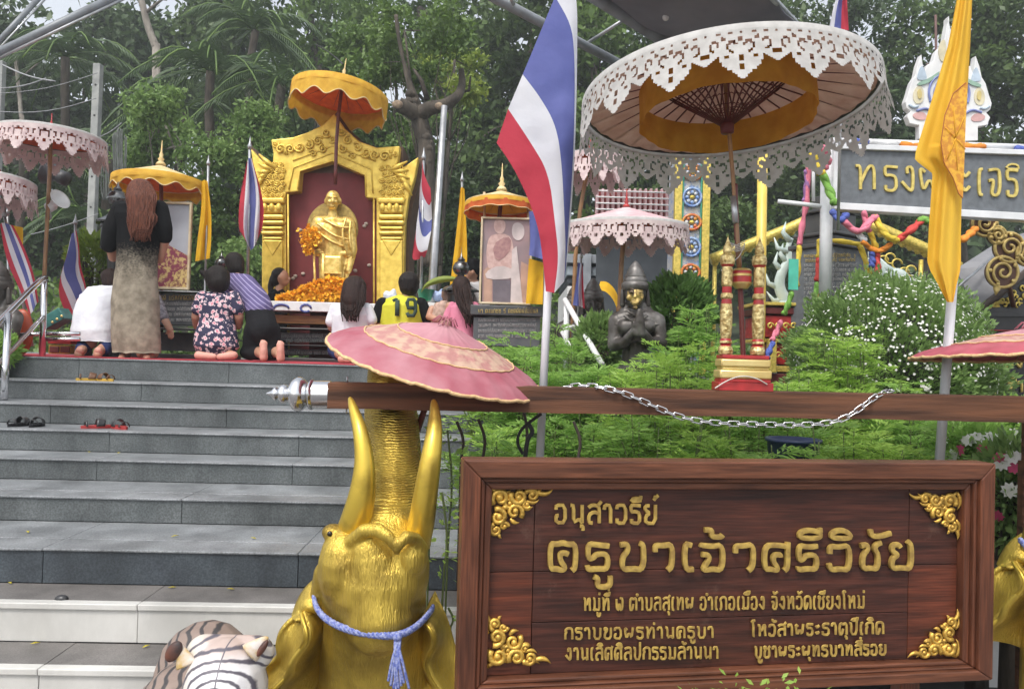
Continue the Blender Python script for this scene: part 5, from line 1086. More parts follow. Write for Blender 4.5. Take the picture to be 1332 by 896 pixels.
# mattress-like blue lettering on the white altar cloth
for (px, w_) in ((366, 10), (398, 7)):
    fl = Flat(px, 400, 8.02); P = [fl.uv(px+w_*math.cos(q), 401-5*math.sin(q)) for q in np.linspace(0, 3.3 if w_ > 8 else 5.5, 10)]; o = MB().tube([(a, -.008, b) for a, b in P], .012, 5, fdir=(0, 1, 0), flat=.3).build('cloth_print', fblu, al, local=True); o.location = fl.o-Vector(al.location)
# marigold garlands
marig = mat('marigold_orange', (.92, .52, .03), (.86, .38, .015), rough=.8, scale=30, isl=.6, bump=.5)
gm_ = root('garland_heap', 'heap of orange marigold garlands at the feet of the gold monk statue', 'garlands', at(410, 392, 8.25))
n = 5200; t = RNG.uniform(0, 1, n); px = 362+t*92; hh = np.interp(px, [362, 385, 400, 415, 430, 445, 456], [2, 10, 18, 24, 28, 27, 8]); py = 391-hh*np.sqrt(RNG.uniform(0, 1, n)); dep = 8.25-.12*np.cos(RNG.uniform(-1.5, 1.5, n))*(1-(391-py)/32*.5)
Pp = np.array([tuple(at(a, b, c)) for a, b, c in zip(px, py, dep)]); V, F = leaves(Pp, .05, .8, .3); tag(rawmesh('marigold_flowers', V, F, marig, gm_), kind='stuff')
mb = MB(); mb.cap(at(375, 392, 8.36), at(420, 386, 8.36), .05, .13); mb.cap(at(420, 386, 8.36), at(448, 386, 8.36), .15, .1); mb.build('garland_core', marig, gm_, vox=.02)
# monk statue
mk = root('monk_statue', 'standing gold statue of an elderly monk in robes inside the maroon niche', 'statue', at(432, 392, 8.5))
MYd = 8.45
def K(px, py, dy=0): return at(px, py, MYd+dy)
statg = mat('leafed_gold', (.86, .62, .2), (.6, .4, .09), rough=.36, metal=.65, scale=22, bump=.35, bscale=70, dist=.004, contrast=(.4, .62))
k_ = MYd/1000
mb = MB(); mb.ell(K(433, 259), (9.5*k_, .085, 11.5*k_)); mb.ell(K(432.5, 267, -.015), (7*k_, .065, 7*k_)); mb.cap(K(433, 272), K(433, 282, .02), 5*k_, 7*k_)
mb.cap(K(415, 290, .03), K(452, 291, .03), 9*k_, 9*k_); mb.cap(K(420, 298, 0), K(447, 298, 0), 12*k_, 12*k_); mb.cap(K(433, 300), K(433, 335), 19*k_*.8, 18*k_*.8); mb.cap(K(426, 320), K(426, 390, 0), 15*k_*.8, 13*k_*.8); mb.cap(K(441, 320), K(440, 392, 0), 13*k_, 13*k_*.8)
mb.cap(K(455, 292, .02), K(459, 325, .0), 7.5*k_, 6*k_); mb.cap(K(459, 325), K(453, 352, -.05), 6*k_, 4.5*k_); mb.cap(K(452, 345, -.03), K(450, 362, -.05), 4*k_, 3.4*k_)
mb.cap(K(412, 293, .02), K(408, 318, .0), 7*k_, 6*k_); mb.cap(K(408, 318), K(402, 315, -.1), 5.5*k_, 5*k_)
mb.ell(K(433, 262, -.09), (1.8*k_, .022, 4*k_)); mb.ell(K(423.5, 262), (2*k_, .02, 5*k_)); mb.ell(K(442.5, 262), (2*k_, .02, 5*k_)); mb.ell(K(433, 256, -.078), (8*k_, .02, 1.2*k_)); mb.ell(K(433, 268.5, -.08), (3.4*k_, .015, .9*k_)); mb.ell(K(428.5, 262.5, -.072), (2*k_, .02, 2*k_)); mb.ell(K(437.5, 262.5, -.072), (2*k_, .02, 2*k_))
for a in range(4): mb.cap(K(449-a*1.1, 360, -.06), K(449.5-a*1.2, 370+a*.3, -.07), 1.1*k_, .8*k_, 8)
mb.cap(K(453, 358, -.06), K(455, 366, -.07), 1.1*k_, .8*k_, 8)
mb.build('body', statg, mk, vox=.011, it=2)
mb = MB()
for i, (a, b, c) in enumerate([((412, 290), (436, 308), (457, 312)), ((414, 302), (430, 314), (452, 322)), ((420, 284), (440, 296), (458, 296)), ((450, 284), (444, 304), (452, 330)), ((456, 288), (454, 310), (460, 336))]):
    P = smoothp([K(*a, -.09), K(*b, -.155), K(*c, -.1)], 2); MB().tube(P, .014, 6).build('robe_fold', statg, mk)
MB().cap(K(414, 329, -.05), K(452, 330, -.05), 5.5*k_, 6*k_).build('waist_sash', statg, mk)
MB().box(K(433, 345, -.15), (.19, .06, .2)).build('shoulder_bag', statg, mk, bevel=.02, smooth=False)
MB().box(K(433, 355, -.19), (.2, .02, .015)).build('bag_hem', statg, mk, smooth=False)
MB().tube([K(421, 392, -.06), K(421, 330, -.1)], .04, 8).build('robe_edge', statg, mk)
mb = MB(); mb.lathe([(.0, 0), (33*k_, .0), (34*k_, .02), (33*k_, .04), (0, .04)], K(433, 298, .1), 40, Matrix.Rotation(R(90), 4, 'X') @ Matrix.Identity(4), sx=1.0, sy=1.05); mb.build('round_fan', mat('fan_gold', (.42, .3, .08), (.26, .18, .05), rough=.55, metal=.4, scale=30, bump=.6, bscale=70, dist=.006), mk, autos=40)
MB().tube([K(411, 395, -.13), K(408, 325, -.15)], .013, 8).build('walking_staff', statg, mk)
MB().box((K(433, 395).x, MYd+.04, (K(433, 392).z+1.5)/2), (.42, .4, K(433, 392).z-1.5)).build('pedestal', maroon, mk, smooth=False, bevel=.02)
hg = root('hanging_garland', 'orange marigold garland hanging from the right hand of the monk statue', 'garland', K(402, 318, -.16))
n = 1100; a = RNG.uniform(0, 1, n); cx = np.where(a < .6, 404+RNG.normal(0, 5, n), 401+RNG.normal(0, 2.6, n)); cy = np.where(a < .6, 307+RNG.normal(0, 5, n), 318+RNG.uniform(-8, 11, n))
Pp = np.array([tuple(at(q, w_, MYd-.17+random.uniform(-.03, .03))) for q, w_ in zip(cx, cy)]); V, F = leaves(Pp, .04, .9, .3); tag(rawmesh('marigold_flowers', V, F, marig, hg), kind='stuff')
for (px, py) in ((390, 299), (474, 294), (476, 291), (384, 359), (394, 356), (462, 352), (480, 345), (381, 362)):
    o = MB().ell((0, 0, 0), (.025, .012, .02), 8, 5).build('stuck_leaf', mat('gold_leaf_scrap', (.6, .5, .42), rough=.6), shr, local=True); q = sh.uv(px, py); o.location = (q[0], .005, q[1])
# ---------------- portraits and plaques ----------------
framew = mat('cream_frame', (.6, .5, .34), (.45, .34, .2), rough=.45, scale=12); framed = mat('dark_frame', (.12, .1, .07), rough=.5)
def picture(label, x0_, y0_, x1_, y1_, Y, fw_, fm, name='framed_portrait'):
    fl = Flat((x0_+x1_)/2, (y0_+y1_)/2, Y); a = fl.uv(x0_, y0_); b = fl.uv(x1_, y1_); r_ = fl.root(name, label, 'picture'); w_ = fw_*Y/1000
    MB().box(((a[0]+b[0])/2, .03, (a[1]+b[1])/2), (b[0]-a[0]-.01, .02, a[1]-b[1]-.01)).build('backing', framed, r_, local=True, smooth=False)
    for o_ in ([(a[0], a[1]), (b[0], a[1]), (b[0]-w_, a[1]-w_), (a[0]+w_, a[1]-w_)], [(a[0], b[1]), (b[0], b[1]), (b[0]-w_, b[1]+w_), (a[0]+w_, b[1]+w_)], [(a[0], a[1]), (a[0]+w_, a[1]-w_), (a[0]+w_, b[1]+w_), (a[0], b[1])], [(b[0], a[1]), (b[0]-w_, a[1]-w_), (b[0]-w_, b[1]+w_), (b[0], b[1])]):
        MB().ext(o_, -.015, .019).build('frame', fm, r_, local=True, smooth=False, bevel=.004)
    return r_, fl
def flatpiece(r_, fl, pts, m, nm, y, sm_=0):
    P = [Vector((a, b, 0)) for a, b in pts]; P = smoothp(P, sm_, True) if sm_ else P
    MB().ext([fl.uv(p.x, p.y) for p in P], y-.0015, y+.0015).build(nm, m, r_, local=True, smooth=False)
p1, f_ = picture('portrait of a figure in maroon and gold brocade behind the red haired visitor', 163, 261, 246, 377, 7.75, 3, framew)
flatpiece(p1, f_, [(164, 262), (245, 262), (245, 376), (164, 376)], mat('portrait_grey', (.42, .43, .47), (.24, .24, .27), rough=.25, scale=1.2), 'backdrop', .018)
broc = mat('brocade', (.2, .03, .06), (.5, .36, .14), rough=.5, scale=32, contrast=(.48, .62))
flatpiece(p1, f_, [(166, 374), (168, 330), (190, 318), (214, 316), (243, 332), (243, 374)], broc, 'painted_robe', .014)
flatpiece(p1, f_, [(222, 372), (228, 354), (243, 345), (243, 374)], mat('gold_brocade', (.55, .4, .15), (.2, .08, .05), rough=.5, scale=40, contrast=(.45, .6)), 'painted_sleeve', .011)
flatpiece(p1, f_, [(196, 318), (200, 300), (206, 300), (212, 316), (206, 335)], white, 'painted_collar', .010)
flatpiece(p1, f_, [(192, 275), (206, 272), (212, 285), (210, 302), (200, 310), (190, 300)], mat('portrait_skin', (.5, .32, .22), rough=.4), 'painted_head', .009, 2)
pc = root('picture_ledge', 'black stone inscribed plinth carrying the framed portrait at the left', 'plinth', at(230, 462, 7.7))
def plaque(par, x0_, x1_, y0_, y1_, Ya, Yb, m_, nm='slab'):
    a = at(x0_, y0_, Ya); b = at(x1_, y1_, Ya); MB().box(((a.x+b.x)/2, (Ya+Yb)/2, (a.z+b.z)/2), (b.x-a.x, Yb-Ya, a.z-b.z-.003)).build(nm, m_, par, smooth=False, bevel=.006)
plaque(pc, 150, 284, 376, 381, 7.55, 8.0, galv, 'top_slab'); plaque(pc, 155, 282, 381, 424, 7.62, 8.0, plq, 'inscribed_face'); plaque(pc, 150, 286, 424, 430, 7.5, 8.0, blkst, 'ledge'); plaque(pc, 158, 280, 430, 458, 7.6, 8.0, blkst, 'lower_face'); plaque(pc, 150, 290, 458, 472, 7.5, 8.0, blkst, 'foot')
faintw(pc, 7.615, 205, 258, 390, 5.2, gtx, 1)
for i, y_ in enumerate((397, 404, 411, 418)): faintw(pc, 7.615, 206, 268, y_, 3.6, gry, 20+i)
bn, f_ = picture('tall banner photograph of a seated monk below the orange yellow parasol', 626, 282, 690, 397, 6.9, 2.6, framew, 'monk_banner')
flatpiece(bn, f_, [(627, 283), (689, 283), (689, 396), (627, 396)], mat('banner_print_ground', (.22, .17, .18), (.36, .22, .22), rough=.4, scale=3), 'backdrop', .018)
flatpiece(bn, f_, [(629, 352), (640, 340), (640, 395), (629, 395)], mat('faded_orange_print', (.5, .3, .22), rough=.5), 'printed_panel', .0145)
flatpiece(bn, f_, [(678, 340), (688, 345), (688, 395), (676, 395)], mat('faded_orange_print', (.5, .3, .22)), 'printed_panel', .0145)
psk = mat('printed_skin', (.56, .38, .34), (.45, .28, .25), rough=.5, scale=30); prb = mat('printed_robe', (.28, .14, .14), (.4, .22, .2), rough=.5, scale=26); pwh = mat('printed_white', (.62, .52, .5), rough=.5)
flatpiece(bn, f_, [(634, 312), (641, 304), (661, 304), (668, 316), (668, 345), (664, 352), (636, 352), (632, 335)], psk, 'printed_body', .0142, 1)
flatpiece(bn, f_, [(643, 286), (650, 284), (657, 287), (658, 296), (654, 304), (647, 304), (642, 297)], psk, 'printed_head', .0125, 2)
flatpiece(bn, f_, [(640, 318), (660, 306), (666, 314), (662, 330), (645, 342)], prb, 'printed_sash', .0112, 1)
flatpiece(bn, f_, [(630, 354), (650, 344), (672, 352), (670, 362), (634, 364)], pwh, 'printed_legs', .0108, 1)
flatpiece(bn, f_, [(666, 292), (674, 288), (682, 294), (682, 308), (674, 314), (666, 308)], pwh, 'printed_fan', .0125, 2)
flatpiece(bn, f_, [(641, 364), (664, 364), (664, 395), (641, 395)], mat('printed_plinth', (.16, .13, .15), rough=.5), 'printed_plinth', .0105)
flatpiece(bn, f_, [(666, 325), (672, 320), (680, 395), (664, 395)], pwh, 'printed_cloth', .010)
bp_ = root('banner_plinth', 'black inscribed plinth with one gold line under the monk banner', 'plinth', at(655, 440, 6.8))
plaque(bp_, 612, 706, 396, 412, 6.72, 7.1, blkst, 'title_band'); plaque(bp_, 616, 702, 412, 452, 6.76, 7.1, plq, 'inscribed_face'); plaque(bp_, 612, 706, 452, 478, 6.72, 7.1, blkst, 'foot')
faintw(bp_, 6.715, 622, 698, 407, 4.6, gtx, 5)
for i, y_ in enumerate((418, 425, 432, 439)): faintw(bp_, 6.755, 622, 696, y_, 3.6, gry, 50+i)
MB().tube([at(630, 396, 7.0), at(630, 250, 7.0)], .012, 6).build('side_post', framew, bn); MB().tube([at(687, 396, 7.0), at(687, 262, 7.0)], .012, 6).build('side_post', framew, bn)
# ---------------- people ----------------
skin = mat('skin', (.46, .26, .17), (.4, .2, .13), rough=.55, scale=8)
sole = mat('foot_sole', (.62, .33, .26), (.5, .24, .18), rough=.6, scale=20)
hairb = mat('black_hair', (.009, .007, .007), (.018, .013, .011), rough=.42, scale=6, bump=.8, bscale=9, dist=.01, stretch=(22, 22, 1), spec=.18)
hairr = mat('red_brown_hair', (.15, .05, .028), (.06, .02, .012), rough=.45, scale=5, bump=.8, bscale=9, dist=.01, stretch=(22, 22, 1), spec=.18)
hairk = mat('dark_brown_hair', (.035, .017, .013), (.016, .009, .008), rough=.42, scale=5, bump=.8, bscale=9, dist=.01, stretch=(22, 22, 1), spec=.18)
def cloth(name, c, c2=None, **k): return mat(name, c, c2, rough=.85, spec=.12, scale=k.pop('scale', 6), bump=.6, bscale=18, dist=.012, **k)
wshirt = cloth('white_shirt', (.72, .73, .76), (.6, .61, .66))
blk_tr = cloth('black_trousers', (.01, .01, .012), (.018, .018, .02)); navy = cloth('navy_cloth', (.03, .05, .14), (.02, .03, .09)); blk_top = cloth('black_top', (.009, .009, .01))
class Person:
    def __init__(s, label, px, py, Y, group='visitors kneeling at the shrine'):
        s.Y = Y; s.u = Y/1000; s.r = root('person', label, 'person', at(px, py, Y), group=group)
    def p(s, x, y, d=0): return at(x, y, s.Y+d)
    def caps(s, L, name, m, vox=.012, it=2):
        mb = MB()
        for ch in L:
            for a, b in zip(ch[:-1], ch[1:]):
                mb.cap(s.p(*a[:3]), s.p(*b[:3]), a[3]*s.u, b[3]*s.u, 12)
        return mb.build(name, m, s.r, vox=vox, it=it)
    def head(s, x, y, r, d=0, face=0, extra=()):
        """skull, jaw, ears, nose; face = -1 left, 1 right, 0 away from the camera, 2 towards"""
        mb = s.hb; u = s.u; mb.ell(s.p(x, y, d), (r*.8*u, r*.92*u, r*u)); fx = {-1: -1, 1: 1}.get(face, 0); fy = 1 if face == 0 else (-1 if face == 2 else 0)
        c = s.p(x, y, d); mb.ell(c+Vector((fx*r*.2*u, fy*r*.25*u, -.45*r*u)), (r*.58*u, r*.6*u, r*.6*u)); mb.ell(c+Vector((fx*r*.88*u, fy*r*.9*u, -.15*r*u)), (r*.15*u, r*.15*u, r*.22*u))
        mb.ell(c+Vector((fx*r*.72*u, fy*r*.75*u, -.55*r*u)), (r*.2*u, r*.25*u, r*.1*u))
        for q in (-1, 1):
            e = Vector((q*.8*r*u, 0, -.12*r*u)) if fx == 0 else Vector((0, q*.9*r*u, -.12*r*u)); mb.ell(c+e, (r*.13*u, r*.16*u, r*.26*u))
    def body(s, chains, head=None, hand=()):
        s.hb = MB()
        for ch in chains:
            for a, b in zip(ch[:-1], ch[1:]): s.hb.cap(s.p(*a[:3]), s.p(*b[:3]), a[3]*s.u*(.6 if a[3] > 9.5 else 1), b[3]*s.u*(.6 if b[3] > 9.5 else 1), 12)
        if head: s.head(*head)
        for (x, y, d, dx, dy) in hand:    # small hand with five fingers pointing along (dx, dy)
            c = s.p(x, y, d); s.hb.ell(c, (.032, .022, .038)); t = Vector((dx, 0, -dy)).normalized(); n = Vector((-t.z, 0, t.x))
            for k in range(4): q = c+n*(.02*(k-1.5)*.8); s.hb.cap(q, q+t*(.07+.012*(1.5-abs(k-1.5)))+Vector((0, -.012, 0)), .0095, .007, 8)
            s.hb.cap(c-n*.02, c-n*.045+t*.03, .01, .008, 8)
        return s.hb.build('body', skin, s.r, vox=.0095, it=1)
    def loft(s, rings, name, m, flat=.62, seg=28, fold=.03, nf=7, sub=5):
        """cloth tube through rings (px, py, half width px, depth offset)"""
        K = [Vector((a, b, c)) for a, b, c, *_ in rings]; dd = [r_[3] if len(r_) > 3 else 0 for r_ in rings]; n = len(rings); mb = MB()
        def f(u_, v):
            i = min(int(v*(n-1)), n-2); t = v*(n-1)-i; t2 = t*t*(3-2*t); q = K[i].lerp(K[i+1], t2); d = dd[i]*(1-t2)+dd[i+1]*t2; a = 2*math.pi*u_
            w_ = q.z*s.u*(1+fold*math.sin(a*nf+v*3)*(.4+.6*v)+fold*1.4*vnoise(math.cos(a)*2+q.x, math.sin(a)*2, v*5)); c = s.p(q.x, q.y, d); return c+Vector((w_*math.cos(a), w_*flat*math.sin(a), .012*vnoise(math.cos(a)*3, v*9, q.x)))
        mb.grid(f, seg, (n-1)*sub, True); N = seg; mb.f.append(tuple(range(N))); mb.m.append(0); mb.f.append(tuple(len(mb.v)-N+k for k in range(N))[::-1]); mb.m.append(0)
        return mb.build(name, m, s.r)
    def strands(s, pts, m, name='hair', n=60, r=.008, spread=6):
        """locks of long hair hanging over a core"""
        mb = MB()
        for k in range(n):
            a = random.uniform(-1, 1); P = []
            for i, (x, y, hw, d) in enumerate(pts): P.append(s.p(x+a*hw+random.uniform(-1, 1)*spread*.2*i, y+(random.uniform(-12, 5) if i == len(pts)-1 else random.uniform(-2, 2)), d-.035*math.sqrt(max(0, 1-a*a))+random.uniform(-.008, .008)))
            P = smoothp(P, 1); mb.tube(P, [r*(1-.65*i/len(P)) for i in range(len(P))], 4)
        o = mb.build(name+'_locks', m, s.r); o['kind'] = 'stuff'; return o
# standing woman
P = Person('standing person with long red brown hair in a long black to beige dress', 180, 465, 6.62, None)
P.body([[(172, 340, 0, 10), (168, 400, 0, 9), (165, 455, 0, 6), (163, 463, .02, 6)], [(190, 340, 0, 10), (190, 400, 0, 9), (193, 455, 0, 6), (195, 463, .02, 6)], [(181, 270, 0, 15), (181, 330, 0, 20)], [(182, 262, 0, 8), (182, 275, 0, 9)], [(150, 278, 0, 8), (142, 310, .02, 7), (147, 335, .12, 6), (150, 330, .25, 5)], [(212, 278, 0, 8), (215, 310, .02, 6.5), (208, 338, .1, 5), (200, 335, .22, 4.5)], [(159, 465, -.05, 5), (163, 465, .06, 5)], [(191, 465, -.05, 5), (195, 465, .06, 5)]], (183, 250, 14, 0, 0), [(150, 329, .27, 1, -.3)])
om = mat('ombre_dress', (.3, .26, .2), (.17, .145, .11), rough=.85, scale=14, bump=.5, bscale=22, dist=.01, detail=8, spec=.1)
n_ = om.node_tree.nodes; l_ = om.node_tree.links; b_ = n_['Principled BSDF']; src = b_.inputs['Base Color'].links[0].from_socket
tc = n_.new('ShaderNodeTexCoord'); sp = n_.new('ShaderNodeSeparateXYZ'); l_.new(tc.outputs['Object'], sp.inputs[0]); nz = n_.new('ShaderNodeTexNoise'); nz.inputs['Scale'].default_value = 60; l_.new(tc.outputs['Object'], nz.inputs[0])
ad = n_.new('ShaderNodeMath'); ad.operation = 'MULTIPLY_ADD'; ad.inputs[1].default_value = .35; l_.new(nz.outputs[0], ad.inputs[0]); l_.new(sp.outputs[2], ad.inputs[2])
mr = n_.new('ShaderNodeMapRange'); mr.inputs[1].default_value = .68+.17; mr.inputs[2].default_value = .96+.17; l_.new(ad.outputs[0], mr.inputs[0])
mx = n_.new('ShaderNodeMix'); mx.data_type = 'RGBA'; l_.new(mr.outputs[0], mx.inputs[0]); l_.new(src, mx.inputs[6]); mx.inputs[7].default_value = (.007, .007, .008, 1); l_.new(mx.outputs[2], b_.inputs['Base Color'])
P.loft([(178, 459, 30), (177, 430, 31), (176, 395, 30), (177, 360, 27), (179, 330, 26), (181, 300, 29), (182, 280, 34), (182, 268, 30), (182, 260, 12)], 'dress', om, .6, 40, .035, 6)
P.caps([[(158, 272, 0, 12), (146, 298, 0, 12), (142, 318, .02, 11)]], 'sleeve', blk_top); P.caps([[(207, 272, 0, 12), (213, 296, 0, 11), (214, 308, .02, 10)]], 'sleeve', blk_top)
P.caps([[(183, 249, -.01, 17), (183, 262, -.04, 18), (184, 285, -.08, 14), (182, 298, -.09, 8)]], 'hair', hairr, .012)
P.strands([(184, 236, 6, .0), (184, 246, 16, -.07), (184, 258, 20, -.1), (183, 272, 17, -.12), (185, 286, 17, -.14), (183, 298, 13, -.145), (183, 310, 10, -.15)], hairr, n=150, r=.0085)
# white shirted kneeler
P = Person('kneeling person in a white shirt and dark shorts at the left end of the row', 125, 462, 6.85)
P.body([[(128, 385, .12, 12), (124, 420, .0, 16), (118, 445, -.02, 14)], [(112, 448, .05, 7), (104, 458, -.22, 6), (102, 461, -.3, 5)], [(140, 448, .05, 7), (128, 458, -.25, 6), (127, 461, -.32, 5)], [(140, 382, .15, 6), (144, 374, .2, 6)], [(106, 392, .05, 6), (103, 415, .12, 5), (115, 420, .3, 4)]], (144, 364, 12, .22, 0))
P.loft([(122, 444, 27, -.02), (120, 430, 27, -.02), (122, 405, 25, .02), (128, 385, 23, .07), (134, 374, 18, .12), (140, 372, 8, .15)], 'shirt', wshirt, .7, 36, .03, 5)
P.caps([[(110, 450, .0, 10), (106, 455, -.12, 8)], [(138, 450, .0, 10), (136, 456, -.14, 8)]], 'shorts', navy); P.caps([[(144, 361, .22, 13), (144, 368, .2, 11)]], 'hair', hairk)
P.caps([[(104, 456, -.3, 5), (103, 461, -.24, 4)], ], 'foot', sole); P.caps([[(128, 456, -.32, 5), (127, 461, -.26, 4)]], 'foot', sole)
# mostly hidden person whose arm shows
plaid = mat('plaid_shirt', (.3, .28, .3), (.12, .11, .13), rough=.85, scale=40)
P = Person('kneeling person in a plaid shirt hidden behind the standing woman, one forearm showing', 195, 465, 7.12)
P.body([[(188, 400, 0, 12), (190, 430, 0, 14), (192, 452, 0, 12)], [(203, 388, 0, 6), (211, 410, -.05, 5.5), (219, 424, -.12, 4.5), (221, 429, -.14, 4)], [(188, 385, .02, 6), (188, 375, .04, 6)], [(184, 452, 0, 8), (184, 460, -.2, 6)], [(200, 452, 0, 8), (200, 460, -.2, 6)]], (188, 364, 12, .05, 0), [(221, 429, -.14, .3, 1)])
P.loft([(191, 446, 18), (190, 425, 17), (190, 400, 18), (190, 386, 12)], 'shirt', plaid, .7); P.caps([[(202, 388, 0, 7.5), (209, 404, -.04, 7), (214, 414, -.08, 6)]], 'sleeve', plaid); P.caps([[(188, 361, .05, 13), (188, 368, .04, 11)]], 'hair', hairb); P.caps([[(184, 450, 0, 9), (200, 450, 0, 9)], [(186, 456, -.1, 8), (200, 456, -.1, 8)]], 'trousers', blk_tr)
# floral shirt
flo = bpy.data.materials.new('floral_print'); flo.use_nodes = True; n_ = flo.node_tree.nodes; l_ = flo.node_tree.links; b_ = n_['Principled BSDF']; b_.inputs['Roughness'].default_value = .85
tc = n_.new('ShaderNodeTexCoord'); v_ = n_.new('ShaderNodeTexVoronoi'); v_.inputs['Scale'].default_value = 26; nz = n_.new('ShaderNodeTexNoise'); nz.inputs['Scale'].default_value = 45; nz.inputs['Detail'].default_value = 4
ad = n_.new('ShaderNodeVectorMath'); ad.operation = 'MULTIPLY_ADD'; ad.inputs[1].default_value = (.05, .05, .05); l_.new(nz.outputs[1], ad.inputs[0]); l_.new(tc.outputs['Object'], ad.inputs[2]); l_.new(ad.outputs[0], v_.inputs[0]); l_.new(tc.outputs['Object'], nz.inputs[0])
cr = n_.new('ShaderNodeValToRGB'); cr.color_ramp.interpolation = 'CONSTANT'; e_ = cr.color_ramp.elements; e_[0].color = (.62, .1, .16, 1); e_[1].position = .22; e_[1].color = (.66, .36, .4, 1)
for p_, c_2 in ((.42, (.7, .58, .6, 1)), (.56, (.025, .025, .06, 1))): q = e_.new(p_); q.color = c_2
sc_ = n_.new('ShaderNodeMath'); sc_.operation = 'MULTIPLY'; sc_.inputs[1].default_value = 1.25; l_.new(v_.outputs[0], sc_.inputs[0]); l_.new(sc_.outputs[0], cr.inputs[0]); l_.new(cr.outputs[0], b_.inputs['Base Color'])
bp = n_.new('ShaderNodeBump'); bp.inputs['Strength'].default_value = .5; bp.inputs['Distance'].default_value = .01; n2 = n_.new('ShaderNodeTexNoise'); n2.inputs['Scale'].default_value = 16; l_.new(tc.outputs['Object'], n2.inputs[0]); l_.new(n2.outputs[0], bp.inputs['Height']); l_.new(bp.outputs[0], b_.inputs['Normal'])
P = Person('kneeling person with black hair in a bun and a red and black floral shirt', 282, 465, 6.85)
P.body([[(282, 388, .02, 12), (282, 420, 0, 17), (281, 445, -.02, 22)], [(260, 392, 0, 7), (255, 412, .02, 6), (256, 424, .1, 5), (268, 420, .25, 4.5)], [(306, 392, 0, 7), (311, 412, .02, 6), (310, 424, .1, 5), (298, 420, .25, 4.5)], [(283, 378, .02, 6), (283, 386, .02, 7)], [(268, 458, 0, 8), (262, 462, -.1, 6)], [(294, 458, 0, 8), (300, 462, -.1, 6)]], (283, 364, 14, .03, 0))
P.loft([(281, 461, 24, 0), (281, 450, 29, -.02), (281, 435, 27, -.02), (282, 415, 22, 0), (283, 398, 26, .02), (284, 387, 25, .03), (284, 380, 10, .03)], 'shirt', flo, .72, 36, .025, 5)
P.caps([[(264, 388, .01, 10), (258, 402, .0, 9)]], 'sleeve', flo); P.caps([[(304, 388, .01, 10), (309, 402, .0, 9)]], 'sleeve', flo)
P.caps([[(283, 361, .02, 16.5), (284, 367, .0, 15)], [(272, 359, .0, 6), (264, 355, -.01, 4), (260, 352, -.01, 1.5)]], 'hair', hairb)
P.caps([[(258, 462, -.2, 5.5), (278, 464, -.2, 4.5)]], 'foot', sole); P.caps([[(286, 464, -.2, 4.5), (304, 462, -.2, 5.5)]], 'foot', sole)
# purple striped shirt, bowing
pur = mat('purple_striped_shirt', (.1, .08, .2), (.07, .055, .15), rough=.8, scale=6, bump=.5, bscale=16, dist=.012); n_ = pur.node_tree.nodes; l_ = pur.node_tree.links; b_ = n_['Principled BSDF']; src = b_.inputs['Base Color'].links[0].from_socket
tc = n_.new('ShaderNodeTexCoord'); mp = n_.new('ShaderNodeMapping'); mp.inputs['Rotation'].default_value = (0, R(-35), 0); l_.new(tc.outputs['Object'], mp.inputs[0]); wv = n_.new('ShaderNodeTexWave'); wv.bands_direction = 'Z'; wv.inputs['Scale'].default_value = 10; wv.inputs['Distortion'].default_value = 1; l_.new(mp.outputs[0], wv.inputs[0])
mr = n_.new('ShaderNodeMapRange'); mr.inputs[1].default_value = .82; mr.inputs[2].default_value = .95; l_.new(wv.outputs[1], mr.inputs[0]); mx = n_.new('ShaderNodeMix'); mx.data_type = 'RGBA'; l_.new(mr.outputs[0], mx.inputs[0]); l_.new(src, mx.inputs[6]); mx.inputs[7].default_value = (.3, .26, .42, 1); l_.new(mx.outputs[2], b_.inputs['Base Color'])
P = Person('bowing kneeling person in a purple striped shirt and black trousers, bare soles showing', 335, 468, 6.95)
P.body([[(310, 362, .35, 11), (322, 378, .2, 16), (336, 405, .02, 17), (342, 425, -.05, 16)], [(330, 430, 0, 11), (336, 456, .05, 9), (342, 462, -.25, 5)], [(352, 430, 0, 11), (358, 456, .05, 9), (363, 462, -.25, 5)], [(304, 372, .35, 6), (300, 395, .4, 5), (300, 410, .5, 4.5)], [(308, 355, .4, 6), (306, 350, .42, 6)]], (305, 344, 13, .45, 0))
P.caps([[(302, 366, .36, 12), (318, 372, .25, 17), (332, 392, .08, 19), (338, 404, .0, 18)], [(300, 368, .34, 9), (299, 388, .38, 8)]], 'shirt', pur, .014, 3)
P.caps([[(338, 410, .0, 19), (342, 428, -.05, 19)], [(330, 430, -.02, 13), (326, 458, .02, 11)], [(352, 430, -.02, 13), (354, 458, .0, 11)], [(322, 458, .0, 10), (350, 460, -.05, 9)]], 'trousers', blk_tr, .014, 3)
P.caps([[(305, 340, .44, 13.5), (307, 349, .42, 12)]], 'hair', hairb)
for x_, y_ in ((343, 458), (365, 459)): P.caps([[(x_, y_+7, -.3, 5.2), (x_, y_-3, -.31, 4.6), (x_-.5, y_-10, -.3, 4.8)]]+[[(x_-3+k*1.7, y_-13+.25*(k-1)**2, -.3, 1.2), (x_-3+k*1.7, y_-15.5+.3*(k-1)**2, -.3, 1)] for k in range(5)], 'foot', sole, .006, 1)
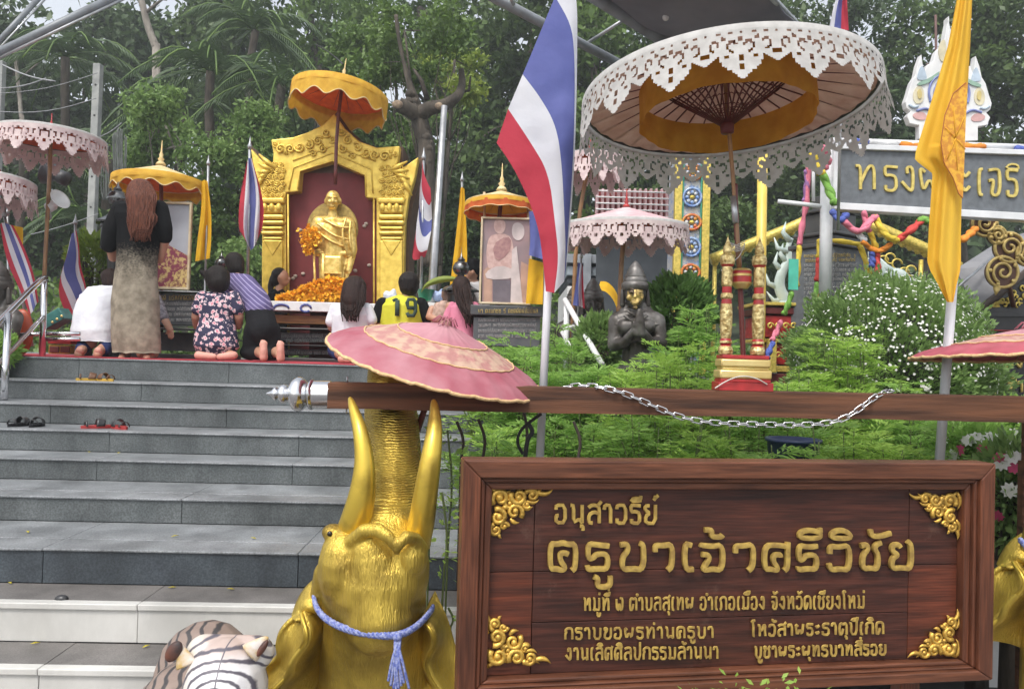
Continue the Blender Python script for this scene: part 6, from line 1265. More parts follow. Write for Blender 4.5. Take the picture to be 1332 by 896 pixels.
# woman in black behind the altar, in profile
P = Person('person in a black top with tied dark hair, in profile beside the marigold heap', 362, 392, 8.6, 'visitors beyond the altar')
P.body([[(360, 384, 0, 11), (360, 420, 0, 13), (360, 462, 0, 11)], [(364, 372, 0, 5), (362, 380, 0, 6)], [(370, 385, -.05, 4.5), (374, 398, -.1, 4)], [(355, 462, 0, 6), (355, 466, 0, 6)]], (367, 361, 11, 0, 1))
P.loft([(360, 466, 15), (360, 430, 13), (360, 400, 14), (361, 382, 12), (362, 376, 6)], 'top', blk_top, .7); P.caps([[(363, 358, 0, 10.5), (361, 364, .0, 9)], [(355, 362, 0, 4.5), (352, 372, 0, 4), (352, 384, -.02, 3)]], 'hair', hairb)
# woman in white, long dark hair
P = Person('kneeling person in a white top and blue trousers with long straight dark hair', 455, 468, 7.25)
P.body([[(456, 400, 0, 12), (456, 430, 0, 15), (456, 452, 0, 17)], [(436, 405, 0, 6), (431, 425, .03, 5.5), (440, 435, .15, 5)], [(476, 405, 0, 6), (481, 425, .03, 5.5), (474, 435, .15, 5)], [(459, 390, 0, 6), (458, 398, 0, 7)], [(440, 458, .0, 8), (444, 462, -.2, 6)], [(470, 458, .0, 8), (466, 462, -.2, 6)]], (461, 376, 13, 0, 0))
P.loft([(455, 450, 25), (455, 430, 24), (456, 410, 26), (457, 399, 23), (458, 393, 10)], 'top', wshirt, .65, 32, .025, 5); P.caps([[(437, 402, 0, 8.5), (431, 418, .0, 8)]], 'sleeve', wshirt); P.caps([[(477, 402, 0, 8.5), (483, 416, .0, 8)]], 'sleeve', wshirt)
P.caps([[(438, 455, 0, 12), (472, 455, 0, 12)], [(440, 460, -.05, 9), (470, 460, -.05, 9)]], 'trousers', navy)
P.caps([[(461, 374, -.01, 16), (459, 392, -.05, 16), (457, 402, -.08, 11)]], 'hair', hairk); P.strands([(461, 362, 8, 0), (461, 374, 15, -.06), (459, 392, 17, -.1), (457, 405, 12, -.13), (456, 414, 8, -.14)], hairk, n=60, r=.011)
P.caps([[(444, 467, -.22, 5), (455, 468, -.24, 4)]], 'foot', sole); P.caps([[(460, 468, -.24, 4), (470, 467, -.22, 5)]], 'foot', sole)
# football shirt
jer = cloth('yellow_jersey', (.62, .6, .06), (.5, .5, .04)); drk = mat('dark_green_print', (.02, .05, .035), rough=.7)
P = Person('kneeling person in a yellow green football shirt with a dark number nineteen on the back', 523, 455, 7.35)
P.body([[(523, 395, 0, 14), (523, 430, 0, 17), (523, 455, 0, 16)], [(496, 400, 0, 7), (491, 418, .02, 6), (500, 425, .2, 5)], [(550, 400, 0, 7), (556, 418, .02, 6), (546, 425, .2, 5)], [(530, 382, 0, 6.5), (528, 390, 0, 8)], [(508, 465, 0, 8), (538, 465, 0, 8)]], (532, 370, 13, .02, 0))
P.loft([(523, 465, 26), (523, 440, 27), (522, 415, 28), (522, 398, 28), (524, 389, 22), (527, 384, 9)], 'shirt', jer, .6, 40, .015, 4)
P.caps([[(498, 396, 0, 9.5), (491, 412, .0, 9)]], 'sleeve', navy if 0 else blk_top); P.caps([[(547, 396, 0, 9.5), (555, 412, .0, 9)]], 'sleeve', blk_top)
P.caps([[(532, 367, .0, 14.5), (532, 373, -.01, 13)]], 'hair', hairb); P.caps([[(508, 466, 0, 12), (540, 466, 0, 12)]], 'trousers', blk_tr)
def jd(pts, r): 
    Pj = [P.p(x, y, -.128-.02*math.cos((x-523)/18)) for x, y in pts]; MB().tube(Pj, r, 6, fdir=(0, 1, 0), flat=.35, sq=.5).build('shirt_number', drk, P.r)
jd([(511, 391.5), (515, 389), (517, 390)], .014); jd([(517, 390), (516.5, 411)], .021)
jd([(539, 400.5), (531, 400.5), (529.5, 394), (531.5, 389.5), (538, 389.5), (540.5, 393), (540.5, 405), (538, 410.5), (531, 410.5), (529.5, 406.5)], .018)
# man in a cap
P = Person('person in a dark cap and white shirt facing left beside the monk banner', 620, 410, 7.45, 'visitors beyond the altar')
P.body([[(620, 378, 0, 12), (621, 410, 0, 13), (621, 460, 0, 12)], [(609, 378, 0, 6), (606, 395, -.02, 5.5), (600, 410, -.1, 4.5)], [(617, 364, 0, 6), (618, 370, 0, 6)], [(616, 462, 0, 6), (616, 465, 0, 6)]], (616, 354, 12, 0, -1))
P.loft([(621, 420, 17), (621, 400, 16), (620, 380, 16), (619, 370, 13), (618, 366, 6)], 'shirt', mat('striped_white_shirt', (.7, .7, .7), (.5, .47, .47), rough=.85, scale=9, stretch=(.1, .1, 8)), .7); P.caps([[(609, 374, 0, 8), (605, 390, -.02, 7.5)]], 'sleeve', wshirt)
P.caps([[(622, 420, 0, 15), (622, 464, 0, 13)]], 'trousers', blk_tr); P.caps([[(617, 347, 0, 12), (618, 350, 0, 12.3)], [(610, 348, -.0, 5), (602, 350, -.0, 2.5)]], 'cap', blk_top, .008); P.caps([[(622, 354, .0, 9), (621, 359, .0, 7)]], 'hair', hairb)
# girl in pink and companion
pinks = cloth('pink_shirt', (.66, .25, .34), (.52, .17, .25)); tanp = mat('brown_patterned_blouse', (.3, .2, .15), (.5, .34, .28), rough=.85, scale=34, bump=.4)
P = Person('kneeling person in a pink shirt with long dark hair falling to one side', 603, 468, 7.0)
P.body([[(603, 400, 0, 11), (604, 430, 0, 14), (604, 455, 0, 14)], [(585, 398, 0, 5.5), (582, 415, .02, 5), (590, 425, .15, 4.5)], [(618, 402, 0, 6), (622, 425, .02, 5.5), (612, 432, .15, 5)], [(601, 385, 0, 5), (602, 393, 0, 6)]], (600, 374, 11, 0, 0))
P.loft([(604, 462, 20), (604, 440, 19), (603, 415, 19), (602, 400, 18), (602, 392, 8)], 'shirt', pinks, .65, 28, .03, 5); P.caps([[(617, 400, 0, 8), (622, 420, .0, 8)]], 'sleeve', pinks); P.caps([[(588, 399, 0, 7), (583, 412, .0, 7)]], 'sleeve', pinks)
P.caps([[(600, 371, -.01, 12.5), (602, 388, -.04, 11), (607, 402, -.1, 7), (612, 418, -.13, 4)]], 'hair', hairk); P.strands([(600, 362, 6, 0), (601, 374, 11, -.06), (603, 390, 10, -.1), (608, 404, 7, -.14), (613, 422, 3, -.16)], hairk, n=46, r=.01); P.caps([[(592, 464, 0, 10), (614, 464, 0, 10)]], 'trousers', navy)
P = Person('kneeling person in a brown patterned blouse left of the pink shirted one', 575, 465, 7.3)
P.body([[(576, 400, 0, 10), (576, 430, 0, 13), (576, 455, 0, 13)], [(562, 402, 0, 5), (558, 412, -.03, 4.5), (570, 416, -.16, 4)], [(590, 400, 0, 5), (590, 416, 0, 4)]], (583, 384, 10, .05, 0), [(572, 416, -.17, 1, 0)])
P.loft([(576, 462, 17), (576, 435, 16), (576, 410, 16), (578, 396, 13), (580, 391, 6)], 'blouse', tanp, .7); P.caps([[(584, 382, .05, 10.5), (584, 388, .04, 9)]], 'hair', mat('brown_hair', (.2, .12, .08), (.1, .06, .04), rough=.5, scale=20)); P.caps([[(566, 463, 0, 10), (588, 463, 0, 10)]], 'trousers', blk_tr)
# ---------------- lanterns, steps things, handrails ----------------
lan = mat('lantern_black', (.018, .018, .018), rough=.35); pew = mat('pewter', (.2, .2, .2), (.1, .1, .1), rough=.25, metal=.9, scale=12)
def lantern(label, px, py, Y, s=1.0, h=None):
    o = at(px, py, Y); r_ = root('lantern', label, 'lantern', o, group='black roofed temple lanterns'); u_ = .0074*s
    def L(pr, nm, m, seg=24): MB().lathe([(a*u_, b*u_) for a, b in pr], o, seg).build(nm, m, r_, autos=40)
    L([(16, -62), (16, -38), (17, -37), (17, -34), (14, -33)], 'body', lan, 4 if 0 else 16); L([(24, -33), (24.5, -31), (15, -26), (8, -20), (6, -17), (0, -17)], 'roof', pew, 6)
    L([(5, -17), (6, -14), (4, -12), (8, -10), (11, -5), (11, -1), (8, 4), (4, 6), (5, 8), (2, 11), (.5, 16), (0, 17)], 'finial', pew)
    zb = 1.51; b = o.z-62*u_; MB().lathe([(9*u_, zb), (7*u_, zb+.06), (5*u_, (zb+b)/2), (9*u_, b-.02), (14*u_, b)], (o.x, o.y, 0), 16).build('stem', lan, r_, autos=40)
lantern('black roofed lantern with ball finial in front of the man in the cap', 600, 346, 7.25)
lantern('black roofed lantern rising above the purple shirted visitor', 288, 340, 7.75, .75)
lantern('black roofed lantern left of the red haired visitor', 153, 255, 7.2, 1.1)
def sandals(label, px, py, n, c, c2, dx=.13, rot=.3, gap=.0):
    Yb = SD[n]+.12; o = at(px, py, Yb); o.z = SZ[n]+.001; x_ = o.x
    for sgn in (-1, 1):
        r_ = root('sandal', label[0 if sgn < 0 else 1], 'sandal', (x_+sgn*dx/2, Yb, SZ[n]), (0, 0, rot*sgn), group='sandals left on the steps')
        out = [(.035*math.cos(a)*(1+.15*math.sin(a)), .095*math.sin(a)) for a in np.linspace(0, 2*math.pi, 24)[:-1]]
        mb = MB(); vs = [(a, b, z) for z in (.0, .018) for a, b in out]; N = len(out); mb.add(vs, [tuple(range(N))[::-1], tuple(range(N, 2*N))]+[(i, (i+1) % N, (i+1) % N+N, i+N) for i in range(N)]); mb.build('sole', c2, r_, local=True, autos=40)
        def f(u, v): a = math.pi*u; return (.037*math.cos(a), -.01+.05*v+.01*math.sin(a), .014+.05*math.sin(a)*(1-.25*v))
        MB().grid(f, 14, 4).build('strap', c, r_, local=True, solid=.004)
        MB().grid(lambda u, v: (.034*math.cos(math.pi*u), -.07+.012*v, .014+.035*math.sin(math.pi*u)), 12, 2).build('strap', c, r_, local=True, solid=.004)
sandals(('left shoe of the brown and yellow pair near the top of the stairs', 'right shoe of the brown and yellow pair near the top of the stairs'), 127, 488, 1, mat('brown_leather', (.12, .05, .02), rough=.5), mat('yellow_sole', (.6, .36, .04), rough=.6), .12, 1.1)
sandals(('left sandal of the plain black pair at the far left', 'right sandal of the plain black pair at the far left'), 37, 546, 3, black, blk_tr, .11, .2)
sandals(('left sandal of the black pair with red soles', 'right sandal of the black pair with red soles'), 141, 550, 3, black, mat('red_sole', (.4, .03, .03), rough=.6), .15, .9)
r_ = root('dropped_cloth', 'small black crumpled thing lying on a lower step', 'cloth', at(80, 780, 3.3)); b = at(80, 780, 3.3); b.z = SZ[7]; MB().ell(b, (.03, .02, .018), 10, 6).build('cloth', black, r_)
leafy_m = mat('fallen_leaf', (.6, .5, .03), rough=.6)
for (px, py, n, ) in ((46, 842, 8), (190, 846, 8), (37, 672, 6), (116, 583, 4), (228, 688, 6), (155, 584, 4), (224, 768, 7), (13, 758, 7), (330, 690, 6), (300, 768, 7)):
    Yb = min(SD[n]+.25, SD[n-1]-.05); o = at(px, py, Yb); p0 = (o.x, Yb, SZ[n]+.004); mb = MB(); a = random.uniform(0, 6); ca, sa = math.cos(a)*.018, math.sin(a)*.018
    mb.add([(p0[0]-ca, p0[1]-sa, p0[2]), (p0[0]+sa*.4, p0[1]-ca*.4, p0[2]+.004), (p0[0]+ca, p0[1]+sa, p0[2]+.002), (p0[0]-sa*.4, p0[1]+ca*.4, p0[2]+.004)], [(0, 1, 2, 3)]); tag(mb.build('fallen_leaf', leafy_m, solid=.0012), 'small fallen yellow leaf on the stairs, '+{46: 'lowest at the left', 190: 'lowest, just left of the tiger', 37: 'at the left on the deep grey tread', 116: 'left of a pair halfway up', 228: 'middle of the deep grey tread', 155: 'right of a pair halfway up', 224: 'on the brown tread above the tiger', 13: 'at the left end of the upper brown tread', 330: 'nearest the elephant on the deep grey tread', 300: 'nearest the elephant on the brown tread'}[px], 'leaf', 'fallen leaves on the stairs')
def rail(label, segs, r, m, Y0=None, cat='handrail'):
    a = segs[0][0]; r_ = root('handrail', label, cat, at(*a))
    for nm, *sg_ in [(s_[-1] if isinstance(s_[-1], str) else 'bar', *[q for q in s_ if not isinstance(q, str)]) for s_ in segs]:
        MB().tube(smoothp([at(*q) for q in sg_], 1) if len(sg_) > 2 else [at(*q) for q in sg_], r*(1 if nm != 'bar' else .72), 12).build(nm, m, r_)
rail('polished steel handrail descending the stairs at the far left', [((-40, 457, 5.2), (0, 418, 5.7), (50, 366, 6.25), (59, 362, 6.4), 'top_rail'), ((-40, 507, 5.2), (0, 472, 5.7), (57, 411, 6.4)), ((58, 362, 6.4), (55, 463, 6.4), 'post'), ((11, 408, 5.75), (5, 520, 5.55), 'post'), ((56, 434, 6.42), (104, 434, 6.42)), ((56, 441, 6.42), (104, 441, 6.42)), ((20, 436, 6.42), (56, 434, 6.42))], .024, steel)
rail('white painted handrail slanting through the garden behind the large flag', [((735, 390, 5.6), (783, 474, 5.0), 'top_rail'), ((731, 432, 5.7), (748, 462, 5.4)), ((737, 392, 5.6), (736, 480, 5.6), 'post'), ((732, 425, 5.8), (748, 425, 5.8))], .02, white)
# left clutter
r_ = root('red_disc', 'large orange red round shield leaning on the platform behind the handrail', 'shield', at(28, 460, 6.6)); MB().ell(at(28, 432, 6.6), (.1, .05, .2), 20, 12).build('disc', mat('orange_red', (.5, .09, .03), (.38, .06, .02), rough=.4), r_)
r_ = root('lacquer_box', 'teal and gold lacquer box tilted beside the left handrail', 'box', at(74, 430, 6.8)); M_ = Matrix.Rotation(R(-32), 4, 'Y'); MB().box(at(74, 415, 6.8), (.2, .16, .11), M=M_).build('case', mat('teal_lacquer', (.06, .2, .18), (.03, .1, .1), rough=.3), r_, smooth=False, bevel=.006)
for k in range(3): c = at(68+k*6, 419-k*4, 6.71); MB().ell(c, (.012, .006, .012), 8, 5).build('gold_stud', gold, r_)
r_ = root('gold_box', 'small red and gold box on the platform behind the left handrail', 'box', at(76, 462, 6.9)); plaque(r_, 62, 92, 441, 448, 6.9, 7.1, redp, 'lid'); plaque(r_, 63, 91, 448, 461, 6.92, 7.1, gold_orn, 'case')
for k in range(2): plaque(r_, 64+k*14, 76+k*14, 450, 459, 6.905, 6.92, darkred, 'panel')
r_ = root('megaphone', 'white horn loudspeaker on the tan parasol pole', 'loudspeaker', at(66, 268, 6.95)); Mx = Matrix.Rotation(R(62), 4, 'Y') @ Matrix.Rotation(R(20), 4, 'X'); MB().lathe([(0, -.06), (.045, -.05), (.05, 0), (.03, .02), (.045, .06), (.09, .11), (.095, .115), (.085, .112), (.03, .05), (0, .05)], at(68, 267, 6.93), 24, Mx).build('horn', white, r_); MB().tube([at(63, 262, 6.93), at(66, 285, 6.93)], .012, 6).build('bracket', galv, r_)
r_ = root('loudspeaker', 'dark horn loudspeaker above the white one at the left', 'loudspeaker', at(78, 232, 7.6)); MB().lathe([(0, -.1), (.07, -.08), (.07, 0), (.05, .02), (.12, .13), (.13, .14), (.11, .13), (.04, .04), (0, .04)], at(78, 230, 7.6), 24, Matrix.Rotation(R(-70), 4, 'Y')).build('horn', mat('dark_grey_plastic', (.05, .05, .055), rough=.5), r_); MB().tube([at(78, 236, 7.6), at(86, 240, 10.3)], .012, 6).build('bracket', galv, r_)
bsk = root('basin', 'green plastic basin on the altar cloth right of the football shirt', 'basin', at(553, 392, 8.1)); MB().lathe([(.06, 0), (.09, .11), (.1, .115), (.085, .11), (.055, .01)], at(553, 391, 8.1), 20, caps=False).build('bowl', mat('green_plastic', (.03, .3, .16), rough=.35), bsk)
for (px, c, lab) in ((508, 'a', 'white plastic bag of offerings on the altar left of the football shirt'), (571, 'b', 'pale blue plastic bag on the altar right of the basin')):
    r_ = root('plastic_bag', lab, 'bag', at(px, 391, 8.15)); mb = MB(); mb.ell(at(px, 386, 8.15), (.075, .07, .055)); mb.ell(at(px+4, 381, 8.14), (.03, .03, .05)); mb.ell(at(px-5, 384, 8.12), (.04, .04, .05)); mb.build('bag', mat('thin_plastic_'+c, (.7, .72, .78) if c == 'a' else (.35, .45, .7), rough=.3, scale=14, bump=.9, bscale=30, dist=.02), r_, vox=.012, it=1)
plaque(al, 500, 590, 392, 410, 8.02, 8.5, white, 'side_table_top') ; plaque(al, 525, 585, 410, 462, 8.1, 8.45, blkst, 'side_table_block')
bl = root('banana_leaf', 'curved yellow green banana leaf arching beside the lantern', 'leaf', at(552, 385, 7.7)); mb = MB(); Pb = smoothp([(548, 380, 0), (552, 372, 0), (568, 364, 0), (590, 362, 0), (604, 366, 0)], 2)
mb.grid(lambda u, v: at(poly_at(Pb, u).x, poly_at(Pb, u).y+(v-.5)*9*math.sin(math.pi*min(1, u*.9+.08)), 7.7+.06*abs(v-.5)), 16, 4); mb.build('blade', LM['yel'], bl)
# ---------------- praying statues ----------------
bronze = mat('dark_weathered_bronze', (.05, .042, .036), (.2, .19, .18), rough=.42, metal=.35, scale=9, bump=.5, bscale=35, dist=.004, contrast=(.45, .72))
gild = mat('gilded_face', (.7, .5, .17), (.09, .065, .045), rough=.38, metal=.65, scale=20, contrast=(.42, .62), detail=8)
SYY = 5.0
def W(px, py, d=0): return at(px, py, SYY+d)
us = SYY/1000
ps = root('praying_statue', 'dark bronze praying statue with a gilded face and pointed headdress in the garden', 'statue', W(827, 472), group='dark praying statues')
def caps(mb, L):
    for ch in L:
        for a, b in zip(ch[:-1], ch[1:]): mb.cap(W(*a[:3]), W(*b[:3]), a[3]*us, b[3]*us, 14)
mb = MB(); mb.ell(W(826, 380), (14.5*us, .075, 19*us)); mb.ell(W(826, 391, -.01), (11*us, .06, 10*us))
caps(mb, [[(827, 395, .02, 8), (827, 410, .03, 10)], [(806, 416, .03, 12), (827, 412, .03, 12), (850, 416, .03, 12)], [(827, 425, .03, 19), (827, 450, .03, 17), (827, 478, .04, 19)], [(802, 418, .02, 11), (799, 448, -.01, 9), (812, 446, -.08, 7), (826, 430, -.15, 5.5)], [(855, 418, .02, 11), (859, 446, -.01, 9), (846, 445, -.08, 7), (834, 430, -.15, 5.5)],
    [(829, 434, -.155, 5.5), (830, 418, -.165, 4.6), (831, 403, -.165, 2.2)], [(834, 434, -.155, 5.5), (834, 418, -.165, 4.6), (833, 403, -.165, 2.2)], [(812, 425, -.03, 10), (842, 425, -.03, 10)], [(817, 398, .04, 7), (812, 408, .04, 8)], [(838, 398, .04, 7), (843, 408, .04, 8)]])
for k in range(4): mb.cap(W(827+k*2.6, 424, -.178), W(828.5+k*2.0, 405+abs(k-1.5)*2, -.175), .0075, .005, 8)
mb.cap(W(823, 428, -.16), W(822, 416, -.17), .008, .006, 8)
mb.build('body', bronze, ps, vox=.0075, it=1)
def rings(nm, pr, c, m=bronze, seg=20): MB().lathe([(a*us, b*us) for a, b in pr], c, seg).build(nm, m, ps, autos=50)
rings('headdress', [(16, -8), (18, -3), (17.5, 1), (15, 3), (15.5, 6), (13, 9), (13.5, 11), (11, 15), (11, 17), (8.5, 21), (5.5, 26), (3, 29), (.3, 31)], W(826, 370, .0))
for sx in (-1, 1):
    MB().cap(W(826+sx*15.5, 378, .02), W(826+sx*16.5, 396, .02), 3*us, 3.6*us).build('ear', bronze, ps)
    for (x_, y_, r_) in ((806-827, 423, 12.5), (800-827, 440, 10.5), (818-827, 444, 8)): 
        c = W(827+sx*abs(x_), y_, .015 if y_ < 442 else -.09); MB().tube([c+Vector((r_*us*math.cos(a), r_*us*.9*math.sin(a), .1*r_*us*math.cos(a)*sx)) for a in np.linspace(0, 2*math.pi, 20)[:-1]], .007, 6, closed=True).build('armlet', bronze, ps)
gpt = [(827-11, 404), (822, 409), (827, 411), (832, 409), (838, 404)]
MB().tube([W(a, b, -.045) for a, b in gpt], .008, 6).build('necklace', bronze, ps); MB().tube([W(a, b+6, -.06) for a, b in [(812, 404), (820, 411), (827, 414), (834, 411), (842, 404)]], .01, 6).build('necklace', bronze, ps)
mbf = MB(); mbf.ell(W(826, 382, -.012), (12.5*us, .072, 15.5*us)); mbf.ell(W(826, 392, -.02), (8.5*us, .062, 7*us)); mbf.cap(W(826, 378, -.082), W(826, 386, -.092), 1.6*us, 2.6*us, 8)
for sx in (-1, 1): mbf.cap(W(826+sx*3, 376, -.075), W(826+sx*9.5, 374.5, -.06), 1.2*us, .8*us, 8); mbf.ell(W(826+sx*5.5, 380, -.072), (3*us, .01, 1.6*us)); mbf.ell(W(826+sx*8, 387, -.055), (3.2*us, .015, 4*us))
mbf.cap(W(821.5, 392.5, -.078), W(830.5, 392.5, -.078), 1.2*us, 1.2*us, 8); mbf.cap(W(823, 395, -.078), W(829, 395, -.078), 1.3*us, 1.3*us, 8); mbf.ell(W(826, 400, -.06), (3.5*us, .015, 2.6*us))
fc = mbf.build('face', gild, ps, vox=.0045, it=1)
MB().box((W(827, 480).x, SYY+.04, (W(827, 476).z+.9)/2), (.3, .3, W(827, 476).z-.9)).build('base', bronze, ps, smooth=False)
def copystat(px, py, Y, s, lab, plain=True, rz=0):
    c = copytree(ps); c.location = at(px, py, Y); c.scale = (s, s, s); c.rotation_euler = (0, 0, rz); c['label'] = lab
    if plain:
        for ch_ in c.children:
            if ch_.name.startswith('face'): ch_.data = ch_.data.copy(); ch_.data.materials[0] = bronze
    return c
copystat(772, 470, 6.1, 1.0, 'dark praying statue behind the white handrail, its face ungilded', rz=.15)
copystat(748, 468, 7.4, 1.1, 'third dark praying statue, mostly hidden behind the small striped flag', rz=.1)
copystat(-4, 470, 6.3, 1.25, 'dark praying statue cut by the left edge beside the handrail', rz=-.5)
# ---------------- mosaic column, yellow pipe, teal post ----------------
CY = 7.2
fc_ = Flat(899, 300, CY); mc = root('mosaic_column', 'square column with gold edges and blue and white ceramic flower medallions', 'column', (at(899, 400, CY).x, CY, 1.45))
za = at(899, 186, CY).z; wx = 46*CY/1000; cx = at(899, 300, CY).x
mosw = mat('mosaic_white', (.56, .56, .54), (.25, .35, .55), rough=.3, scale=28, bump=.5, bscale=60, contrast=(.48, .6)); goldt = mat('gold_tile', (.78, .6, .14), (.5, .4, .08), rough=.35, metal=.4, scale=45, bump=.4, bscale=90); bluet = mat('blue_ceramic', (.06, .16, .45), (.35, .45, .6), rough=.2, scale=30); redt = mat('red_ceramic', (.5, .08, .04), (.6, .3, .05), rough=.25, scale=30); grt = mat('green_tile', (.05, .3, .2), rough=.3)
MB().box((cx, CY+.16, (za+1.45)/2), (wx-.02, .3, za-1.45)).build('shaft', mosw, mc, smooth=False)
for sx in (-1, 1): MB().box((cx+sx*(wx/2-.035), CY-.005, (za+1.45)/2), (.07, .06, za-1.45)).build('gold_edge', goldt, mc, smooth=False, bevel=.006); MB().box((cx+sx*(wx/2-.08), CY, (za+1.45)/2), (.012, .04, za-1.45)).build('green_strip', grt, mc, smooth=False)
for k in range(9):
    z = 1.75+k*.235; big_ = k % 2 == 0; c = Vector((cx, CY-.004, z))
    MB().tube([c+Vector((.085*math.cos(a), -.012, (.085 if big_ else .07)*math.sin(a))) for a in np.linspace(0, 6.283, 20)[:-1]], .014, 6, closed=True).build('medallion_ring', bluet if big_ else redt, mc)
    for j in range(8): a = j*math.pi/4; MB().ell(c+Vector((.048*math.cos(a), -.01, .048*math.sin(a))), (.019, .012, .019), 8, 5).build('petal', mosw if (j+k) % 2 else (bluet if big_ else redt), mc)
    MB().ell(c+Vector((0, -.014, 0)), (.026, .016, .02), 8, 5).build('medallion_centre', goldt, mc)
MB().lathe([(.16, 0), (.2, .04), (.14, .08), (.17, .12), (.09, .22), (.02, .34), (0, .36)], (cx, CY+.1, za), 4, sx=1, sy=1).build('capital', goldt, mc, smooth=False)
ypm = mat('yellow_pipe_paint', (.74, .56, .12), (.62, .44, .07), rough=.4, scale=5)
yp_ = root('yellow_pipe', 'upright yellow painted pipe right of the twin post stand', 'pipe', at(989, 450, 6.3)); MB().tube([at(992, 200, 6.3), at(989, 420, 6.3), Vector((at(989, 420, 6.3).x-.01, 6.3, 1.2))], .04, 14).build('shaft', ypm, yp_)
tp = root('teal_post', 'teal painted canopy post above the big white parasol with a gold pointed cap beside it', 'post', at(896, 60, 8.4)); MB().box((at(896, 0, 8.4).x, 8.4, 4.4), (.18, .18, 6)).build('shaft', mat('teal_paint', (.25, .42, .38), (.2, .34, .31), rough=.4), tp, smooth=False)
MB().lathe([(.13, -.15), (.13, 0), (.08, .1), (0, .2)], at(901, 40, 8.1), 4).build('gold_cap', goldt, tp, smooth=False)
# ---------------- canopy, truss pipes, bulbs ----------------
canm = mat('grey_canopy_fabric', (.2, .2, .23), (.15, .15, .18), rough=.8, scale=2, trans=.1); truss = mat('grey_truss_paint', (.2, .22, .24), (.14, .15, .16), rough=.45, scale=6)
cn = root('canopy', 'grey fabric canopy on steel pipes stretched overhead at the top right of centre', 'canopy', at(880, 60, 8.6))
cA = [(758, -14, 7.6), (830, 32, 8.2), (935, 96, 9.0)]; cB = [(990, -30, 6.4), (1020, 20, 7.4), (1060, 70, 8.4)]
mb = MB(); mb.grid(lambda u, v: at(*[cA[0][i]+(cA[2][i]-cA[0][i])*u for i in range(3)]).lerp(at(*[cB[0][i]+(cB[2][i]-cB[0][i])*u for i in range(3)]), v)+Vector((0, 0, -.12*math.sin(math.pi*v)+.03*math.sin(u*12))), 24, 16); mb.build('fabric', canm, cn, solid=.01)
for (a, b, r_, nm) in (((758, -14, 7.6), (935, 98, 9.0), .07, 'edge_pipe'), ((625, -12, 7.4), (830, 96, 9.0), .05, 'lower_pipe'), ((824, 18, 8.1), (763, 57, 8.5), .018, 'strut'), ((905, 8, 8.0), (935, 40, 8.4), .03, 'strut'), ((925, -5, 7.6), (955, 36, 8.4), .014, 'strut'), ((975, -8, 7), (972, 30, 8.2), .035, 'strut'), ((664, -4, 7.5), (668, 6, 7.6), .02, 'strut'), ((992, -16, 6.5), (1035, 30, 8), .03, 'edge_pipe')):
    MB().tube([at(*a), at(*b)], r_, 10).build(nm, truss if r_ > .04 else galv, cn)
for i, (px, py) in enumerate(((866, 20), (831, -1))):
    r_ = root('light_bulb', ['round white bulb hanging under the grey canopy', 'higher bulb under the grey canopy, cut by the top edge'][i], 'bulb', at(px, py, 7.6), group='bulbs under the canopy'); MB().ell(at(px, py+3, 7.6), .035, 12, 8).build('globe', mat('frosted_glass', (.8, .8, .82), rough=.25), r_); MB().tube([at(px, py-8, 7.6), at(px, py-1, 7.6)], .02, 8).build('socket', black, r_); MB().tube([at(px, py-30, 7.6), at(px, py-8, 7.6)], .005, 4).build('cord', cable, r_)
for (a, b, lab, rr) in (((-30, 83, 7.5), (160, -8, 8.0), 'thick grey roof truss pipe crossing the top left corner', .045), ((-20, 74, 8.5), (58, -10, 9), 'thinner grey truss pipe at the top left corner', .03)):
    r_ = root('truss_pipe', lab, 'pipe', at(*a)); MB().tube([at(*a), at(*b)], rr, 12).build('tube', truss, r_); MB().tube([at(a[0]+5, a[1]+4, a[2]), at(b[0]+5, b[1]+5, b[2])], rr*.35, 8).build('tube', galv, r_)
tag(MB().tube(smoothp([at(410, 58, 13), at(425, 66, 13), at(440, 78, 13), at(446, 84, 8.6)], 1), .01, 5).build('wire', cable), 'dark wire reaching the tip of the parasol above the shrine', 'wire')
# ---------------- right: inscription board on a white pipe frame ----------------
pipew = mat('white_pipe_paint', (.7, .71, .72), (.58, .59, .6), rough=.3, scale=8)
BY = 5.4; fb = Flat(1210, 238, BY); bd_ = fb.root('inscription_board', 'grey stone signboard with gold raised script in a white frame at the upper right', 'sign')
def ub(L): return [fb.uv(a, b) for a, b in L]
slate = mat('grey_slate', (.14, .155, .17), (.1, .11, .12), rough=.6, scale=20, bump=.3, bscale=90, dist=.002)
MB().ext(ub([(1090, 194), (1420, 205), (1420, 282), (1088, 264)]), -.005, .04).build('stone_panel', slate, bd_, local=True, smooth=False)
for L in ([(1083, 188), (1420, 199), (1420, 206), (1090, 195)], [(1081, 264), (1420, 283), (1420, 293), (1081, 273)], [(1083, 188), (1090, 195), (1088, 265), (1081, 273)]): MB().ext(ub(L), -.03, .06).build('frame', pipew, bd_, local=True, smooth=False, bevel=.005)
gl = {'ท': 1112, 'ร': 1149, 'ง': 1176, 'พ': 1194, 'ะ': 1254, 'เ': 1271, 'จ': 1283, 'R': 1306}
gcr = mat('gold_script', (.72, .58, .18), (.52, .4, .1), rough=.4, metal=.4, scale=30)
def glyphpx(ch, x, y0, y1, w_, r): 
    g = G[ch]; pm = BY/1000; S = [[fb.uv(x+a*w_/g[0]*1.05, y1+(y0-y1)*b) for a, b in st] for st in g[1]]; strokes(bd_, 'letter', S, r*pm, -.012, gcr, .8, 2, 8)
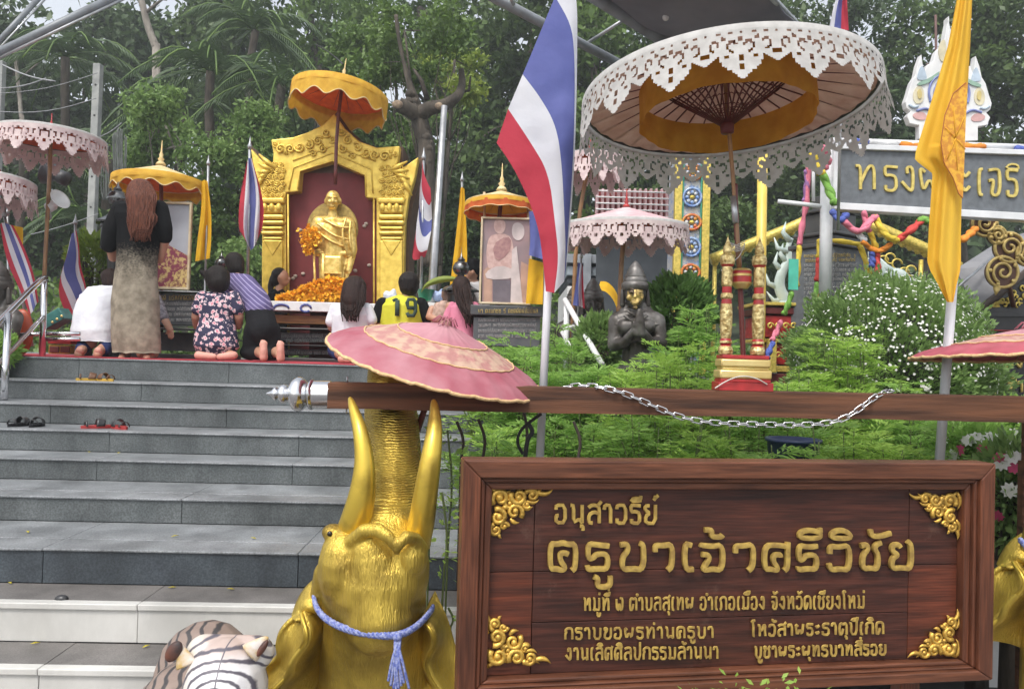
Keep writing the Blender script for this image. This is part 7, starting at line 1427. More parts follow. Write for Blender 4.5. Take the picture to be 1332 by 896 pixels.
for ch, x, w_ in (('ท', 1110, 30), ('ร', 1147, 20), ('ง', 1170, 20), ('พ', 1192, 30), ('ร', 1226, 18), ('ะ', 1248, 14), ('เ', 1268, 10), ('จ', 1282, 20), ('ร', 1306, 17), ('ญ', 1330, 30)):
    d = (x-1110)*.045; glyphpx(ch, x, 216+d*.6, 247+d, w_, 2.1)
glv = [(1306, 220), (1312, 214), (1322, 215), (1324, 221), (1306, 220)]; strokes(bd_, 'vowel_mark', [[fb.uv(a, b) for a, b in glv]], 1.4*BY/1000, -.012, gcr, .8, 1, 8)
fr = root('pipe_frame', 'white steel pipe frame carrying the grey inscription board', 'frame', at(1075, 470, 5.45))
for (a, b, r_) in (((1076, 195, 5.45), (1073, 400, 5.45), .043), ((1012, 262, 5.45), (1082, 270, 5.45), .016), ((1080, 183, 5.45), (1400, 194, 5.45), .022), ((1396, 190, 5.45), (1396, 400, 5.45), .04), ((1058, 200, 5.5), (1058, 262, 5.5), .012)): MB().tube([at(*a), at(*b)], r_, 12).build('pipe', pipew, fr)
for xx in (1073, 1396): c = at(xx, 400, 5.45); MB().tube([c, Vector((c.x, 5.45, .9))], .042, 12).build('pipe', pipew, fr)
mcol = {c: mat('streamer_'+c, v, rough=.75, scale=12, bump=.6, bscale=40, dist=.01) for c, v in dict(pink=(.72, .2, .28), green=(.2, .42, .07), yellow=(.78, .58, .06), red=(.62, .06, .05), orange=(.78, .26, .03), blue=(.08, .12, .42), white=(.7, .7, .7), purple=(.3, .15, .35)).items()}
def streamer(label, segs, Y, r=.028):
    r_ = root('cloth_streamer', label, 'streamer', at(segs[0][1][0][0], segs[0][1][0][1], Y), group='twisted coloured cloth streamers')
    for c, L in segs:
        P = smoothp([at(a, b, Y+.03*math.sin(a*.2)) for a, b in L], 2); 
        for q in (0, math.pi): MB().tube([p+Vector((.35*r*math.cos(i*.9+q), .35*r*math.sin(i*.9+q), .2*r*math.sin(i*.9+q))) for i, p in enumerate(P)], [r*(.8+.15*math.sin(i*1.3)) for i in range(len(P))], 7).build('twist', mcol[c], r_)
streamer('short pink yellow and green cloth streamer wound down the left end of the board', [('pink', [(1070, 192), (1078, 208), (1072, 218)]), ('yellow', [(1057, 200), (1062, 218), (1068, 225)]), ('green', [(1070, 226), (1078, 246), (1086, 264)])], 5.3)
streamer('long festoon of blue pink yellow and red cloth hanging under the board', [('blue', [(1083, 275), (1092, 288), (1100, 280)]), ('pink', [(1098, 288), (1112, 302), (1125, 298), (1133, 285), (1140, 282)]), ('yellow', [(1138, 282), (1146, 298), (1158, 310), (1168, 312)]), ('red', [(1170, 311), (1184, 300), (1197, 288)]), ('green', [(1196, 286), (1202, 284), (1207, 288)]), ('orange', [(1252, 312), (1262, 304), (1268, 298)])], 5.25, .024)
streamer('lower festoon of pink and orange cloth under the board', [('pink', [(1124, 276), (1126, 290), (1130, 300)]), ('white', [(1108, 296), (1118, 306), (1124, 312)]), ('orange', [(1122, 314), (1135, 326), (1148, 326), (1158, 318)]), ('yellow', [(1132, 302), (1138, 318), (1140, 328)]), ('red', [(1141, 328), (1142, 345), (1141, 360)]), ('blue', [(1134, 328), (1135, 338), (1134, 346)])], 5.3, .02)
streamer('pink and green cloth streamer hanging down the left side of the stone stele', [('purple', [(1049, 222), (1050, 240), (1047, 262)]), ('pink', [(1052, 215), (1050, 262), (1044, 290), (1040, 318)]), ('yellow', [(1040, 320), (1038, 345), (1036, 372)]), ('green', [(1030, 380), (1026, 395), (1020, 408)]), ('pink', [(1016, 418), (1010, 432), (1005, 442)]), ('blue', [(1006, 445), (1001, 455), (998, 466)])], 5.6, .02)
streamer('striped cloth strip down the left edge of the stele front', [('yellow', [(1066, 312), (1065, 335)]), ('red', [(1065, 336), (1063, 365)]), ('green', [(1063, 368), (1060, 392)]), ('orange', [(1066, 368), (1065, 392)])], 5.9, .02)
streamer('yellow cloth strip down the right edge of the stele', [('yellow', [(1118, 318), (1128, 345), (1134, 368)]), ('yellow', [(1070, 312), (1095, 314), (1118, 318)])], 5.85, .022)
streamer('white orange and blue cloth wound along the top pipe of the board', [('blue', [(1113, 184), (1127, 185)]), ('white', [(1128, 185), (1165, 187)]), ('orange', [(1172, 187), (1200, 189)]), ('orange', [(1255, 190), (1278, 191)]), ('blue', [(1322, 193), (1340, 194)])], 5.42, .026)
gc = root('green_card', 'teal green blank card hanging from the streamer left of the stele', 'card', at(1032, 357, 5.55)); MB().box(at(1032, 357, 5.55), (12.5*5.55/1000, .01, 40*5.55/1000)).build('card', mat('green_card', (.08, .5, .36), rough=.6), gc, smooth=False)
# stele
stl = root('stone_stele', 'dark grey inscribed stone stele with a tiered roof cap, wrapped in coloured cloth', 'stele', at(1085, 470, 6.3)); c0 = at(1078, 400, 6.3); cw = .42
Mz = Matrix.Rotation(R(28), 4, 'Z'); zt = at(1080, 318, 6.0).z
MB().box((c0.x+.02, 6.35, (zt+1.3)/2), (.46, .4, zt-1.3), rz=R(-30) if 0 else R(33)).build('shaft', slate, stl, smooth=False, bevel=.01)
for (w_, h0, h1) in ((.5, 0, .04), (.4, .04, .1), (.44, .1, .13), (.3, .13, .3), (.36, .3, .33), (.22, .33, .45)): MB().box((c0.x+.02, 6.35, zt+(h0+h1)/2), (w_, w_*.9, h1-h0), rz=R(33)).build('cap_tier', blkst, stl, smooth=False, bevel=.01)
sfl = Flat(1098, 400, 6.0, R(33))
def stelet(cx_, ang, x0, x1, ys, seed):
    fl = Flat(cx_, 400, 6.15, ang)
    # face plane of the box: through its nearest corner
    nrm = Vector((math.sin(ang), -math.cos(ang), 0)); ctr_ = Vector((c0.x+.02, 6.35, 0)); dd = .2 if ang > 0 else .23; fl.o = ctr_+nrm*(dd+.001); fl.o.z = 2.0; fl.M = Matrix.Translation(fl.o) @ Matrix.Rotation(ang, 4, 'Z'); fl.Mi = fl.M.inverted()
    for i, y in enumerate(ys): o = faint(stl, fl, x0, x1, y, 3.4, gtx if i < 2 else gry, seed+i); o.location = fl.o-Vector(stl.location); o.rotation_euler = (0, 0, ang)
stelet(1100, R(33), 1078, 1112, [334, 340, 347, 353, 359, 365, 371, 377, 383, 389], 70)
stelet(1055, R(33-90), 1046, 1064, [335, 341, 347, 353, 359, 365, 371, 377, 383, 389, 395, 401, 407, 413], 90)
# gold gabled gate behind, pale naga carvings, red and gold pedestal
gg = root('gold_gate', 'gold open gable gate behind the stele, its sloping bars hung with leaf shapes', 'gate', at(1090, 450, 7.6))
gb = goldt
for P in ([(925, 338), (980, 316), (1040, 292), (1056, 282)], [(1130, 292), (1175, 312), (1215, 330), (1245, 348)]):
    Pw = smoothp([at(a, b, 7.6) for a, b in P], 1); MB().tube(Pw, .055, 8, fdir=(0, 1, 0), flat=1.4, sq=.6).build('gable_bar', gb, gg)
    for k in range(12): t = (k+.5)/12; q = poly_at([at(a, b+5, 7.58) for a, b in P], t); MB().ell(q, (.035, .02, .045), 8, 5).build('leaf_drop', gb, gg)
for xx in (930, 1056, 1198): c = at(xx, 338, 7.6); MB().tube([c, Vector((c.x, 7.6, 1.45))], .022, 8).build('post', gb, gg)
for k in range(6):
    a = at(1140+k*9, 330+k*5+5*math.sin(k*2), 7.55); MB().tube([a+Vector((.05*math.cos(q), 0, .05*math.sin(q))) for q in np.linspace(0, 5, 12)], .01, 5).build('curl', gb, gg)
nagam = mat('pale_green_white', (.55, .62, .58), (.42, .52, .48), rough=.4, scale=10)
def naga(label, pts, w0, Y, spikes):
    r_ = root('naga_carving', label, 'carving', at(*pts[0], Y), group='pale naga flame carvings'); P = smoothp([at(a, b, Y) for a, b in pts], 2); n = len(P); MB().tube(P, [w0*(1-.75*i/n) for i in range(n)], 10, fdir=(0, 1, 0), flat=.6).build('neck', nagam, r_)
    for k in range(spikes):
        i = int((k+.5)/spikes*(n-2)); t = (P[i+1]-P[i]).normalized(); sd = Vector((-t.z, 0, t.x)) if pts[-1][0] > pts[0][0] else Vector((-abs(t.z), 0, abs(t.x)*.6)); q = P[i]; MB().tube([q, q+sd*w0*1.6+t*w0*.8, q+sd*w0*1.9+t*w0*2.4], [w0*.55, w0*.35, .004], 7, fdir=(0, 1, 0), flat=.6).build('flame', nagam, r_)
    b = P[0]; MB().tube([b, Vector((b.x, Y, 1.45))], w0*1.1, 10).build('base', nagam, r_)
naga('pale green and white naga carving left of the green card', [(1022, 392), (1012, 372), (1018, 350), (1028, 338), (1024, 322), (1030, 310)], .06, 6.9, 6)
naga('white curled naga tail behind the flowering bush', [(1186, 385), (1178, 372), (1172, 358), (1160, 356), (1152, 362), (1150, 350)], .09, 6.9, 4)
naga('small pale flame finial right of the striped streamer', [(1160, 380), (1152, 360), (1146, 350), (1142, 336)], .05, 6.7, 4)
pr_ = root('red_gold_pedestal', 'red and gold tiered pedestal right of the yellow pipe', 'pedestal', at(1020, 500, 6.5))
for (x0_, x1_, y0_, y1_, m_) in ((985, 1062, 392, 399, goldt), (990, 1058, 399, 410, darkred), (994, 1052, 410, 440, redp), (990, 1056, 440, 447, goldt), (1000, 1046, 447, 475, redp), (994, 1052, 475, 485, goldt), (988, 1058, 485, 505, darkred)): plaque(pr_, x0_, x1_, y0_, y1_, 6.5-.002*(x1_-x0_), 6.9, m_, 'tier')
for k in range(5):
    for j in range(2): c = at(1002+k*10, 424+j*38, 6.35); MB().tube([c+Vector((.03*math.cos(q)*(1-q/9), 0, .03*math.sin(q)*(1-q/9))) for q in np.linspace(0, 7, 14)], .008, 5).build('gold_curl', goldt, pr_)
plaque(pr_, 1000, 1010, 440, 485, 6.3, 6.36, goldt, 'gold_panel')
# building pieces seen behind the praying statues
wl = root('pale_building', 'pale low building with blue grey band behind the praying statues', 'building', at(820, 400, 10)); plaque(wl, 735, 885, 330, 346, 10, 12, mat('roof_grey', (.3, .33, .36), rough=.6), 'fascia'); plaque(wl, 738, 882, 346, 362, 10.05, 12, mat('blue_grey_wall', (.36, .42, .46), rough=.7), 'upper_wall'); plaque(wl, 738, 882, 362, 372, 10.1, 12, mat('dark_opening', (.06, .07, .08), rough=.6), 'opening'); plaque(wl, 738, 882, 372, 470, 10.05, 12, white, 'lower_wall')
for xx in (760, 800, 840, 878): plaque(wl, xx, xx+6, 330, 470, 9.95, 10.05, mat('roof_grey', (.3, .33, .36)), 'pillar')
lt = root('lattice_screen', 'red roof with pale lattice bars behind the middle lace parasols', 'screen', at(830, 280, 9.5)); plaque(lt, 775, 872, 246, 300, 9.6, 9.65, mat('roof_red', (.3, .06, .055), (.2, .04, .04), rough=.6), 'backing')
for k in range(14): plaque(lt, 776+k*7, 777.6+k*7, 245, 300, 9.5, 9.6, pinkcloth, 'bar')
for k in range(7): a = at(775, 248+k*8, 9.48); b = at(872, 251+k*8, 9.48); MB().tube([a, b], .01, 4).build('bar', white, lt)
c = at(824, 300, 9.62); MB().box((c.x, 9.7, (c.z+1.45)/2), (.9, .05, c.z-1.45)).build('support_panel', mat('dark_opening', (.06, .07, .08)), lt, smooth=False)
yc = root('yellow_awning', 'small curved yellow cloth awning behind the praying statues', 'awning', at(795, 385, 8)); mb = MB(); Py = smoothp([(781, 366, 0), (790, 366, 0), (800, 376, 0), (805, 388, 0)], 2); mb.grid(lambda u, v: at(poly_at(Py, u).x-3*v, poly_at(Py, u).y+12*v, 8-.2*v), 14, 4); mb.build('cloth', fyel, yc); MB().tube([at(803, 385, 8), at(803, 470, 8)], .015, 6).build('pole', bamboo, yc)
# crown emblem above the board
EYc = 5.5; fe = Flat(1232, 120, EYc); em = fe.root('royal_emblem', 'white crown shaped emblem with pastel inlays standing on the inscription board', 'emblem')
cut = mat('emblem_white', (.72, .72, .7), (.6, .6, .6), rough=.5, scale=10); inl = {k: mat('inlay_'+k, v, rough=.5, scale=12) for k, v in dict(gold=(.62, .5, .2), pink=(.6, .36, .34), blue=(.2, .24, .48), pale=(.46, .55, .64), cream=(.66, .6, .42), green=(.3, .46, .36)).items()}
def me_(L, sx): return [fe.uv(1232+sx*(a-1232), b+(sx < 0)*2) for a, b in L]
half = [(1233, 22), (1229, 40), (1226, 58), (1216, 68), (1212, 82), (1204, 86), (1200, 96), (1197, 72), (1192, 86), (1189, 100), (1184, 108), (1180, 122), (1176, 134), (1178, 142), (1183, 146), (1178, 152), (1182, 162), (1194, 164), (1194, 182), (1233, 184)]
for sx in (1, -1):
    MB().ext([(a, b) for a, b in me_(half, sx)], -.02+.001*sx, .04).build('cut_board', cut, em, local=True, smooth=False, bevel=.004)
    def inlay(nm, L, c, y=-.026, s_=1): P = smoothp([(a, b, 0) for a, b in L], 2, True); MB().ext(me_([(p.x, p.y) for p in P], sx), y, y+.008).build(nm, inl[c], em, local=True, smooth=False)
    inlay('inlay', [(1187, 118), (1194, 112), (1200, 120), (1199, 134), (1190, 138), (1185, 130)], 'cream'); inlay('inlay', [(1190, 120), (1195, 117), (1197, 128), (1192, 132)], 'gold', -.032)
    inlay('inlay', [(1184, 150), (1196, 146), (1204, 152), (1202, 158), (1188, 157)], 'pink'); inlay('inlay', [(1191, 100), (1197, 84), (1203, 100), (1203, 106), (1191, 106)], 'pale'); inlay('inlay', [(1190, 110), (1206, 104), (1220, 94), (1219, 98), (1206, 110), (1192, 114)], 'green', -.031)
    inlay('inlay', [(1218, 60), (1228, 50), (1228, 84), (1219, 80)], 'cream')
    for L, c in (([(1222, 98), (1210, 106), (1205, 120), (1208, 134)], 'blue'), ([(1226, 102), (1216, 110), (1212, 124), (1215, 138)], 'blue'), ([(1190, 146), (1202, 142), (1212, 148)], 'blue'), ([(1180, 138), (1186, 142), (1192, 140)], 'pale')):
        P = smoothp([(a, 0, b) for a, b in me_(L, sx)], 2); MB().tube([Vector((p.x, -.026, p.z)) for p in P], .009, 6).build('line', inl[c], em, local=True)
    inlay('inlay', [(1224, 112), (1231, 108), (1231, 150), (1222, 146), (1219, 128)], 'gold'); inlay('inlay', [(1214, 160), (1231, 158), (1231, 176), (1214, 174)], 'cream')
tag(MB().tube([at(1217, 20, 5.7), at(1218, 90, 5.7), at(1206, 84, 5.6)], .01, 6).build('thin_rod', mat('brown_rod', (.14, .08, .07), rough=.5)), 'thin brown rod bent beside the crown emblem', 'rod')
# black gabled pavilion with gold scroll finial at the right edge
pv_ = root('black_pavilion', 'black gabled pavilion with gold script and filigree at the right edge', 'building', at(1310, 515, 6.3))
rfm = mat('grey_roof_sheet', (.24, .24, .25), (.17, .17, .18), rough=.6, scale=7); PYa = 6.3
mb = MB(); mb.add([at(1296, 318, 6.9), at(1243, 352, 6.4), at(1270, 408, 6.15), at(1345, 345, 6.3), at(1345, 300, 7)], [(0, 1, 2, 3, 4)]); mb.build('roof_slope', rfm, pv_, smooth=False, solid=.03)
MB().tube([at(1296, 330, 6.3), at(1248, 372, 6.1), at(1243, 380, 6.1)], .012, 6).build('gutter_line', galv, pv_); MB().tube([at(1345, 346, 6.2), at(1269, 407, 6.1)], .03, 8).build('barge_board', mat('dark_brown_board', (.06, .04, .03), rough=.5), pv_)
bl_ = mat('black_lacquer', (.015, .015, .018), (.03, .03, .033), rough=.25); fp = Flat(1320, 450, 6.35); plaque(pv_, 1278, 1420, 392, 560, 6.35, 7.5, bl_, 'wall')
mb = MB(); mb.ext([fp.uv(a, b) for a, b in ((1276, 402), (1345, 352), (1420, 402), (1420, 412), (1276, 412))], -.03, .05); mb.v = [tuple(fp.M @ Vector(v)) for v in mb.v]; mb.build('gable', bl_, pv_, smooth=False)
def fpt(a, b, y=-.04): q = fp.uv(a, b); return fp.M @ Vector((q[0], y, q[1]))
for k in range(34):
    x = 1280+k*2.9; y = 400-max(0, (1-abs(x-1345)/66))*38*random.uniform(.1, .95); P = [fpt(x+r_*math.cos(q), y+r_*math.sin(q)) for q, r_ in zip(np.linspace(0, 5.5, 12)+random.uniform(0, 6), np.linspace(4.2, .8, 12))]; MB().tube(P, .008, 5).build('filigree', goldt, pv_)
for xx, ch, y1 in ((1282, 'ว', 478), (1299, 'า', 478), (1306, 'ย', 478), (1320, 'ง', 478), (1290, 'ว', 512), (1310, 'ค', 505), (1322, 'า', 510)):
    g = G[ch]; 
    for st_ in g[1]: MB().tube(smoothp([fpt(xx+a*14, y1-b*14, -.012) for a, b in st_], 1), .011, 6).build('letter', gcr, pv_)
plaque(pv_, 1278, 1420, 428, 434, 6.3, 6.35, redp, 'red_band')
sf = root('scroll_finial', 'brown cut board finial with gold spiral scrolls, three lobes, at the right edge', 'finial', at(1300, 375, 5.9)); brb = mat('brown_board', (.13, .06, .035), (.09, .04, .025), rough=.5, scale=12); gsc = mat('gold_scroll_paint', (.7, .54, .2), (.5, .36, .12), rough=.45, metal=.3, scale=30)
ff = Flat(1300, 325, 5.9)
def fd(a, b, y): q = ff.uv(a, b); return ff.M @ Vector((q[0], y, q[1]))
lobes = [(1281, 291, 16, 1), (1313, 322, 19, -1), (1304, 354, 20, 1), (1338, 330, 16, -1), (1297, 306, 11, 1)]
for i, (a, b, r_, s_) in enumerate(lobes):
    P = [fd(a+r_*math.cos(q), b+r_*math.sin(q), -.001*i) for q in np.linspace(0, 2*math.pi, 28)[:-1]]; mb = MB(); n = len(P); mb.add([tuple(p) for p in P]+[tuple(p+Vector((0, .04, 0))) for p in P], [tuple(range(n)), tuple(range(2*n-1, n-1, -1))]+[(k, k+n, (k+1) % n+n, (k+1) % n) for k in range(n)]); mb.build('lobe', brb, sf, smooth=False)
    MB().tube(P, .013, 6, closed=True).build('gold_rim', gsc, sf)
    Pq = [fd(a+r_*.74*(1-t*.85)*math.cos(s_*t*9+i), b+r_*.74*(1-t*.85)*math.sin(s_*t*9+i), -.012-.001*i) for t in np.linspace(0, 1, 30)]; MB().tube(Pq, .012, 6).build('spiral', gsc, sf)
    for k in range(5): q = k*1.26+i; c = fd(a+r_*.86*math.cos(q), b+r_*.86*math.sin(q), -.012-.001*i); MB().ell(c, (.016, .01, .016), 8, 5).build('bud', gsc, sf)
MB().tube([fd(1298, 374, .01), fd(1296, 384, .01)], [.03, .004], 8).build('tip', gsc, sf)
MB().tube([fd(1310, 345, .03), at(1318, 398, 6.3)], .02, 8).build('bracket', brb, sf)
bp2 = root('brown_post', 'brown wooden post cut by the right edge above the sign', 'post', at(1333, 600, 3.0)); MB().box(at(1338, 575, 2.9), (.035, .03, .22)).build('post', beamw, bp2, smooth=False); c = at(1338, 600, 2.9); MB().box((c.x, 2.92, (c.z)/2), (.035, .03, c.z)).build('foot', beamw, bp2, smooth=False)
# ---------------- garden plants ----------------
fern = leafm('feathery_green', (.36, .56, .13), (.17, .33, .07), .52); fern2 = leafm('feathery_yellow_green', (.46, .64, .14), (.24, .42, .07), .52); bushm = leafm('bush_leaf', (.3, .44, .14), (.11, .2, .06), .4); stemm = mat('green_stem', (.12, .16, .05), rough=.7)
petw = mat('white_petal', (.8, .8, .76), (.68, .68, .62), rough=.6, trans=.2); petp = mat('pink_petal', (.7, .1, .24), (.55, .06, .16), rough=.6, trans=.2)
def feathery(label, px, py_top, Y, zb, spread, nspray, m, Ls=.17, group='feathery leaved garden plants'):
    """plant of finely divided compound leaves: sprays with paired leaflets on upright stems"""
    top = at(px, py_top, Y); H_ = top.z-zb; r_ = root('feathery_plant', label, 'plant', (top.x, Y, zb), group=group); st = MB(); Vs = []; Ds = []; Ss = []
    ns = max(4, nspray//9)
    for k in range(ns):
        a = random.uniform(0, 6.28); q = random.uniform(.1, 1)*spread; tip = Vector((top.x+q*math.cos(a), Y+q*math.sin(a)*.7, zb+H_*(1-.45*(q/spread)**2)*random.uniform(.72, 1.04))); b = Vector((top.x+.1*math.cos(a), Y+.1*math.sin(a), zb)); P = smoothp([b, b.lerp(tip, .5)+Vector((0, 0, .05)), tip], 2); st.tube(P, [.006*(1-.7*i/len(P)) for i in range(len(P))], 4)
        for j in range(9):
            s0 = P[int(random.uniform(.3, 1)*(len(P)-1))]; az = random.uniform(0, 6.28); L_ = Ls*random.uniform(.7, 1.25); d = Vector((math.cos(az), math.sin(az), random.uniform(-.15, 1.0))).normalized(); side = d.cross(Vector((0, 0, 1))).normalized(); nn = 9
            for i in range(1, nn+1):
                t = i/nn; p = s0+d*L_*t+Vector((0, 0, -.5*L_*t*t)); ll = L_*.42*math.sin(math.pi*min(1, t*.85+.12))
                for sg_ in (-1, 1):
                    dd = (side*sg_*.85+d*.55+Vector((0, 0, random.uniform(-.15, .05)))).normalized()
                    for w_ in (.35, .7, 1.0):
                        Vs.append(p+dd*ll*w_*.75); Ds.append((dd+d*(.9-w_)*.7)*1.0); Ss.append(ll*.55)
                Vs.append(p); Ds.append(d); Ss.append(ll*.5)
    P_ = np.array([tuple(v) for v in Vs]); D_ = np.array([tuple(v) for v in Ds]); S_ = np.array(Ss)[:, None]; D_ = D_+RNG.normal(size=D_.shape)*.12; D_ /= np.linalg.norm(D_, axis=1)[:, None]
    upv = np.array([0, 0, 1.])+RNG.normal(size=D_.shape)*.55; s = np.cross(D_, upv); s /= np.linalg.norm(s, axis=1)[:, None]
    V = np.stack([P_, P_+D_*S_*.45+s*S_*.13, P_+D_*S_, P_+D_*S_*.45-s*S_*.13], 1).reshape(-1, 3); rawmesh('leaflets', V, np.arange(len(V)).reshape(-1, 4), m, r_); st.build('stems', stemm, r_)
    return r_
i = 0
desc = ['left of the large flag pole, lowest of three', 'just left of the large flag pole', 'between the flag pole and the dark plinth', 'right of the large flag pole in front of the handrail', 'under the praying statue, to its left', 'under the folded hands of the praying statue', 'right of the praying statue, tall and bright', 'left of the twin post stand, tallest there', 'right beside the twin post stand on its left', 'bright one right of the twin post stand', 'tall bright one before the flowering bush', 'low one at the foot of the flowering bush', 'low behind the chain between beam and sign', 'below the beam in front of the big flag pole', 'below the beam at the middle of the sign', 'below the beam near the right flag pole', 'nearest the elephant tusk below the beam', 'low one beneath the right banner pole', 'low filler behind the beam at the left', 'low filler behind the beam centre', 'below the beam, second from the elephant', 'below the beam left of the chain', 'tall one behind the dark inscribed plinth edge', 'bright one between the statue and the stand', 'bright low one left of the flowering bush', 'low one in front of the blue tub', 'below the beam by the brown saplings', 'tall one just right of the pink parasol rim']
spec = [(640, 470, 4.6, .28, 40, fern2), (668, 425, 4.8, .3, 60, fern), (640, 440, 5.2, .25, 40, fern), (735, 440, 4.6, .3, 60, fern), (780, 462, 4.2, .3, 60, fern), (830, 470, 3.9, .28, 60, fern2), (880, 440, 4.3, .26, 60, fern2), (908, 392, 4.4, .3, 90, fern), (925, 440, 3.8, .22, 50, fern2), (1035, 478, 3.8, .25, 50, fern2), (1100, 430, 4.1, .3, 80, fern2), (1165, 495, 3.9, .3, 50, fern), (1000, 530, 3.4, .3, 60, fern), (745, 530, 3.5, .28, 60, fern), (860, 525, 3.4, .32, 70, fern), (1130, 540, 3.4, .3, 60, fern2), (640, 552, 3.6, .22, 40, fern2), (1215, 540, 3.5, .25, 40, fern), (700, 478, 4.2, .3, 60, fern), (960, 480, 4.2, .3, 60, fern), (690, 560, 3.3, .22, 40, fern2), (930, 545, 3.2, .28, 50, fern2), (715, 425, 5.0, .3, 60, fern), (870, 462, 3.7, .25, 60, fern2), (1060, 460, 4.0, .25, 60, fern2), (1045, 545, 2.9, .22, 60, fern), (640, 540, 3.2, .22, 40, fern), (690, 450, 4.3, .25, 60, fern)]
for (px, py, Y, sp_, ns_, m_), de in zip(spec, desc):
    feathery('feathery green plant '+de, px, py, Y, .78+(Y-3)*.2, sp_, int(ns_*2.1), m_)
def leafbush(name, label, px, py, Y, rx, rz_, n, ls, m, zb, cat='bush', shell=.72, group=None, ry=None):
    c = at(px, py, Y); r_ = root(name, label, cat, (c.x, Y, zb), group=group); d = RNG.normal(size=(n, 3)); d /= np.linalg.norm(d, axis=1)[:, None]; q = RNG.uniform(shell, 1, n)[:, None]*(1+.09*np.sin(d[:, :1]*9+d[:, 2:]*11)+.05*np.sin(d[:, 1:2]*23+d[:, :1]*19)); P = d*q*np.array([rx, ry or rx*.8, rz_])+np.array(tuple(c)); V, F = leaves(P, ls, .45, .4, D=d*.8+np.array([0, 0, .3])); rawmesh('foliage', V, F, m, r_)
    t = MB(); t.tube([Vector((c.x, Y, zb-.1)), c], [.05, .03], 8)
    for k in range(8): t.tube([Vector((c.x, Y, zb)), c+Vector((random.uniform(-.6, .6)*rx, random.uniform(-.5, .5)*rx, random.uniform(-.2, .6)*rz_))], [.02, .008], 5)
    t.build('stems', bark, r_); return r_, c
b1, cb = leafbush('flowering_bush', 'large clipped round bush dotted with small white flowers at the right', 1158, 492, 5.0, .655, .66, 46000, .038, bushm, 1.0)
CLB = []
def blossoms_at(par, centres, sp, sz, m):
    V = []
    for c in centres:
        for k in range(random.randint(3, 8)):
            d = Vector(RNG.normal(size=3)).normalized(); d.y = -abs(d.y); p = c+d*sp*random.uniform(.3, 1); e1 = d.orthogonal().normalized(); e2 = d.cross(e1); ph = random.uniform(0, 6)
            for j in range(5):
                a = ph+j*6.283/5; q = e1*math.cos(a)+e2*math.sin(a); s_ = e1*-math.sin(a)+e2*math.cos(a); V += [p, p+q*sz*.5+s_*sz*.35+d*sz*.15, p+q*sz+d*sz*.05, p+q*sz*.5-s_*sz*.35+d*sz*.15]
    V = np.array([tuple(v) for v in V]); return tag(rawmesh('blossom_clusters', V, np.arange(len(V)).reshape(-1, 4), m, par), kind='stuff')
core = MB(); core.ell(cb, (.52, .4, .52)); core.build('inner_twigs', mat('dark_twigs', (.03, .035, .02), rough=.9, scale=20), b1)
def blossoms(par, c, rx, ry, rz_, n, sz, m, top=-.3, npet=5, label=None):
    V = []; 
    for k in range(n):
        d = Vector(RNG.normal(size=3)).normalized(); 
        if d.z < top or d.y > .5: d.z = abs(d.z); d.y = -abs(d.y)
        p = c+Vector((d.x*rx, d.y*ry, d.z*rz_))*random.uniform(.98, 1.06); e1 = d.orthogonal().normalized(); e2 = d.cross(e1); ph = random.uniform(0, 6)
        for j in range(npet):
            a = ph+j*6.283/npet; q = e1*math.cos(a)+e2*math.sin(a); s_ = e1*-math.sin(a)+e2*math.cos(a); V += [p, p+q*sz*.5+s_*sz*.35+d*sz*.15, p+q*sz+d*sz*.05, p+q*sz*.5-s_*sz*.35+d*sz*.15]
    V = np.array([tuple(v) for v in V]); return tag(rawmesh('blossoms', V, np.arange(len(V)).reshape(-1, 4), m, par), kind='stuff')
blossoms(b1, cb, .63, .54, .67, 900, .009, petw)
for k in range(46):
    d = Vector(RNG.normal(size=3)).normalized(); d.y = -abs(d.y); d.z = abs(d.z)*.9-.1; blossoms_c = cb+Vector((d.x*.62, d.y*.52, d.z*.66)); 
    if k < 46: CLB.append(blossoms_c)
blossoms_at(b1, CLB, .04, .011, petw)
leafbush('leafy_shrub', 'dark leafy shrub between the praying statue and the mosaic column', 880, 408, 5.6, .26, .26, 5000, .06, leafm('shrub_leaf', (.13, .24, .06), (.06, .13, .03)), 1.2, group='leafy shrubs in the garden'); leafbush('leafy_shrub', 'low dark leafy shrub in front of the ungilded praying statue', 778, 448, 5.3, .15, .2, 2200, .05, bushm, 1.1, group='leafy shrubs in the garden')
leafbush('leafy_shrub', 'leafy shrub at the far right under the dark pink parasol', 1262, 580, 4.3, .24, .16, 3000, .05, bushm, .8, group='leafy shrubs in the garden'); leafbush('leafy_shrub', 'bushy plant behind the left tall tan parasol pole by the blue flag', 118, 345, 7.6, .2, .3, 1500, .07, leafm('shrub_lime', (.26, .36, .05), (.12, .2, .04)), 1.5, group='leafy shrubs in the garden')
leafbush('leafy_shrub', 'low shrub at the far left edge beneath the dark statue', 0, 455, 6.1, .14, .12, 900, .05, fern, 1.35, group='leafy shrubs in the garden')
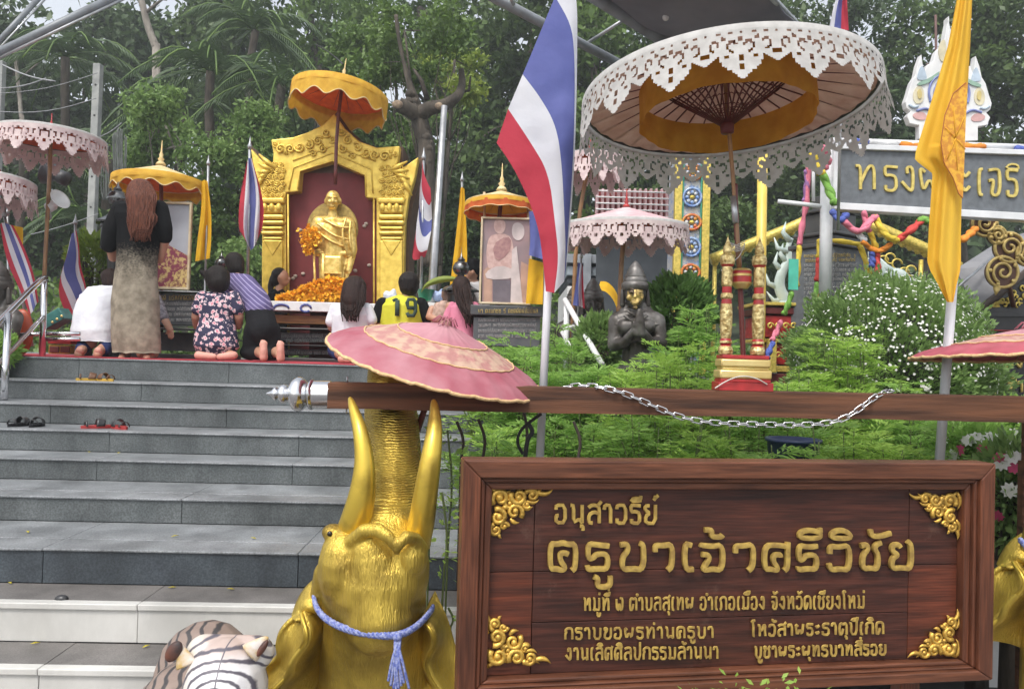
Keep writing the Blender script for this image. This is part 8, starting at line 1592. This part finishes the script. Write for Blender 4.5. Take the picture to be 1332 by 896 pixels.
# rose bushes right of the sign
for j, (px, py, Y, rx, rz_, lab) in enumerate(((1275, 600, 3.5, .18, .16, 'rose bush with pink blossoms just above the right end of the sign'), (1318, 640, 3.2, .15, .24, 'rose bush with cream and magenta blossoms right of the sign'), (1330, 560, 4.0, .2, .16, 'pale flowering bush below the beam at the right edge'))):
    b, c = leafbush('rose_bush', lab, px, py, Y, rx, rz_, 2600, .045, fern if j != 1 else bushm, .2, shell=.3, group='rose bushes by the sign')
    blossoms(b, c, rx, rx*.8, rz_, 14, .035, petw, -1, 9); blossoms(b, c, rx, rx*.8, rz_, 12 if j < 2 else 3, .028, petp, -1, 9)
wb = root('white_wall', 'low white wall behind the rose bushes at the right', 'wall', at(1320, 700, 3.9)); plaque(wb, 1285, 1420, 610, 740, 3.9, 4.0, white, 'panel'); c = at(1340, 740, 3.9); MB().box((c.x, 3.96, c.z/2), (.5, .1, c.z-.01)).build('footing', white, wb, smooth=False)
tb = root('blue_tub', 'dark blue plastic tub among the plants behind the sign', 'tub', at(1030, 595, 3.05)); MB().lathe([(.085, -.16), (.1, 0), (.108, .0), (.108, .012), (.098, .012), (.08, -.14)], at(1032, 574, 3.05), 28, caps=False).build('tub', mat('navy_plastic', (.02, .035, .1), rough=.4), tb); c = at(1032, 562, 3.05); MB().lathe([(.08, c.z-.3), (.085, c.z-.15), (0, c.z-.15)], (c.x, c.y, 0), 20).build('tub_base', mat('navy_plastic', (0, 0, 0)), tb)
# seedlings at the left end of the sign, and in front of it
def sprig(label, px, pt, pb, Y, n, ls, m, grow='young plants round the sign'):
    a = at(px, pb, Y); b = at(px, pt, Y); r_ = root('seedling', label, 'plant', (a.x, Y, .0), group=grow); P = smoothp([Vector((a.x, Y, 0)), a, a.lerp(b, .5)+Vector((.02, 0, 0)), b], 2); MB().tube(P, [.004]*len(P), 5).build('stem', stemm, r_)
    t = RNG.uniform(.0, 1, n)**.8; d = RNG.normal(size=(n, 3)); d[:, 2] = np.abs(d[:, 2])*.2-.1; d /= np.linalg.norm(d, axis=1)[:, None]; base = np.array([tuple(a.lerp(b, q)) for q in t]); V, F = leaves(base+d*RNG.uniform(.01, .07, n)[:, None], ls, .4, .6, D=d*1.0); rawmesh('leaves', V, F, m, r_)
sprig('leafy seedling at the left end of the sign, upper', 582, 560, 700, 2.75, 110, .035, fern); sprig('pale seedling just left of the sign, hanging lower', 575, 640, 760, 2.55, 70, .035, fern2); sprig('small leafy sprig right beside the elephant ear', 583, 790, 820, 2.5, 22, .03, fern)
sprig('bare thin stem with few leaves below the pink parasol rim', 560, 535, 640, 2.9, 8, .03, bushm)
for (px, lab) in ((905, 'small leafy shoot rising before the bottom edge of the sign, leftmost'), (958, 'leafy shoot before the bottom edge of the sign, second from left'), (995, 'leafy shoot before the bottom edge of the sign, tallest'), (1045, 'leafy shoot before the bottom edge of the sign, rightmost')):
    sprig(lab, px, 897+random.randint(0, 6), 940, 1.95, 60, .022, fern2 if px > 950 else fern)
for k, (px, a_, b_) in enumerate(((600, 548, 596), (628, 545, 596), (683, 520, 596), (752, 548, 596))): 
    P = smoothp([at(px, b_, 3.0), at(px+4, (a_+b_)/2, 3.0), at(px-6, a_, 3.0)], 2); c = P[0]; tag(MB().tube([Vector((c.x, 3.0, .7))]+P, .006, 6).build('thin_sapling', mat('dark_stem', (.06, .045, .035), rough=.8)), 'thin dark bare sapling rising behind the sign, '+['first', 'second', 'third', 'fourth'][k]+' from the elephant', 'sapling', 'bare saplings behind the sign')
ct = root('black_cable_knot', 'knotted black cable hanging from the beam by the flag pole', 'cable', at(690, 560, 2.75)); MB().tube(smoothp([at(704, 538, 2.7), at(690, 548, 2.72), at(676, 560, 2.74), at(672, 576, 2.76), at(680, 590, 2.78)], 2), .006, 6).build('cable', cable, ct); MB().tube(smoothp([at(688, 552, 2.74), at(694, 562, 2.74), at(686, 570, 2.74), at(683, 596, 2.76)], 2), .008, 6).build('cable', cable, ct)
# ---------------- thin smoke and haze ----------------
hzm = bpy.data.materials.new('haze'); hzm.use_nodes = True; n_ = hzm.node_tree.nodes; l_ = hzm.node_tree.links; n_.remove(n_['Principled BSDF'])
pvn = n_.new('ShaderNodeVolumePrincipled'); pvn.inputs['Density'].default_value = .0032; pvn.inputs['Color'].default_value = (.85, .9, .92, 1); pvn.inputs['Anisotropy'].default_value = .2; l_.new(pvn.outputs[0], n_['Material Output'].inputs['Volume'])
hb = MB(); hb.box((0, 22, 15.5), (190, 140, 33)).build('haze', hzm, smooth=False)['kind'] = 'stuff'
